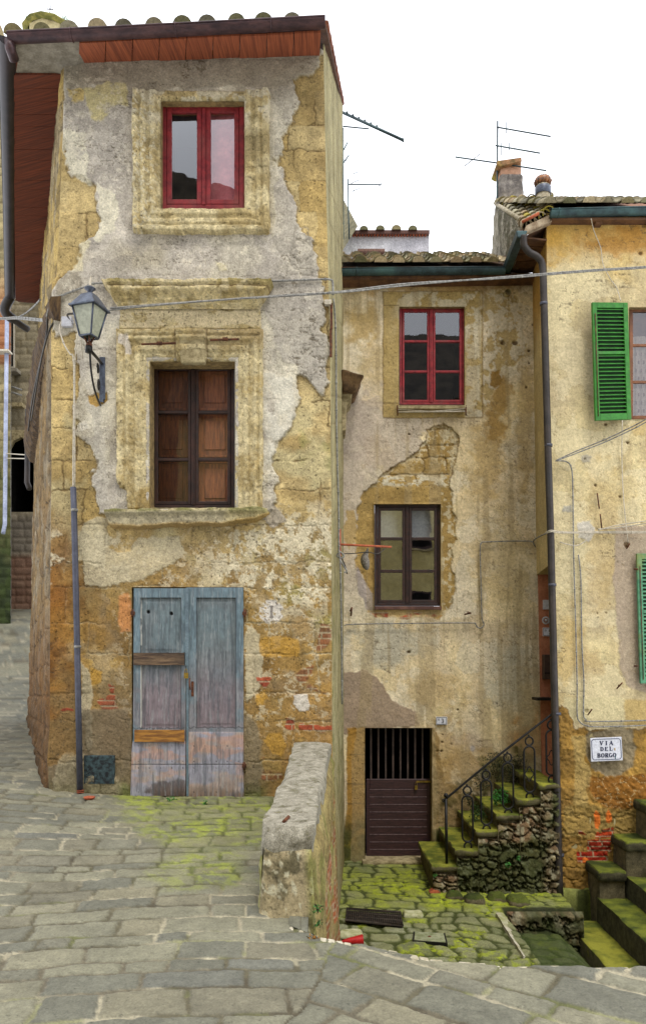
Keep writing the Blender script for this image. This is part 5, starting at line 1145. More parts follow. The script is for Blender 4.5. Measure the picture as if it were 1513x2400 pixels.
# cellar door
h = HB[2]; reveal(B, h, DB, DB+.25, M['reveal']); room(B, (853, 1704, 1014, 2024), DB+.26, DB+2)
mb = MB(); D = DB+.16
for k in range(8): x = 869+k*17.2; mb.pbox(x-2, 1708, x+2, 1826, D+.02, D+.035)
mb.build('door_bars', plain('bar_paint', S(88, 70, 62), S(60, 48, 44), 9, .6), B)
mb = MB(); n = 9
for k in range(n): y0 = 1850+k*17.6; mb.pbox(859, y0+1.2, 1005, y0+17.0, D+.0015*(k % 2), D+.04)
mb.pbox(858, 1826, 866, 2008, D-.008, D+.03); mb.pbox(1000, 1826, 1008, 2008, D-.008, D+.03); mb.pbox(866, 1826, 1000, 1849, D-.004, D+.03); dl = mb.build('plank_door', M['maroon'], B, .006); dl['label'] = 'dark maroon slatted lower door leaf'
mb = MB()
for k in range(n): y0 = 1849.4+k*17.6; mb.pbox(866, y0, 1000, y0+1.6, D-.004, D+.01)
mb.build('slat_edge', plain('slat_edge', S(134, 112, 112), S(96, 76, 78), 30, .5), dl)
mb = MB(); mb.pbox(971, 1841, 978, 1851, D-.04, D-.02); mb.tube([U(972, 1842, D-.03), U(973, 1834, D-.03), U(976, 1834, D-.03), U(977, 1842, D-.03)], .004, 5); mb.pbox(975, 1830, 1010, 1834, D-.02, D-.008); mb.build('padlock', M['brass'], dl)
rough_block('door_step', pblock(848, 2019, 1018, 2027, DB-.14, DB+.3), (40, 10, 3), .008, .02, M['stonegrey'], B, 4)
# eave, gutter, roof B
mb = MB(); a = U(786, 652, 10.9); b = U(1262, 646, 10.9); mb.hexa([(a[0], 10.9, a[2]-.02), (b[0], 10.9, b[2]-.02), (b[0], 11.2, b[2]-.06), (a[0], 11.2, a[2]-.06), (a[0], 10.9, a[2]+.03), (b[0], 10.9, b[2]+.03), (b[0], 11.2, b[2]+.03), (a[0], 11.2, a[2]+.03)]); mb.build('soffit', M['soffit_b'], B)
GB0 = np.array(U(796, 634, 10.86)); GB1 = np.array(U(1182, 631, 10.86))
gutter('gutter', [GB0, GB0+(GB1-GB0)*.5, GB1], .075, M['gut_green'], B, brackets=(.1, .5, .8))
R0 = np.array(U(786, 634, 10.88)); R1 = np.array(U(1215, 631, 10.88)); sv = np.array([0, cos(.53), sin(.53)])
mb = MB(); up = np.array([0, 0, .05]); P = [R0, R1, R1+sv*2.1, R0+sv*2.1]; mb.hexa(P+[q+up for q in P]); mb.build('roof', plain('roof_deck_b', S(120, 92, 66), S(90, 70, 50), 8, .9), B)
tiles('roof_tiles', R0+np.array([.10, -.05, .07]), (1, 0, 0), sv, 9, 6, .268, B, .082, .35, 21, moss=.3, jit=.016)
mb = MB(); a = U(790, 628, 10.80); b = U(1180, 625, 10.80); mb.box(a[0], b[0], 10.80, 10.84, a[2]-.012, a[2]+.012); mb.build('fascia', M['terra'], B)
# stone canopy stub beside the tall house
c = pblock(800, 862, 852, 880, 10.45, 11.1)
rough_block('stone_canopy', [U(800, 918, 10.6), U(832, 916, 10.6), (U(832, 916, 10.6)[0], 11.12, U(832, 916, 10.6)[2]-.03), (U(800, 918, 10.6)[0], 11.12, U(800, 918, 10.6)[2]-.03), U(800, 864, 10.45), U(852, 876, 10.45), (U(852, 876, 10.45)[0]-.03, 11.12, U(852, 876, 10.45)[2]), (U(800, 864, 10.45)[0], 11.12, U(800, 864, 10.45)[2])],
      (14, 14, 14), .014, .03, plain('canopy_stone', S(132, 104, 72), S(84, 64, 44), 8, .95, bmp=.012), B, 8)
mb = MB(); mb.prism([(800, 918), (826, 918), (822, 940), (812, 950), (810, 1010), (800, 1010)], 10.7, 11.1); mb.build('canopy_corbel', M['stonegrey'], B, .01)

# ================================================================== HOUSE C (right)
DC = 10.0
C = thing('yellow_house', 'yellow-ochre plastered house on the right with green shutters and tiled hip roof', 'house', (4, 10, -3.2))
HC = [(1474, 720, 1640, 982), (1512, 1300, 1640, 1600)]
LC = [(480, 1279), (700, 1281), (1100, 1286), (1500, 1296), (1700, 1306), (2200, 1322)]
def paint_C(p):
    x, y = p.x, p.y; n1 = p.n(1.1, 5, 401); n2 = p.n(7, 5, 402); n3 = p.n(26, 4, 403); wa, wb = p.warp(4); st = fbm(p.u*6, p.v*.7, 5, 404, .6)
    p.c = mixc(np.broadcast_to(S(222, 204, 154), x.shape+(3,)), np.broadcast_to(S(204, 186, 146), x.shape+(3,)), sst(.3, .7, n1))
    p.paint(sst(.4, .7, st)*.55, S(196, 176, 132)); p.mult(.90+.2*n2); pe = p.n(2.2, 6, 420); p.paint(sst(.56, .575, pe)*.5, S(226, 212, 172)); p.paint(sst(.007, .002, np.abs(pe-.56))*.5, S(150, 130, 92))
    p.paint(sst(640, 540, y+60*(n1-.5)), S(206, 160, 74), .85); p.paint(p.blob(1470, 570, 130, 60, .5, 5, .6), S(188, 134, 56), .7); p.paint(p.blob(1300, 560, 60, 60, .5, 5, .6), S(206, 160, 66), .6); p.paint(sst(.45, .65, n1)*sst(690, 640, y)*.6, S(216, 186, 112))
    p.h = .006*(n2-.5)+.004*(n3-.5)+.012*(n1-.5)
    for cx, cy, rx, ry, c, am in ((1410, 1260, 60, 200, (196, 170, 116), .6), (1440, 1150, 80, 60, (206, 184, 130), .5), (1330, 1550, 40, 120, (212, 180, 112), .6), (1380, 1560, 50, 50, (190, 160, 108), .5), (1350, 1300, 30, 200, (226, 212, 168), .5)):
        p.paint(p.blob(cx, cy, rx, ry, .45, 5, .6), S(*c), am)
    m = p.m([(1438, 1235), (1560, 1225), (1560, 1640), (1470, 1610), (1450, 1560), (1448, 1480), (1440, 1430), (1436, 1340)], 5, 2.5, 42); p.paint(m, S(178, 160, 140), .85); p.h = p.h+.004*m
    crackle(p, 405, 5, sst(.35, .6, p.n(1.5, 3, 406))*sst(560, 700, y), (160, 138, 96), .028); cracks(p, 407, 1.5, .009, .9)
    for pts in ([(1500, 520), (1494, 560), (1484, 610), (1470, 640), (1460, 690)], [(1468, 590), (1462, 640), (1474, 690)], [(1370, 870), (1390, 860)], ):
        pass
    for cx, cy, r in ((1500, 595, 8), (1418, 994, 6), (1470, 1037, 5), (1394, 1138, 5), (1453, 1163, 5), (1467, 1276, 12), (1468, 1280, 5), (1428, 1416, 3), (1398, 1437, 2.4), (1419, 1436, 3), (1450, 1607, 4), (1369, 1075, 4), (1374, 1667, 8)):
        k = p.blob(cx, cy, r*.7, r*.7, .35, 8, .3); p.paint(k, S(112, 86, 54), .85); p.h = p.h-.02*k
    for poly, c in (([(1350, 1225), (1385, 1222), (1394, 1245), (1380, 1270), (1352, 1262)], (206, 200, 188)), ([(1320, 1186), (1340, 1184), (1340, 1200), (1322, 1202)], (176, 172, 158)), ([(1362, 1064), (1384, 1066), (1380, 1082), (1364, 1080)], (170, 162, 144)), ([(1470, 992), (1513, 985), (1513, 1025), (1480, 1018)], (206, 180, 124))):
        m = p.m(poly, 6, 2, 43); p.paint(m, S(*c), .85); p.h = p.h+.004*m
    # plaster band above the sign
    m = p.m([(1322, 1634), (1462, 1636), (1466, 1690), (1324, 1696)], 4, 2, 44); p.paint(m, S(216, 202, 156), .8)
    m = p.m([(1462, 1640), (1560, 1640), (1560, 1700), (1462, 1700)], 4, 4, 45); p.paint(m, S(196, 168, 104), .8)
    # rough stone foot
    foot = [(1290, 1672), (1318, 1655), (1334, 1672), (1345, 1705), (1380, 1712), (1560, 1706), (1560, 2240), (1290, 2240)]
    sf = p.sd(foot, 8, 46); m = sst(-1.5, 1.5, sf); d, i, j = stones(p.u+wa*.12, p.v+wb*.12, .20, .34, 46, .6, .05, .004)
    rc = mixc(np.broadcast_to(S(176, 136, 62), x.shape+(3,)), np.broadcast_to(S(150, 116, 58), x.shape+(3,)), i)*(.8+.4*n2)[..., None]
    p.c = p.c*(1-m[..., None])+rc*m[..., None]; p.a = m*1.; p.h = p.h+m*(-.020+.035*p.n(6, 5, 408)+.012*(n3-.5)-.015*sst(.014, 0, d)*sst(1840, 1900, y)); p.paint(sst(2.5, .5, np.abs(sf)), S(110, 82, 48), .7)
    m = p.m([(1380, 1712), (1478, 1704), (1490, 1750), (1484, 1800), (1440, 1820), (1390, 1812), (1372, 1780), (1368, 1740)], 7, 3, 47); p.paint(m, S(142, 130, 104), .9); p.h = p.h-.01*m; p.a = p.a*(1-m*.7)
    m = p.m([(1372, 1818), (1440, 1824), (1500, 1812), (1560, 1800), (1560, 1880), (1470, 1900), (1410, 1890), (1376, 1850)], 7, 3, 48); p.paint(m, S(148, 96, 34), .85); crackle(p, 409, 7, m*sst(.35, .55, n2+.2), (216, 196, 146), .05)
    m = p.m([(1340, 1720), (1372, 1730), (1370, 1780), (1388, 1816), (1372, 1850), (1380, 1890), (1344, 1880), (1346, 1800)], 6, 3, 49); p.paint(m, S(182, 156, 96), .8)
    m = p.m([(1320, 1888), (1365, 1880), (1440, 1900), (1480, 1890), (1560, 1880), (1560, 1960), (1320, 1960)], 7, 4, 50); p.paint(m, S(160, 136, 78), .7)
    for poly, c1, c2 in (([(1396, 1948), (1408, 1952), (1408, 1944), (1436, 1938), (1437, 1962), (1392, 1966)], (186, 66, 26), (160, 54, 24)), ([(1376, 1968), (1430, 1968), (1432, 1998), (1376, 1996)], (176, 48, 20), (150, 40, 20)), ([(1352, 1996), (1425, 1998), (1425, 2020), (1352, 2022)], (180, 46, 22), (158, 40, 18)), ([(1354, 1944), (1364, 1948), (1374, 1956), (1356, 1956)], (150, 52, 24), (140, 46, 20))):
        bricks(p, p.m(poly, 2, 1, 51), 6, c1, c2)
    for poly in ([(1390, 1910), (1396, 1900), (1403, 1908), (1406, 1930), (1402, 1942), (1394, 1940)], [(1418, 1906), (1424, 1898), (1432, 1908), (1434, 1926), (1426, 1930), (1418, 1926)], [(1364, 2010), (1372, 2008), (1378, 2014), (1370, 2022), (1364, 2020)]):
        p.paint(p.m(poly, 2, 1, 52), S(236, 122, 44), .95)
    p.paint(sst(2080, 2150, y+40*(n2-.5)), S(96, 104, 40), .7)
    p.paint(sst(8, 2, x-np.interp(y, [480, 700, 1100, 1500, 1700, 2200], [1279, 1281, 1286, 1296, 1306, 1322]))*sst(1150, 1250, y)*sst(.45, .55, n3), S(70, 60, 40), .8)
facade('front_wall', 1276, 1600, 500, 2230, 2, DC, paint_C, M['plaster'], C, HC, LC, edge=False)
# left flank: upper part to the eave, overhanging the entrance recess
def paint_Cs(p):
    n = p.n(2, 5, 420); st = fbm(p.u*7, p.v*.8, 4, 421); p.c = mixc(np.broadcast_to(S(206, 186, 136), p.x.shape+(3,)), np.broadcast_to(S(186, 164, 112), p.x.shape+(3,)), st)
    p.paint(sst(4.2, 5, p.W[..., 2]), S(180, 134, 56), .8); p.mult(.85+.3*n); p.h = .01*n
def cl(y, D): return (line3(LC, y, DC)[0], D)
t0 = np.array(U(1279, 480, DC)); t1 = np.array(U(1296, 1318, DC)); xt0, xt1 = U(1246, 600, DB)[0], U(1256, 1330, DB)[0]
patch('side_wall', (xt0, DB, t0[2]), (t0[0], DC+.012, t0[2]), (t1[0], DC+.012, t1[2]), (xt1, DB, t1[2]-.05), 120, 300, paint_Cs, M['wall'], C, N=(-1, -.1, 0))
mb = MB(); mb.quad((xt1-.01, DB, t1[2]-.05), (t1[0]-.01, DC+.02, t1[2]), (t1[0]+1.2, DC+.02, t1[2]), (xt1+1.2, DB, t1[2]-.05)); mb.build('recess_ceiling', M['tan'], C)
# entrance recess: orange jambs, landing door
z0 = U(1300, 1840, 10.6)[2]
mb = MB(); xr = U(1258, 1330, DB-.01)[0]
mb.box(xr, xr+1.5, DB-.06, DB-.02, z0, t1[2]); mb.build('recess_wall', M['orange'], C)
mb = MB(); mb.box(t1[0]+.95, t1[0]+1.0, DC+.05, DB-.06, z0, t1[2]); mb.build('recess_wall', M['orange'], C)
mb = MB(); mb.quad((t1[0]+.10, DC+.03, -3.5), (t1[0]+.10, DC+.03, t1[2]), (t1[0]+1.0, DC+.03, t1[2]), (t1[0]+1.0, DC+.03, -3.5)); mb.build('wall_back', M['tan'], C)
dx = DB-.09
mb = MB(); mb.pbox(1272, 1406, 1296, 1428, dx, dx+.03); o = mb.build('doorbell_plate', M['plastic']); tag(o, 'grey doorbell plate with clipped corners on the orange wall behind the downpipe', 'doorbell')
mb = MB(); mb.pbox(1274, 1534, 1300, 1592, dx-.08, dx+.03); o = mb.build('letter_box', plain('brown_metal', S(74, 56, 48), S(54, 40, 36), 8, .5), None, .006); tag(o, 'dark brown letter box on the orange wall behind the downpipe', 'letter box')
mb = MB(); mb.pbox(1275, 1576, 1299, 1579, dx-.09, dx-.078); mb.build('flap', M['iron'], o)
mb = MB(); mb.pbox(1258, 1636, 1300, 1642, dx-.25, dx+.03); o = mb.build('iron_shelf', M['iron']); tag(o, 'thin black metal shelf under the letter box', 'shelf')

# roof C
EC = [np.array(U(1600, 505, 9.86)), np.array(U(1292, 508, 9.86)), np.array(U(1226, 548, 9.98)), np.array(U(1184, 640, 11.25))]
RG = [np.array(U(1168, 480, 13)), np.array(U(1300, 466, 12.9)), np.array(U(1600, 464, 12.9))]
mb = MB(); up = np.array([0, 0, .05])
V = EC+RG+[np.array((t0[0]+.2, 10.1, EC[1][2])), np.array((4.6, 10.1, EC[1][2]))]
mb.add(EC+RG, [(0, 1, 5, 6), (1, 2, 4, 5), (2, 3, 4)]); mb.build('roof', plain('roof_deck_c', S(150, 96, 66), S(116, 84, 60), 8, .9), C)
mb = MB(); a = EC[1]+(0, 0, -.04); b = EC[2]+(0, 0, -.05); c = EC[3]+(0, 0, -.03); d = np.array((xt0+.02, DB, EC[3][2]-.02)); e = np.array((t0[0]+.02, DC+.02, a[2]+.01)); f = np.array((4.6, DC+.02, a[2]+.01)); g_ = np.array((4.6, 9.86, a[2]))
P = [g_, a, e, f]; up = np.array([0, 0, .03]); mb.hexa(P+[q+up for q in P]); mb.add([a, b, e], [(0, 1, 2)]); mb.add([b, c, d, e], [(0, 1, 2), (0, 2, 3)]); mb.build('soffit', M['soffit_b'], C)
mb = MB()
for k in range(5):   # boards along the left eave
    t = k/5; a = EC[2]+(EC[3]-EC[2])*t+(.02, 0, -.06); b = np.array((t0[0]+(xt0-t0[0])*t, DC+(DB-DC)*t, a[2]-.02)); q = EC[2]+(EC[3]-EC[2])*(t+.17)+(.02, 0, -.06); r = np.array((t0[0]+(xt0-t0[0])*(t+.17), DC+(DB-DC)*(t+.17), q[2]-.02)); z = np.array([0, 0, .02]); mb.hexa([a, b, r, q, a+z, b+z, r+z, q+z])
mb.build('eave_boards', M['soffit_b'], C)
for x in (1395, 1520):
    mb = MB(); mb.pbox(x, 514, x+16, 524, 9.9, 10.0); mb.build('rafter_end', M['soffit_b'], C)
g1 = gutter('gutter', [U(1288, 497, 9.84), U(1400, 494, 9.84), U(1620, 489, 9.84)], .074, M['gut_green'], C, brackets=(.08, .9))
mb = MB(); a = np.array(U(1222, 540, 9.78)); b = np.array(U(1182, 640, 11.15)); s = np.array([.075, 0, 0]); z = np.array([0, 0, .09])
mb.hexa([a-s*.8-z, a+s*.5-z, b+s*.5-z, b-s*.8-z, a-s, a+s, b+s, b-s]); mb.build('gutter', M['gut_green'], C, .01)
mb = MB(); mb.prism([(1232, 528), (1226, 548), (1292, 520), (1296, 498)], 9.88, 9.97); mb.build('verge_board', plain('verge', S(186, 168, 140), S(140, 118, 92), 12, .9, bmp=.01), C, .01)
mb = MB(); mb.ptube([(1222, 521, 9.92), (1262, 500, 9.86)], .02, 6); mb.build('verge_tile', M['terra'], C)
# tile rows: front slope then left hip
fs = EC[1]; dvf = np.array([0, cos(.545), sin(.545)])
tiles('roof_tiles', np.array([fs[0]-.02, 9.83, fs[2]+.145]), (1, 0, 0), dvf, 7, 10, .245, C, .082, .34, 31, moss=.25, jit=.02)
mb0 = MB(); Rr = random.Random(5)
A_, B_, C_, D_ = EC[2]+(.04, 0, .05), EC[1]+(.0, 0, .05), RG[1]+(0, 0, .03), RG[0]+(0, 0, .05)
for i in range(6):
    s = (i+.5)/6; lo = A_+(B_-A_)*s; hi = D_+(C_-D_)*s; ax = hi-lo; Lh = np.linalg.norm(ax); ax = ax/Lh; side = (B_-A_); side = side/np.linalg.norm(side); nn = np.cross(side, ax); nn = nn if nn[2] > 0 else -nn; nn /= np.linalg.norm(nn)
    for j in range(9):
        c = lo+ax*Lh*j/9+nn*.03; cc = S(*Rr.choice(TC))*Rr.uniform(.8, 1.15); 
        if Rr.random() < .35: cc = S(168, 152, 60)*Rr.uniform(.7, 1.1)
        mb0.cur = tuple(cc)+(0,); V = []; nn_ = 7; r = .075
        for rad, t in ((r*1.1, 0), (r*.85, 1)):
            for th in (0, .016):
                for k in range(nn_): q = pi*k/(nn_-1); V.append(c+ax*(Lh/9*1.15*t)+side*((rad-th)*cos(q))+nn*((rad-th)*sin(q)-.01*t))
        mb0.add(V, sum([[(k, k+1, 2*nn_+k+1, 2*nn_+k), (k, nn_+k, nn_+k+1, k+1), (nn_+k, 3*nn_+k, 3*nn_+k+1, nn_+k+1)] for k in range(nn_-1)], []))
mb0.build('roof_tiles', M['tile'], C)
# gable wall under the left verge
def paint_gab(p):
    n = p.n(4, 5, 430); n2 = p.n(14, 4, 431); p.c = mixc(np.broadcast_to(S(176, 168, 150), p.x.shape+(3,)), np.broadcast_to(S(112, 106, 88), p.x.shape+(3,)), sst(.35, .65, n)); p.paint(sst(.6, .7, n2), S(90, 90, 60), .6); p.h = .03*n2+.02*n
a = RG[0]+(-.06, 0, -.0); b = EC[2]+(EC[3]-EC[2])*.25+(.03, 0, .32)
patch('gable_wall', a, b, (b[0]+.02, b[1], 5.55), (a[0]-.17, a[1], 5.6), 60, 60, paint_gab, M['wall'], C, N=(-1, -.15, 0))
mb = MB(); mb.tube([a+(0, 0, .03), b+(0, 0, .03)], .035, 5); mb.build('verge_coping', plain('coping_c', S(196, 184, 160), S(150, 140, 110), 8, .9), C)
# chimney and vent
rough_block('chimney', pblock(1171, 408, 1226, 474, 12.95, 13.3), (14, 8, 16), .018, .03, plain('chimney_render', S(168, 160, 150), S(100, 94, 90), 5, .95, bmp=.02), C, 2)
cap = pblock(1172, 378, 1221, 409, 12.98, 13.27); o = rough_block('chimney_pot', cap, (8, 6, 6), .003, .01, plain('chimney_orange', S(218, 172, 144), S(196, 150, 120), 5, .9), C, 3)
mb = MB(); mb.prism([(1163, 384), (1165, 376), (1221, 368), (1222, 378), (1172, 390)], 12.9, 13.35); mb.build('chimney_cap', plain('cap_tiles', S(176, 130, 92), S(120, 96, 60), 9, .9, dirt=S(170, 160, 50)), C, .01)
v0 = np.array(U(1272, 486, 10.6)); v1z = U(1272, 436, 10.6)[2]
vt = bpy.data.objects.new('roof_vent', None); COL.objects.link(vt); vt.parent = C; vt.location = tuple(-np.array(C.location))
mb = MB(); mb.lathe((v0[0], 10.6, v0[2]-.15), [(.10, 0), (.10, .28), (.095, v1z-v0[2]+.15)], 10); mb.build('vent_pipe', plain('vent_pipe', S(214, 204, 180), S(170, 158, 130), 8, .8), vt)
mb = MB(); z = U(1272, 448, 10.6)[2]; mb.lathe((v0[0], 10.6, z-.06), [(.108, 0), (.112, .01), (.112, .10), (.10, .12)], 12); mb.build('vent_collar', M['lampgrey'], vt)
mb = MB(); z = U(1272, 437, 10.6)[2]; mb.lathe((v0[0], 10.6, z), [(.06, 0), (.10, .02), (.115, .07), (.10, .12), (.05, .145), (0, .15)], 14)
for k in range(12): q = k*pi/6; mb.tube([(v0[0]+.1*cos(q), 10.6+.1*sin(q), z+.01), (v0[0]+.122*cos(q+.2), 10.6+.122*sin(q+.2), z+.07), (v0[0]+.06*cos(q+.4), 10.6+.06*sin(q+.4), z+.145)], .008, 4)
mb.build('vent_turbine', plain('turbine_rust', S(170, 110, 60), S(120, 100, 90), 20, .5, .6), vt)
# swan-neck downpipe
mb = MB(); PP = [(1226, 552, 9.8), (1227, 575, 9.82), (1240, 592, 9.85), (1258, 602, 9.86), (1269, 618, 9.88), (1272, 650, 9.88)]
mb.tube(crom([U(*q) for q in PP], 5)+[np.array(U(*q)) for q in ((1275, 760, 9.88), (1283, 1060, 9.88), (1290, 1280, 9.88), (1300, 1700, 9.88), (1309, 2060, 9.86), (1310, 2112, 9.84))], .045, 14)
dpc = mb.build('downpipe', M['pipe_brown'], C)
for x, y in ((1273, 712), (1284, 1044), (1293, 1371), (1304, 1673), (1311, 2004)):
    mb = MB(); mb.ptube([(x, y-3, 9.88), (x+.2, y+3, 9.88)], .051, 12); mb.ptube([(x-9, y, 9.85), (x+9, y, 9.85)], .006, 5); mb.build('pipe_clamp', M['pipe_slate'], dpc)
# window C, curtain, shutters
reveal(C, HC[0], DC, DC+.15, M['reveal'])
mb = MB(); mb.pbox(1474, 722, 1482, 982, DC+.06, DC+.1); mb.pbox(1482, 806, 1600, 812, DC+.06, DC+.09); mb.pbox(1482, 892, 1600, 898, DC+.06, DC+.09); mb.pbox(1482, 974, 1600, 982, DC+.06, DC+.1); mb.pbox(1482, 722, 1600, 730, DC+.06, DC+.1); fr = mb.build('window', plain('wood_c', S(150, 96, 60), S(110, 70, 46), 8, .6), C, .003); fr['label'] = 'wooden window with a patterned lace curtain'
mb = MB(); mb.quad(U(1480, 726, DC+.075), U(1600, 726, DC+.075), U(1600, 980, DC+.075), U(1480, 980, DC+.075)); mb.build('pane', M['glass'], fr)
mb = MB(); V = []; nn = 60
for k in range(nn+1):
    x = 1480+k*2; d = DC+.13+.012*math.sin(k*.9)
    V += [U(x, 788, d), U(x, 978, d)]
mb.add(V, [(2*k, 2*k+1, 2*k+3, 2*k+2) for k in range(nn)], True); mb.build('curtain', M['lace'], fr)
mb = MB()
for r in range(8):
    for c_ in range(8): x = 1488+c_*12+(r % 2)*6; y = 826+r*19; mb.pbox(x, y, x+3, y+8, DC+.112, DC+.114)
mb.build('curtain_pattern', plain('lace_dark', S(160, 132, 126), None, 9, .9), fr)
mb = MB(); mb.pbox(1480, 728, 1600, 790, DC+.14, DC+.15); mb.build('inner_shutter', plain('wood_dark_c', S(112, 62, 40), S(90, 48, 32), 8, .7), fr)
room(C, (1474, 720, 1640, 982), DC+.16, DC+.8)
def shutter(name, x0, x1, y0t, y0b, lab, D0, D1, mat, nsl, midf, group=None, xb=0):
    """louvred shutter hinged at its right edge (D1) standing open at D0 on the left"""
    r = bpy.data.objects.new('shutter', None); COL.objects.link(r); r.parent = C; r.location = tuple(-np.array(C.location)); r['label'] = lab
    TL = np.array(U(x0, y0t, D0)); BL = np.array(U(x0+xb, y0b, D0)); TR = np.array(U(x1, y0t+1, D1)); BR_ = np.array(U(x1+xb*.9, y0b-1, D1)); ex = (TR-TL); W_ = np.linalg.norm(ex); ex = ex/W_; ez = (BL-TL); Hh = np.linalg.norm(ez); ez = ez/Hh; nn = np.cross(ex, -ez); nn = nn/np.linalg.norm(nn); nn = nn if nn[1] < 0 else -nn
    def bx(mb, a, b, c, d, f=0, bk=.035):
        P = [TL+ex*a+ez*d+nn*f, TL+ex*b+ez*d+nn*f, TL+ex*b+ez*d-nn*bk, TL+ex*a+ez*d-nn*bk, TL+ex*a+ez*c+nn*f, TL+ex*b+ez*c+nn*f, TL+ex*b+ez*c-nn*bk, TL+ex*a+ez*c-nn*bk]; mb.hexa(P)
    mb = MB(); st = .065; bx(mb, 0, st, 0, Hh); bx(mb, W_-st, W_, 0, Hh); bx(mb, st, W_-st, 0, st*1.1, -.001); bx(mb, st, W_-st, Hh-st*1.3, Hh, -.001); bx(mb, st, W_-st, Hh*midf-.02, Hh*midf+.02, -.001); mb.build('shutter_frame', mat, r, .003)
    mb = MB(); z = st*1.1
    while z < Hh-st*1.4:
        P = [TL+ex*st+ez*(z+.028)+nn*-.004, TL+ex*(W_-st)+ez*(z+.028)+nn*-.004, TL+ex*(W_-st)+ez*(z+.006)-nn*.032, TL+ex*st+ez*(z+.006)-nn*.032]; up = -ez*.007; mb.hexa(P+[q+up for q in P]); z += (Hh-st*2.5)/nsl
    mb.build('louvres', mat, r); mb = MB(); mb.quad(TL-nn*.036+ex*st*.5+ez*st, TR-nn*.036-ex*st*.5+ez*st, BR_-nn*.036-ex*st*.5-ez*st, BL-nn*.036+ex*st*.5-ez*st); mb.build('shutter_back', plain('back_'+name, mat.node_tree.nodes['Mix'].inputs[6].default_value[:3] if False else S(24, 60, 24), None, 9, .8), r)
    mb = MB(); mb.tube([TL+ex*.03+ez*Hh*.10+nn*.012, TL+ex*.03+ez*Hh*.97+nn*.012], .006, 5); mb.build('shutter_bolt', M['rust'], r)
shutter('green', 1387, 1470, 708, 985, 'bright green louvred shutter standing open', 9.80, 9.93, M['green'], 27, .43, xb=8)
shutter('teal', 1491, 1578, 1297, 1602, 'weathered pale teal louvred shutter', 9.90, 9.94, M['teal'], 30, .45, xb=9)
room(C, (1512, 1300, 1640, 1600), DC+.01, DC+.5)
for y in (1334, 1561):
    mb = MB(); mb.ptube([(1484, y, 9.93), (1494, y, 9.9)], .012, 6); mb.build('hinge_pin', M['rust'], C)
# hooks and pins in wall C
for P in ([(1398, 1156, 9.98), (1403, 1192, 9.93)], [(1405, 1205, 9.9), (1409, 1240, 9.95)], [(1444, 1614, 9.98), (1457, 1600, 9.9)], [(1376, 1676, 9.98), (1386, 1662, 9.9)], [(1467, 1286, 9.97), (1474, 1274, 9.9)]):
    mb = MB(); mb.ptube(P, .009, 5); mb.build('wall_hook', M['rust'], C)

# cables on B and C
cable('pale conduit running across the beige wall under the brown window then stepping upward',
      [[(806, 1466, 11.05), (830, 1463, 11.05), (960, 1461, 11.05), (1100, 1460, 11.05), (1113, 1463, 11.05), (1118, 1470, 11.05), (1126, 1472, 11.05), (1133, 1464, 11.05), (1129, 1452, 11.05), (1128, 1440, 11.05), (1126, 1360, 11.05), (1124, 1290, 11.05), (1127, 1273, 11.05), (1142, 1270, 11.05), (1235, 1268, 11.05), (1250, 1275, 11.0), (1253, 1282, 10.95), (1249, 1268, 10.8), (1262, 1258, 10.4), (1284, 1248, 9.9)]], .009, M['cable'], clips=.16)
cable('pair of pale cables running level across the yellow wall below mid-height',
      [[(1278, 1248, 9.86), (1290, 1243, 9.8), (1310, 1246, 9.9), (1340, 1247, 9.95), (1400, 1246, 9.95), (1560, 1246, 9.95)], [(1278, 1250, 9.86), (1292, 1246, 9.8), (1312, 1249, 9.9), (1400, 1249, 9.95), (1560, 1249, 9.95)], [(1400, 1240, 9.95), (1460, 1235, 9.9), (1560, 1218, 9.7)], [(1400, 1243, 9.95), (1450, 1230, 9.88), (1560, 1215, 9.7)],
       [(1310, 1270, 9.96), (1330, 1276, 9.96), (1352, 1278, 9.96), (1372, 1266, 9.96), (1380, 1250, 9.96)]], .007, M['cable_white'], clips=.3)
cable('twin cables slanting up to the right edge below the bright green shutter', [[(1300, 1081, 9.9), (1350, 1062, 9.85), (1430, 1030, 9.7), (1520, 985, 9.4), (1600, 930, 9.1)], [(1302, 1079, 9.9), (1350, 1057, 9.85), (1430, 1024, 9.7), (1520, 978, 9.4), (1600, 924, 9.1)]], .008, M['cable'], clips=.35)
cable('grey conduit dropping down the yellow wall and turning right above the street name plate',
      [[(1304, 1080, 9.95), (1326, 1082, 9.96), (1338, 1098, 9.96), (1341, 1150, 9.96), (1343, 1300, 9.96), (1347, 1440, 9.96), (1351, 1600, 9.96), (1351, 1670, 9.96), (1356, 1690, 9.96), (1374, 1701, 9.96), (1420, 1703, 9.96), (1600, 1697, 9.96)],
       [(1354, 1300, 9.97), (1360, 1360, 9.97), (1362, 1500, 9.97), (1367, 1600, 9.97), (1366, 1670, 9.97), (1372, 1686, 9.97), (1390, 1691, 9.97), (1600, 1686, 9.97)]], .009, M['cable'], clips=.2)
cable('thin loose cream cable hanging down the yellow wall from the gutter to the wall hole',
      [[(1384, 513, 9.6), (1390, 540, 9.9), (1406, 580, 9.97), (1412, 620, 9.97), (1430, 655, 9.97), (1444, 675, 9.97), (1453, 705, 9.9)], [(1457, 985, 9.9), (1456, 1080, 9.97), (1460, 1170, 9.97), (1470, 1270, 9.96)]], .006, M['cable_white'])
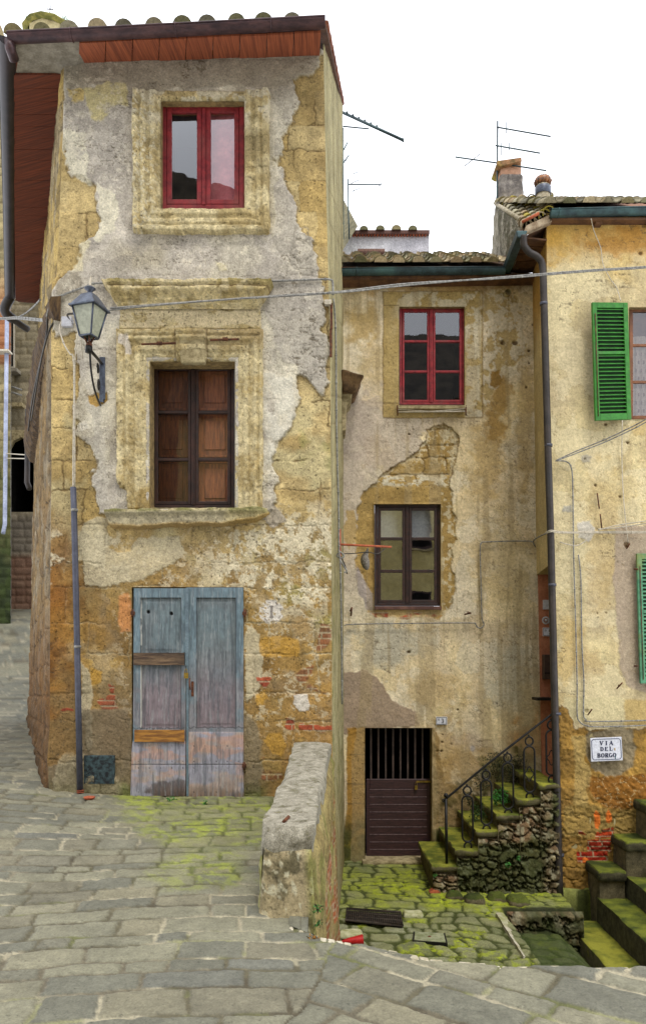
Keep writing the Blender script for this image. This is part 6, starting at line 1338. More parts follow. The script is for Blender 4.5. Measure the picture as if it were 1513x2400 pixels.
# little bracket with laundry line and rag at the corner
T = thing('drying_bracket', 'rusty orange drying rail with cords and a grey rag hanging beside the brown window', 'bracket', U(800, 1278, 9.2))
mb = MB(); mb.tube([U(796, 1276, 9.1), U(916, 1282, 9.6)], .014, 6); mb.build('rail', M['terra'], T)
mb = MB(); mb.tube([U(796, 1240, 9.1), U(797, 1330, 9.1)], .012, 5); mb.build('wall_bar', M['terra'], T)
mb = MB(); mb.tube(crom([U(796, 1298, 9.1), U(830, 1297, 9.3), (U(862, 1294, 9.4)), U(885, 1298, 9.45), U(905, 1282, 9.55)], 4), .006, 5); mb.tube(crom([U(796, 1300, 9.1), U(808, 1325, 9.1), U(813, 1345, 9.1)], 3), .008, 5); mb.build('cord', M['cable_dark'], T)
mb = MB(); V = []
rp = [(862, 1284, .006), (858, 1300, .02), (850, 1318, .028), (852, 1332, .032), (862, 1330, .03), (868, 1315, .022), (866, 1300, .012)]
mb.tube(crom([U(x, y, 9.42) for x, y in ((862, 1284), (858, 1296), (854, 1308), (856, 1322), (860, 1336))], 3), [.008, .012, .018, .026, .034, .042, .048, .052, .054, .05, .045, .03, .012], 9); mb.tube(crom([U(863, 1282, 9.42), U(857, 1300, 9.42), U(856, 1325, 9.41)], 4), [.006]*3+[.03]*6, 7) if False else None
mb.build('rag', M['rag'], T)
cable('tangle of pale cable clamps fixed to the corner below the rusty drying rail', [[(791, 1290, 8.65), (800, 1296, 8.65), (806, 1304, 8.65), (797, 1308, 8.65), (789, 1302, 8.65), (796, 1292, 8.65)], [(796, 1310, 8.65), (804, 1325, 8.65), (812, 1338, 8.65), (806, 1342, 8.65)]], .010, M['cable'], name='cable_clamp')

# plates and street sign
def plate(label, name, r, D, lines):
    mb = MB(); mb.pbox(r[0], r[1], r[2], r[3], D, D+.02); o = mb.build(name, M['white'], None, .003); return o
def strokes(mb, segs, D, d=.0035):
    for (x0, y0, x1, y1, w) in segs:
        L = math.hypot(x1-x0, y1-y0); nx, ny = -(y1-y0)/L*w/2, (x1-x0)/L*w/2
        a = [U(x0+nx, y0+ny, D), U(x1+nx, y1+ny, D), U(x1-nx, y1-ny, D), U(x0-nx, y0-ny, D)]
        mb.add(a+[(p[0], p[1]+d, p[2]) for p in a], [(0, 1, 2, 3), (4, 5, 6, 7), (0, 1, 5, 4), (1, 2, 6, 5), (2, 3, 7, 6), (3, 0, 4, 7)])
def glyph(ch, x, y, w, h, T=2.4, t=1.0):
    L = []; X = lambda a: x+a*w; Y = lambda b: y+b*h
    sg = lambda a, b, c, d, k: L.append((X(a), Y(b), X(c), Y(d), k))
    ser = lambda a, b, s=.28: L.append((X(a)-s*w*.8, Y(b), X(a)+s*w*.8, Y(b), t*1.1))
    def arc(cx, cy, rx, ry, a0, a1, k0, k1, n=9):
        for i in range(n):
            q0 = a0+(a1-a0)*i/n; q1 = a0+(a1-a0)*(i+1)/n; m = abs(cos((q0+q1)/2)); sg(cx+rx*cos(q0), cy+ry*sin(q0), cx+rx*cos(q1), cy+ry*sin(q1), k0+(k1-k0)*m)
    if ch == 'V': sg(.15, 0, .52, 1, T); sg(.88, 0, .52, 1, t); ser(.15, 0); ser(.88, 0, .22)
    if ch == 'I': sg(.5, 0, .5, 1, T); ser(.5, 0, .35); ser(.5, 1, .35)
    if ch == 'A': sg(.5, 0, .88, 1, T); sg(.5, 0, .12, 1, t); sg(.26, .65, .72, .65, t); ser(.12, 1, .2); ser(.88, 1, .24)
    if ch == 'D': sg(.25, 0, .25, 1, T); sg(.08, .03, .5, .03, t); sg(.08, .97, .5, .97, t); arc(.45, .5, .42, .47, -pi/2, pi/2, t, T)
    if ch == 'E': sg(.25, 0, .25, 1, T); sg(.08, .03, .85, .03, t); sg(.08, .97, .88, .97, t); sg(.25, .5, .65, .5, t); sg(.85, 0, .85, .22, t); sg(.88, 1, .88, .76, t); sg(.65, .38, .65, .62, t)
    if ch == 'L': sg(.3, 0, .3, 1, T); ser(.3, 0, .3); sg(.1, .97, .9, .97, t); sg(.9, 1, .9, .7, t)
    if ch == 'B': sg(.25, 0, .25, 1, T); sg(.08, .03, .5, .03, t); sg(.1, .5, .5, .5, t); sg(.08, .97, .5, .97, t); arc(.5, .265, .28, .235, -pi/2, pi/2, t, T); arc(.5, .735, .34, .235, -pi/2, pi/2, t, T)
    if ch == 'O': arc(.5, .5, .38, .47, 0, 2*pi, t, T, 16)
    if ch == 'R': sg(.25, 0, .25, 1, T); sg(.08, .03, .5, .03, t); sg(.1, .5, .5, .5, t); ser(.25, 1, .25); arc(.5, .265, .28, .235, -pi/2, pi/2, t, T); sg(.5, .5, .85, 1, T); ser(.9, 1, .14)
    if ch == 'G': arc(.5, .5, .38, .47, -.9, -2*pi+.75, t, T, 14); sg(.84, .55, .84, .95, T); sg(.62, .55, .98, .55, t)
    if ch == '3': arc(.45, .27, .3, .24, -2.6, pi/2, t, t*1.5, 9); arc(.45, .73, .34, .25, -pi/2, 2.6, t, t*1.5, 9)
    if ch == '5': sg(.25, .02, .8, .02, t*1.3); sg(.25, .02, .22, .45, t); arc(.45, .68, .34, .30, -2.3, 2.5, t, t*1.5, 10)
    return L
sgn = thing('street_sign', 'white enamel street name plate with blue border reading VIA DEL BORGO', 'sign', U(1420, 1784, 9.95))
mb = MB(); mb.prism([(1382, 1730), (1455, 1727), (1458, 1782), (1384, 1785)], 9.95, 9.965); mb.build('plate', M['white'], sgn, .002)
mb = MB(); q = [(1389, 1733), (1449, 1731), (1453, 1735), (1455, 1775), (1451, 1779), (1391, 1781), (1387, 1777), (1385, 1737)]
strokes(mb, [(q[i][0], q[i][1], q[(i+1) % 8][0], q[(i+1) % 8][1], 1.3) for i in range(8)], 9.9465); mb.build('border', M['ink'], sgn)
mb = MB()
for txt, x0, yy, w, hh, gp in (('VIA', 1404, 1737.5, 8.6, 9, 11.2), ('DEL', 1405, 1751, 8.4, 9, 10.6), ('BORGO', 1398, 1766, 8.2, 9.4, 9.2)):
    for i, ch in enumerate(txt): strokes(mb, glyph(ch, x0+i*gp, yy-.03*i*gp, w, hh, 2.5, 1.1), 9.9460, .003)
mb.build('lettering', plain('navy_letters', S(34, 42, 84), None, 9, .4, bmp=0), sgn)
mb = MB(); mb.pbox(1438.5, 1753, 1440.5, 1759, 9.9465, 9.95); mb.build('rust_chip', plain('rust_chip', S(200, 160, 40), None, 9, .8, bmp=0), sgn)
mb = MB(); mb.pbox(1440, 1770, 1441.6, 1780, 9.944, 9.946); mb.build('drip', plain('green_drip', S(40, 90, 100), None, 9, .8, bmp=0), sgn)
def number(label, r, D, ch, cx):
    t = thing('house_number', label, 'number plate', U((r[0]+r[2])/2, r[3], D)); mb = MB(); mb.pbox(*r, D, D+.015); mb.build('plate', M['white'], t, .002)
    mb = MB(); a, b, c, d = r[0]+1.5, r[1]+1.5, r[2]-1.5, r[3]-1.5; strokes(mb, [(a, b, c, b, .8), (c, b, c, d, .8), (c, d, a, d, .8), (a, d, a, b, .8)], D-.0035); mb.build('border', M['blackink'], t)
    mb = MB(); strokes(mb, glyph(ch, cx, r[1]+4.5, 6, r[3]-r[1]-9, 2, 1.1), D-.0036); strokes(mb, [(r[0]+5, r[1]+5, r[0]+8, r[1]+5, .7), (r[0]+8, r[1]+5, r[0]+8, r[1]+8, .7), (r[0]+8, r[1]+8, r[0]+5, r[1]+8, .7), (r[0]+5, r[1]+8, r[0]+5, r[1]+5, .7)], D-.0036); mb.build('lettering', M['blackink'], t)
number('white house number plate reading 3 above the barred cellar door', (1021, 1680, 1047, 1699), 11.06, '3', 1033)
number('white house number plate reading 5 on the orange wall behind the downpipe', (1271, 1471, 1296, 1491), dx-.01, '5', 1284)
mb = MB(); c = U(1278, 1454, dx); mb.tube([(c[0]+.045*cos(a), c[1], c[2]+.045*sin(a)) for a in np.linspace(0, 2*pi, 12, endpoint=False)], .012, 5, closed=True); mb.lathe((c[0], c[1]-.01, c[2]-.015), [(0, 0), (.02, 0), (.02, .03), (0, .03)], 8); tag(mb.build('bell_push', M['plastic']), 'round bell push above the number 5 plate', 'doorbell')
# stubs on wall B
for P, lab in (([(820, 1432, 11.08), (824, 1424, 10.98), (822, 1444, 11.0)], 0), ([(1088, 1440, 11.08), (1102, 1437, 10.98), (1094, 1434, 11.0)], 0)):
    mb = MB(); mb.ptube(P, .012, 5); mb.build('wall_hook', M['rust'], B)
mb = MB(); c = U(1186, 690, 11.1); mb.tube([(c[0], 11.12, c[2]), (c[0], 11.0, c[2]-.01)], [.045, .045], 12, cap=False); mb.build('flue_stub', M['tan'], B)

# ================================================================== STAIRS (beside middle house)
ST = thing('stone_staircase', 'mossy stone steps with rubble masonry side climbing right behind an iron railing', 'staircase', (2.2, 10.2, -3))
Df, Db = 9.85, 11.08
TR = [(1010, 1077, 2026, 2043), (1063, 1129, 1985, 2005), (1113, 1181, 1944, 1961), (1160, 1224, 1904, 1923), (1210, 1273, 1868, 1887), (1258, 1420, 1832, 1850)]
for i, (x0, x1, yt, yb) in enumerate(TR):
    a = U(x0, yb-15, Df); b = U(x1 if i < 5 else 1309, yb-15, Df); zt2 = a[2]; th = .075
    P8 = [(a[0], Df-.03, zt2-th), (b[0], Df-.03, zt2-th), (b[0]+.02, Db, zt2-th), (a[0]-.02, Db, zt2-th), (a[0], Df-.03, zt2), (b[0], Df-.03, zt2), (b[0]+.02, Db, zt2+.01), (a[0]-.02, Db, zt2+.01)]
    rough_block('tread', P8, (24, 60, 5), .010, .03, M['mossstep'], ST, 50+i, 6)
    P8 = [(a[0]+.04, Df+.03, zt2-.42), (b[0], Df+.03, zt2-.42), (b[0], Db, zt2-.42), (a[0]+.04, Db, zt2-.42), (a[0]+.05, Df+.03, zt2-th), (b[0], Df+.03, zt2-th), (b[0], Db, zt2-th), (a[0]+.05, Db, zt2-th)]
    rough_block('riser', P8, (10, 30, 12), .010, .02, M['mossstone'], ST, 70+i, 6)
def paint_rub(p):
    wa, wb = p.warp(4); n = p.n(5, 5, 500); n2 = p.n(20, 5, 501, )
    f1, f2, i = worley(p.u*3.0+wa*.9, p.v*5.6+wb*.9, 9); g1, g2, j = worley(p.u*6.5+wa*.8, p.v*12+wb*.8, 19)
    big = i > .42; e = np.where(big, f2-f1, (g2-g1)*.8); k = np.where(big, i*7 % 1, j)
    c = mixc(np.broadcast_to(S(150, 134, 98), k.shape+(3,)), np.broadcast_to(S(104, 88, 64), k.shape+(3,)), k); c = mixc(c, np.broadcast_to(S(130, 104, 74), k.shape+(3,)), sst(.75, .85, (k*5) % 1)); p.c = c*(.65+.7*n2)[..., None]
    p.paint(sst(.60, .7, p.n(16, 5, 502)), S(178, 172, 140), .6); p.paint(sst(.10, .02, e), S(48, 42, 30), .8)
    p.paint(sst(.45, .62, p.n(1.6, 4, 503)+.25*sst(.6, 1, p.y)), S(58, 72, 26), .75); p.mult(.92+0*n); p.h = .075*sst(0, .28, e)+.02*n2+.03*n
def stz(x): return np.interp(x, [U(t[0], t[3]-15, Df)[0] for t in TR]+[4.0], [U(t[0], t[3]-15, Df)[2] for t in TR]+[U(1420, 1835, Df)[2]])
XE = U(1309, 2000, Df)[0]; xs = np.linspace(U(1014, 2040, Df)[0], XE, 240); ts = np.linspace(0, 1, 150); X, T_ = np.meshgrid(xs, ts)
k6 = [U(t[0]+5, t[3]-15, Df)[0] for t in TR]; zz = [U(t[0], t[3]-15, Df)[2] for t in TR]
top = np.full(X.shape, zz[0]-.10)
for q in range(1, 6): top = np.where(X > k6[q], zz[q]-.10, top)
bot = np.full(X.shape, -3.55); Z = top+(bot-top)*T_; W = np.stack([X, X*0+Df+.06, Z], -1)
relief('rubble_wall', X, T_, W, (0, -1, 0), X, Z, paint_rub, M['rubble'], ST)
mb = MB(); mb.box(xs[0]+.02, XE, Df+.15, Db, -3.55, zz[0]-.09)
for q in range(1, 6): mb.box(k6[q]+.05, XE, Df+.15, Db, zz[q-1]-.09-.0, zz[q]-.085)
mb.build('masonry_core', M['mossstone'], ST)
mb = MB(); P = [(xs[0], Df+.05, -3.5), (xs[0], Db, -3.5), (xs[0], Db, zz[0]-.07), (xs[0], Df+.05, zz[0]-.07)]; mb.quad(*P); mb.build('end_face', M['mossstone'], ST)
# loose footing stones at the stair base
for k, (x, y, s, lab) in enumerate(((1065, 2100, .10, 'small dark mossy stone nearest the broken tile at the stair foot'), (1110, 2108, .13, 'flat mossy stone against the middle of the stair foot'), (1160, 2104, .12, 'rounded mossy stone at the stair foot under the bright weed'), (1215, 2112, .14, 'mossy stone lying at the stair foot nearest the tall downpipe'))):
    c = onyard(x, y, .02); o = rough_block('loose_stone', [(c[0]-s, c[1]-s*.7, c[2]-.06), (c[0]+s, c[1]-s*.7, c[2]-.06), (c[0]+s, c[1]+s, c[2]-.06), (c[0]-s, c[1]+s, c[2]-.06), (c[0]-s*.8, c[1]-s*.5, c[2]+.05), (c[0]+s*.8, c[1]-s*.5, c[2]+.06), (c[0]+s*.7, c[1]+s, c[2]+.06), (c[0]-s*.7, c[1]+s, c[2]+.05)], (8, 8, 5), .02, .05, M['mossstone'], None, 90+k)
    tag(o, lab, 'stone', 'loose stones at the foot of the stairs')
# railing
RL = thing('iron_railing', 'black wrought-iron stair railing with ring and oval balusters', 'railing', U(1044, 2020, Df+.08)); DR = Df+.06
mb = MB(); mb.ptube([(1046, 2026, DR), (1044, 1872, DR)], .018, 8); c = U(1044, 1864, DR); mb.lathe((c[0], c[1], c[2]-.03), [(0, 0), (.022, .008), (.030, .03), (.022, .052), (0, .06)], 12); mb.build('newel_post', M['iron'], RL)
mb = MB(); mb.tube(crom([U(1040, 1874, DR), U(1049, 1868, DR), U(1140, 1792, DR), U(1240, 1714, DR), U(1300, 1668, DR), U(1306, 1664, DR)], 4), .015, 6); mb.tube([U(1037, 1872, DR), U(1036, 1878, DR), U(1041, 1880, DR)], .008, 5); mb.build('handrail', M['iron'], RL)
def ring(mb, cx, cy, rx, ry, r=.012, n=18): mb.tube([U(cx+rx*cos(q), cy+ry*sin(q), DR) for q in np.linspace(0, 2*pi, n, endpoint=False)], r, 6, closed=True)
for i, (x, yt, yb, q4) in enumerate(((1094, 1838, 1992, 0), (1138, 1801, 1952, 0), (1188.5, 1761, 1915, 0), (1239, 1722, 1876, 1), (1291, 1684, 1836, 1))):
    mb = MB(); c = U(x-1, yt+2, DR); mb.lathe((c[0], c[1], c[2]-.018), [(0, 0), (.018, .018), (0, .036)], 8)
    h = yb-yt; ring(mb, x, yt+15, 9, 10); ring(mb, x+1.5, yb-9, 8.5, 9)
    x1 = x+1; t0_, b0_ = yt+27, yb-19; P = []; rr = 12.5
    for q in np.linspace(pi, 2*pi, 8): P.append((x+rr*cos(q), t0_+rr+rr*sin(q)))
    for q in np.linspace(0, pi, 8): P.append((x1+rr*cos(q), b0_-rr+rr*sin(q)))
    mb.tube([U(a, b, DR) for a, b in P], .0125, 6, closed=True)
    if q4:
        cy = yt+92; Q = []
        for q in np.linspace(0, 2*pi, 33)[:-1]: r_ = 9+2.5*abs(math.sin(2*q))**.5*0+3.2*(abs(cos(q))**6+1.6*abs(sin(q))**6)-1.2*abs(sin(2*q)); Q.append(U(x+r_*cos(q)*.85, cy+r_*sin(q)*1.25, DR))
        mb.tube(Q, .0075, 5, closed=True)
    mb.build('baluster', M['iron'], RL)
# foliage on and beside the stairs
def leaves(name, label, pts, n, size, mat, seed=0, cat='plant', group=None, droop=.3, stems=True):
    """pts: list of (centre, radius) blobs"""
    R = np.random.RandomState(seed); V = []; Fq = []; tot = sum(r**2 for c, r in pts)
    for c, r in pts:
        for _ in range(max(3, int(n*r*r/tot))):
            d = R.normal(size=3); d /= np.linalg.norm(d); p_ = np.array(c)+d*r*(R.rand()**.45)*np.array([1, .45, 1]); a = R.normal(size=3); a[1] -= .8; a /= np.linalg.norm(a); u_ = np.cross(a, R.normal(size=3)); u_ /= np.linalg.norm(u_); v_ = np.cross(a, u_); s = size*R.uniform(.5, 1.2); o = len(V)
            V += [p_-u_*s, p_-v_*s*.5+a*s*.15, p_+u_*s, p_+v_*s*.5+a*s*.15]; Fq.append((o, o+1, o+2, o+3))
    me = mesh_np('leaves', np.array(V), np.array(Fq), mat, smooth=False)
    if stems:
        t = thing(name, label, cat, tuple(pts[0][0]), group); o = link('leaves', me, t); mb = MB(); rd = random.Random(seed)
        for c, r in pts:
            for k in range(5): e = np.array(c)+np.array([rd.uniform(-r, r), rd.uniform(-.03, .03), rd.uniform(-r, r)]); mb.tube([np.array(c)+(0, .04, -r), (np.array(c)+e)/2+(0, .02, 0), e], .003, 4)
        mb.build('stems', M['leafdry'], t); return t
    return tag(link(name, me), label, cat, group)
leaves('creeper', 'dark dry creeper spreading over the wall behind the upper stair balusters', [(U(1165, 1795, 10.98), .22), (U(1200, 1806, 10.98), .18), (U(1130, 1830, 10.98), .15), (U(1215, 1784, 10.98), .12), (U(1100, 1870, 10.98), .12)], 1700, .015, M['leafdry'], 1)
leaves('fern_clump', 'bright green leafy clump growing on the fourth stair tread', [(U(1172, 1862, 10.35), .10), (U(1162, 1872, 10.3), .08), (U(1182, 1872, 10.3), .08)], 420, .018, M['leaf2'], 2)
leaves('fern_clump', 'dark green leafy clump on the lower stairs behind the second baluster', [(U(1120, 1897, 10.35), .11), (U(1112, 1912, 10.3), .08), (U(1132, 1910, 10.3), .07)], 330, .015, M['leaf'], 3)
leaves('weed', 'small star-leaved weed growing out of the rubble stair wall', [(U(1190, 2026, 9.78), .035)], 30, .022, M['leaf2'], 4)
leaves('weed', 'tiny green weed in the rubble below the uppermost visible stair', [(U(1215, 2012, 9.78), .03)], 24, .016, M['leaf2'], 5)
leaves('weed', 'small green weed at the left post of the iron railing', [(U(1018, 2052, 9.76), .025)], 20, .014, M['leaf2'], 6)
leaves('weed', 'little green weed hugging the ground at the stair foot', [(onyard(1062, 2096, .03), .05)], 60, .014, M['leaf2'], 7)
c = onstreet(405, 1876, .01); leaves('weed', 'green weed sprouting from the paving joint before the middle of the blue door', [(c, .05), (c+(-.03, -.05, .0), .04)], 80, .013, M['leaf2'], 8)
c = onstreet(480, 1884, .01); leaves('weed', 'small weed tuft in the paving joint before the right leaf of the blue door', [(c, .035)], 40, .012, M['leaf2'], 9)
c = np.array(U(744, 2130, 4.76)); leaves('weed', 'green weeds at the near foot of the parapet wall', [(c, .035), (c+(.0, 0, -.08), .03)], 60, .010, M['leaf2'], 10)
c = onstreet(728, 2202, .005); leaves('dead_grass', 'rusty brown tuft of dead grass on the paving at the parapet foot', [(c, .03), (c+(.03, 0, 0), .025)], 70, .010, plain('dead', S(170, 120, 50), S(130, 90, 40), 20, .9, bmp=0), 11)

def paint_pit(p):
    paint_rub(p); p.mult(.75+0*p.x); p.paint(sst(.5, .66, p.n(3, 4, 510)), S(52, 66, 22), .5)
YE = float(yard_z(np.array(2.0), np.array(9.35)))+.01
o = patch('yard_edge', (curbX(9.2)+.02, 9.22, YE), (2.98, 9.22, YE), (2.98, 9.20, YE-.8), (curbX(9.2)+.02, 9.20, YE-.6), 110, 60, paint_pit, M['rubble'], N=(0, -1, 0)); o['kind'] = 'structure'
# ================================================================== RIGHT MOSSY STEPS
MS = thing('mossy_steps', 'dark mossy stone steps with stepped side blocks rising to the right below the street sign', 'staircase', (3.2, 9, -3.6))
xk = U(1335, 2160, 9.7)[0]-.06; zk = U(1335, 2160, 9.7)[2]
def blk(name, x0, x1, y0, y1, z0, z1, mt='mossstep', n=(20, 60, 16), amp=.010, seed=0, rnd=.035):
    return rough_block(name, [(x0, y0, z0), (x1, y0, z0), (x1, y1, z0), (x0, y1, z0), (x0, y0, z1), (x1, y0, z1), (x1, y1, z1), (x0, y1, z1)], n, amp, rnd, M[mt], MS, seed, 5)
blk('step', xk, xk+.40, 7.2, 9.75, -4.2, zk, seed=1); 
for k, (px, py, D) in enumerate(((1400, 2106, 9.6), (1466, 2054, 9.6), (1530, 2004, 9.6))):
    p = U(px, py, D); blk('step', p[0], p[0]+.40, 6.9, 9.68, -4.0, p[2], 'wetstep', seed=2+k)
for k, (x0, x1, yt, zt3) in enumerate(((1399, 1464, 2042, 0), (1461, 1526, 1974, 0), (1516, 1580, 1890, 0))):
    a = U(x0, yt, 9.55); b = U(x1, yt, 9.55); blk('side_block', a[0]+.03, b[0]-.0, 9.58, 10.02, -3.9, a[2]-.10, 'mossstone', (12, 14, 30), .008, 20+k, .02); blk('side_block_cap', a[0], b[0]+.02, 9.52, 10.03, a[2]-.115, a[2]+.01, 'wetstep', (16, 14, 5), .008, 30+k, .04)

# ================================================================== HOUSE D (white house behind), attic parts
Dh = thing('white_house', 'small white rendered house behind the middle roof with a short tiled eave', 'house', U(900, 600, 15))
def paint_D(p):
    n = p.n(1.5, 5, 600); p.c = mixc(np.broadcast_to(S(232, 232, 234), p.x.shape+(3,)), np.broadcast_to(S(200, 198, 204), p.x.shape+(3,)), sst(.35, .7, n)); p.paint(sst(575, 555, p.y+40*(n-.5)), S(176, 172, 176), .5); p.h = .01*n
facade('front_wall', 770, 1004, 540, 640, 3, 15, paint_D, M['wall'], Dh, edge=False)
a = U(1004, 543, 15); mb = MB(); mb.quad((a[0], 15, a[2]), (a[0], 18, a[2]), (a[0], 18, a[2]-1.5), (a[0], 15, a[2]-1.5)); mb.build('side_wall', M['tan'], Dh)
mb = MB(); mb.pbox(760, 539, 1006, 547, 14.9, 15.3); mb.build('eave_tiles', plain('eave_brown', S(120, 80, 66), S(70, 46, 40), 60, .8), Dh)
mb = MB()
for k in range(28): x = 806+k*7; mb.pbox(x, 546, x+3, 551, 14.93, 15.0)
mb.build('dentils', M['terra'], Dh)
o_ = np.array(U(776, 541, 14.85)); tiles('roof_tiles', o_, (1, 0, 0), (0, cos(.3), sin(.3)), 6, 4, U(824, 541, 14.85)[0]-U(786, 541, 14.85)[0]-.0, Dh, .085, .4, 41, moss=.6, jit=.01, pans=False)
mb = MB(); mb.pbox(838, 583, 901, 589, 14.9, 15.02); mb.pbox(838, 589, 901, 598, 14.97, 15.03); mb.build('small_window', plain('brickish', S(150, 116, 100), S(110, 80, 70), 30, .9), Dh)
mb = MB(); P = [np.array(U(775, 690, 13.2)), np.array(U(838, 528, 14)), np.array(U(775, 440, 16))]; mb.quad(U(770, 640, 14), U(838, 530, 14), U(836, 528, 16.5), U(790, 440, 16.5), U(770, 470, 16.5)); mb.build('side_roof', plain('old_roof', S(140, 132, 100), S(100, 96, 70), 12, .9), Dh)

# antennas
def antenna(label, mast, booms, els, r=.012, base=None):
    t = thing('tv_antenna', label, 'antenna', U(*mast[-1]))
    mb = MB(); mb.ptube(mast, r*1.15, 6); mb.build('mast', M['gut_green'], t)
    for b in booms:
        mb = MB(); mb.ptube(b, r, 5); P, Q = b[0], b[-1]
        for e in els:
            cx_, cy_ = (e[0][0]+e[1][0])/2, (e[0][1]+e[1][1])/2; d = [abs((cy_-c[0][1])-(c[-1][1]-c[0][1])*(cx_-c[0][0])/(c[-1][0]-c[0][0])) for c in booms]
            if booms[int(np.argmin(d))] is b: mb.tube([U(*q) for q in e], r*.6, 4)
        mb.build('boom', M['gut_green'], t)
D = 13.05
antenna('tall television aerial mast with three yagi booms beside the chimney', [(1165, 284, D), (1164, 480, D), (1162, 620, D)],
   [[(1163, 298, D), (1289, 320, D-.3)], [(1160, 341, D), (1264, 359, D-.3)], [(1066, 368, D+.2), (1164, 382, D), (1279, 400, D-.3)]],
   [[(1186, 286, D), (1186, 313, D)], [(1173, 335, D), (1173, 364, D)], [(1192, 335, D), (1192, 352, D)], [(1088, 389, D), (1124, 361, D+.4)]]+[[(1166+k*12, 298+k*2.1, D-.35), (1168+k*12, 300+k*2.1, D+.25)] for k in range(2, 11)]+[[(1166+k*12, 342+k*2.1, D-.35), (1168+k*12, 344+k*2.1, D+.25)] for k in range(1, 8)], .013)
D = 12.2
antenna('thick ribbed aerial boom poking out from behind the tall house', [(790, 250, D), (789, 700, D)], [[(785, 256, D), (944, 329, D-.6)]], [[(812+k*14, 262+k*6.4, D-.2), (816+k*14, 270+k*6.4, D+.3)] for k in range(6)]+[[(943, 324, D-.6), (944, 333, D-.6)]], .024)
D = 14.0
antenna('small aerial with a short branching head above the white house', [(815, 420, D), (816, 500, D), (818, 560, D)], [[(814, 432, D), (893, 433, D)]], [[(824, 409, D), (838, 403, D)], [(822, 430, D), (842, 421, D)], [(826, 448, D), (842, 441, D)], [(828, 443, D), (828, 457, D)], [(888, 436, D), (894, 429, D)]], .012)
antenna('broken comb-like aerial seen against the upper right edge of the tall house', [(803, 300, 13), (804, 560, 13)], [[(803, 355, 13), (814, 334, 13)], [(803, 384, 13), (817, 364, 13)], [(803, 296, 13), (864, 302, 13)]], [[(804, 330, 13), (810, 331, 13)], [(803, 374, 13), (812, 376, 13)]], .012)

# church lantern with cross behind the left roof
CH = thing('church_turret', 'mossy domed church turret with an iron cross behind the gutter', 'church tower', U(120, 90, 30))
mb = MB(); c = U(116, 95, 30); R_ = .98
ZB = U(116, 76, 30)[2]; ZA = U(116, 38, 30)[2]; mb.lathe((c[0], 30, ZB-3), [(R_*.84, 0), (R_*.84, 3.0)], 8); mb.build('drum', M['tan'], CH)
mb = MB(); hh = ZA-ZB; mb.lathe((c[0], 30, ZB-.05), [(R_*.84, -.05), (R_*1.08, 0), (R_*1.0, hh*.18), (R_*.55, hh*.66), (R_*.2, hh*.95), (0, hh*1.05)], 12); mb.build('dome', plain('mossy_dome', S(150, 140, 70), S(96, 96, 44), 3, .95, bmp=.03), CH)
mb = MB(); t = U(118, 12, 30); mb.tube([(t[0], 30, c[2]+.8), t], .02, 5); mb.tube([U(110, 21, 30), U(126, 22, 30)], .02, 5); mb.build('cross', M['iron'], CH)
leaves('roof_weeds', 'green weeds growing on the mossy church turret roof', [((c[0]-.75, 29.6, ZB+.22), .14), ((c[0]+.75, 29.6, ZB+.2), .16)], 200, .035, M['leaf2'], 12, stems=False)
# ================================================================== ALLEY (left)
E = thing('corner_house', 'tall stone house at the left edge with moss at its foot and a pale drainpipe', 'house', (-8.8, 22, 1))
def paint_E(p):
    d, i, j = stones(p.u, p.v, .28, .5, 77, .5, .04, .006); n = p.n(1.5, 5, 700)
    p.c = mixc(np.broadcast_to(S(176, 160, 116), p.x.shape+(3,)), np.broadcast_to(S(138, 126, 92), p.x.shape+(3,)), i); p.mult(.8+.4*n); p.paint(sst(.01, 0, d), S(90, 80, 56), .7); p.paint(sst(900, 1300, p.y+200*(n-.5)), S(70, 78, 36), .9); p.paint(sst(1230, 1300, p.y+80*(n-.5)), S(32, 44, 20), .85); p.paint(sst(1230, 1300, p.y)*sst(.45, .6, p.n(5, 5, 701)), S(62, 74, 34), .7); p.h = .04*sst(0, .05, d)+.04*n
    p.paint(sst(600, 760, p.y)*sst(870, 840, p.y), S(170, 96, 60), .7)
facade('front_wall', -300, 27, 60, 1480, 4, 22, paint_E, M['rubble'], E, edge=False, top=[(-300, 30), (0, 50), (14, 92), (27, 130)])
a = U(27, 130, 22); b = U(27, 1480, 22); mb = MB(); mb.quad(a, (a[0]-3.6, 30, a[2]), (b[0]-3.6, 30, b[2]), b); mb.build('side_wall', M['cement'], E)
mb = MB(); mb.ptube([(17, 740, 21.8), (14, 1000, 21.8), (12, 1228, 21.8), (8, 1250, 21.7)], .06, 8); mb.build('drainpipe', plain('pale_pipe', S(170, 178, 200), S(140, 146, 168), 3, .5), E)
mb = MB(); mb.pbox(-40, 818, 20, 822, 21.6, 21.9); mb.build('ledge', M['cable_white'], E)
Fh = thing('alley_house', 'stone house closing the alley with a dark archway and pinkish brick foot', 'house', (-9, 26, 1.5))
def paint_F(p):
    d, i, j = stones(p.u, p.v, .25, .4, 78, .6, .05, .006); n = p.n(1.5, 5, 710)
    p.c = mixc(np.broadcast_to(S(168, 156, 128), p.x.shape+(3,)), np.broadcast_to(S(126, 116, 92), p.x.shape+(3,)), i); p.mult(.8+.4*n); p.paint(sst(.008, 0, d), S(130, 116, 84), .7); p.paint(sst(1290, 1310, p.y), S(112, 76, 62), .8); p.paint(sst(1180, 1230, p.y)*sst(1310, 1290, p.y), S(112, 104, 94), .8); p.h = .04*n+.03*sst(0, .05, d)
HF = [(19, 1022, 79, 1200)]
facade('front_wall', -40, 170, 700, 1480, 3, 26, paint_F, M['rubble'], Fh, HF, edge=False)
room(Fh, (19, 1022, 79, 1200), 26.02, 29)
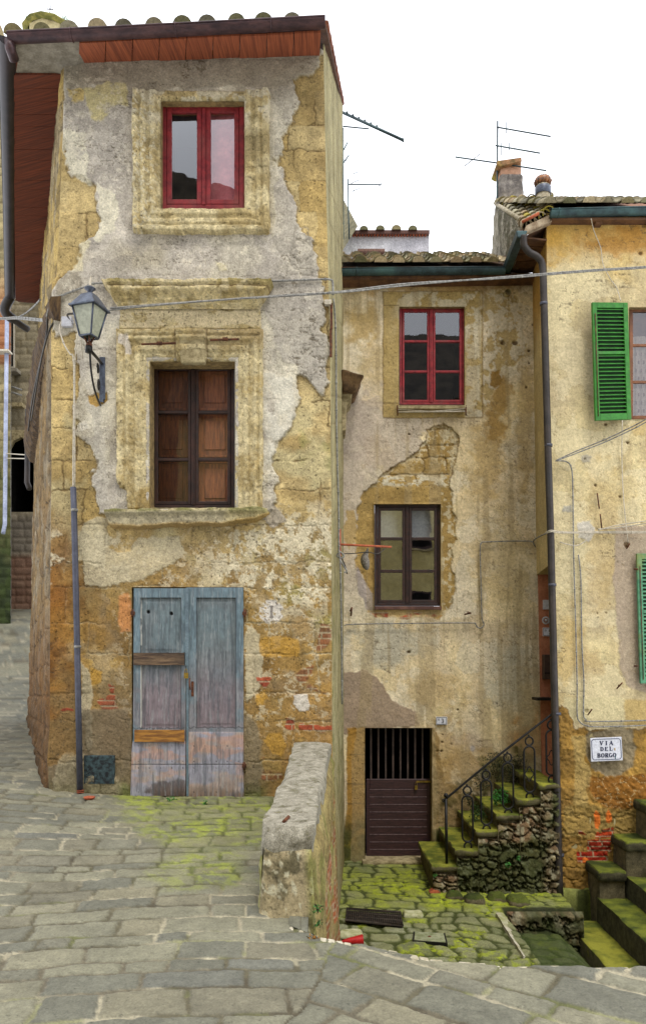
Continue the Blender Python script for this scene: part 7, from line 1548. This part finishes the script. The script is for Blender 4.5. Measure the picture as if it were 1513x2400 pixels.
mb = MB(); mb.prism([(17, 1008), (82, 1008), (82, 1060), (70, 1038), (50, 1024), (30, 1034), (17, 1060)], 25.9, 26.1); mb.build('arch_ring', M['stonegrey'], Fh)
mb = MB(); mb.pbox(20, 745, 34, 862, 25.9, 26.0); fo = mb.build('window', M['cable_white'], Fh); mb = MB(); mb.pbox(23, 750, 31, 858, 25.88, 25.9); mb.build('pane', M['dark'], fo); mb = MB(); mb.pbox(16, 862, 40, 870, 25.6, 26.0); mb.build('window_sill', M['cement'], fo)
mb = MB(); mb.pbox(20, 943, 52, 952, 25.7, 26.0); mb.build('string_course', M['stonegrey'], Fh)
mb = MB()
for y in (905, 918): mb.ptube([(18, y, 25.8), (34, y+3, 25.7), (52, y+9, 25.8)], .03, 5)
mb.build('wall_cable', M['cable'], Fh)
cable('bundle of knotted cables crossing from the left edge to the corner of the tall house', [[(-30, 744, 13), (10, 745, 12), (40, 743, 10.5), (75, 746, 9.2), (110, 750, 8.25)], [(-30, 748, 13), (12, 748, 12), (40, 747, 10.5), (75, 750, 9.2), (110, 753, 8.25)], [(40, 745, 10.5), (60, 735, 10), (80, 718, 9.2), (95, 702, 8.7)]], .011, M['cable'], clips=.3)
cable('two thin white lines strung across the dark archway in the alley', [[(16, 1063, 21.7), (60, 1066, 15)], [(16, 1074, 21.7), (60, 1075, 15)]], .012, M['cable_white'])

# ================================================================== OPPOSITE SIDE (behind the camera; seen only mirrored in the panes)
OP = thing('opposite_house', 'pale yellow house across the street mirrored in the window panes', 'house', (1, -7.5, -1.6))
mb = MB(); mb.box(-4.5, 9.0, -11, -7.5, -1.7, 7.4); mb.build('wall', M['oppwall'], OP)
mb = MB(); mb.hexa([(-4.9, -15, 7.4), (9.4, -15, 7.4), (9.4, -7.0, 7.4), (-4.9, -7.0, 7.4), (-4.6, -14.5, 15.6), (9.0, -14.5, 15.2), (9.0, -14, 15.2), (-4.6, -14, 15.6)]); mb.build('roof', plain('dark_roof', S(90, 82, 70), S(54, 50, 46), 1.5, .9), OP)
O2 = thing('tower_house', 'dark stone house with a slanted roofline mirrored in the topmost red window', 'house', (-7, -15.2, -1.6)); mb = MB(); mb.hexa([(-14, -19, -1.7), (-1, -19, -1.7), (-1, -15.2, -1.7), (-14, -15.2, -1.7), (-14, -19, 22.6), (-1, -19, 18.6), (-1, -15.2, 18.6), (-14, -15.2, 22.6)]); mb.build('wall', plain('dark_stone', S(92, 82, 68), S(60, 54, 46), 1.2, .95), O2)
for x in (-2.5, .6, 3.6, 6.4):
    for z in (1.0, 4.2):
        mb = MB(); mb.box(x-.5, x+.5, -7.5, -7.44, z, z+1.5); f = mb.build('window', M['brownframe'], OP); mb = MB(); mb.box(x-.42, x+.42, -7.44, -7.43, z+.08, z+1.42); mb.build('pane', M['dark'], f); mb = MB(); mb.box(x-.6, x+.6, -7.5, -7.3, z-.12, z-.02); mb.build('window_sill', M['stonegrey'], f)
mb = MB(); mb.box(1.9, 3.1, -7.5, -7.44, -1.6, .7); mb.build('door', M['brownframe'], OP)
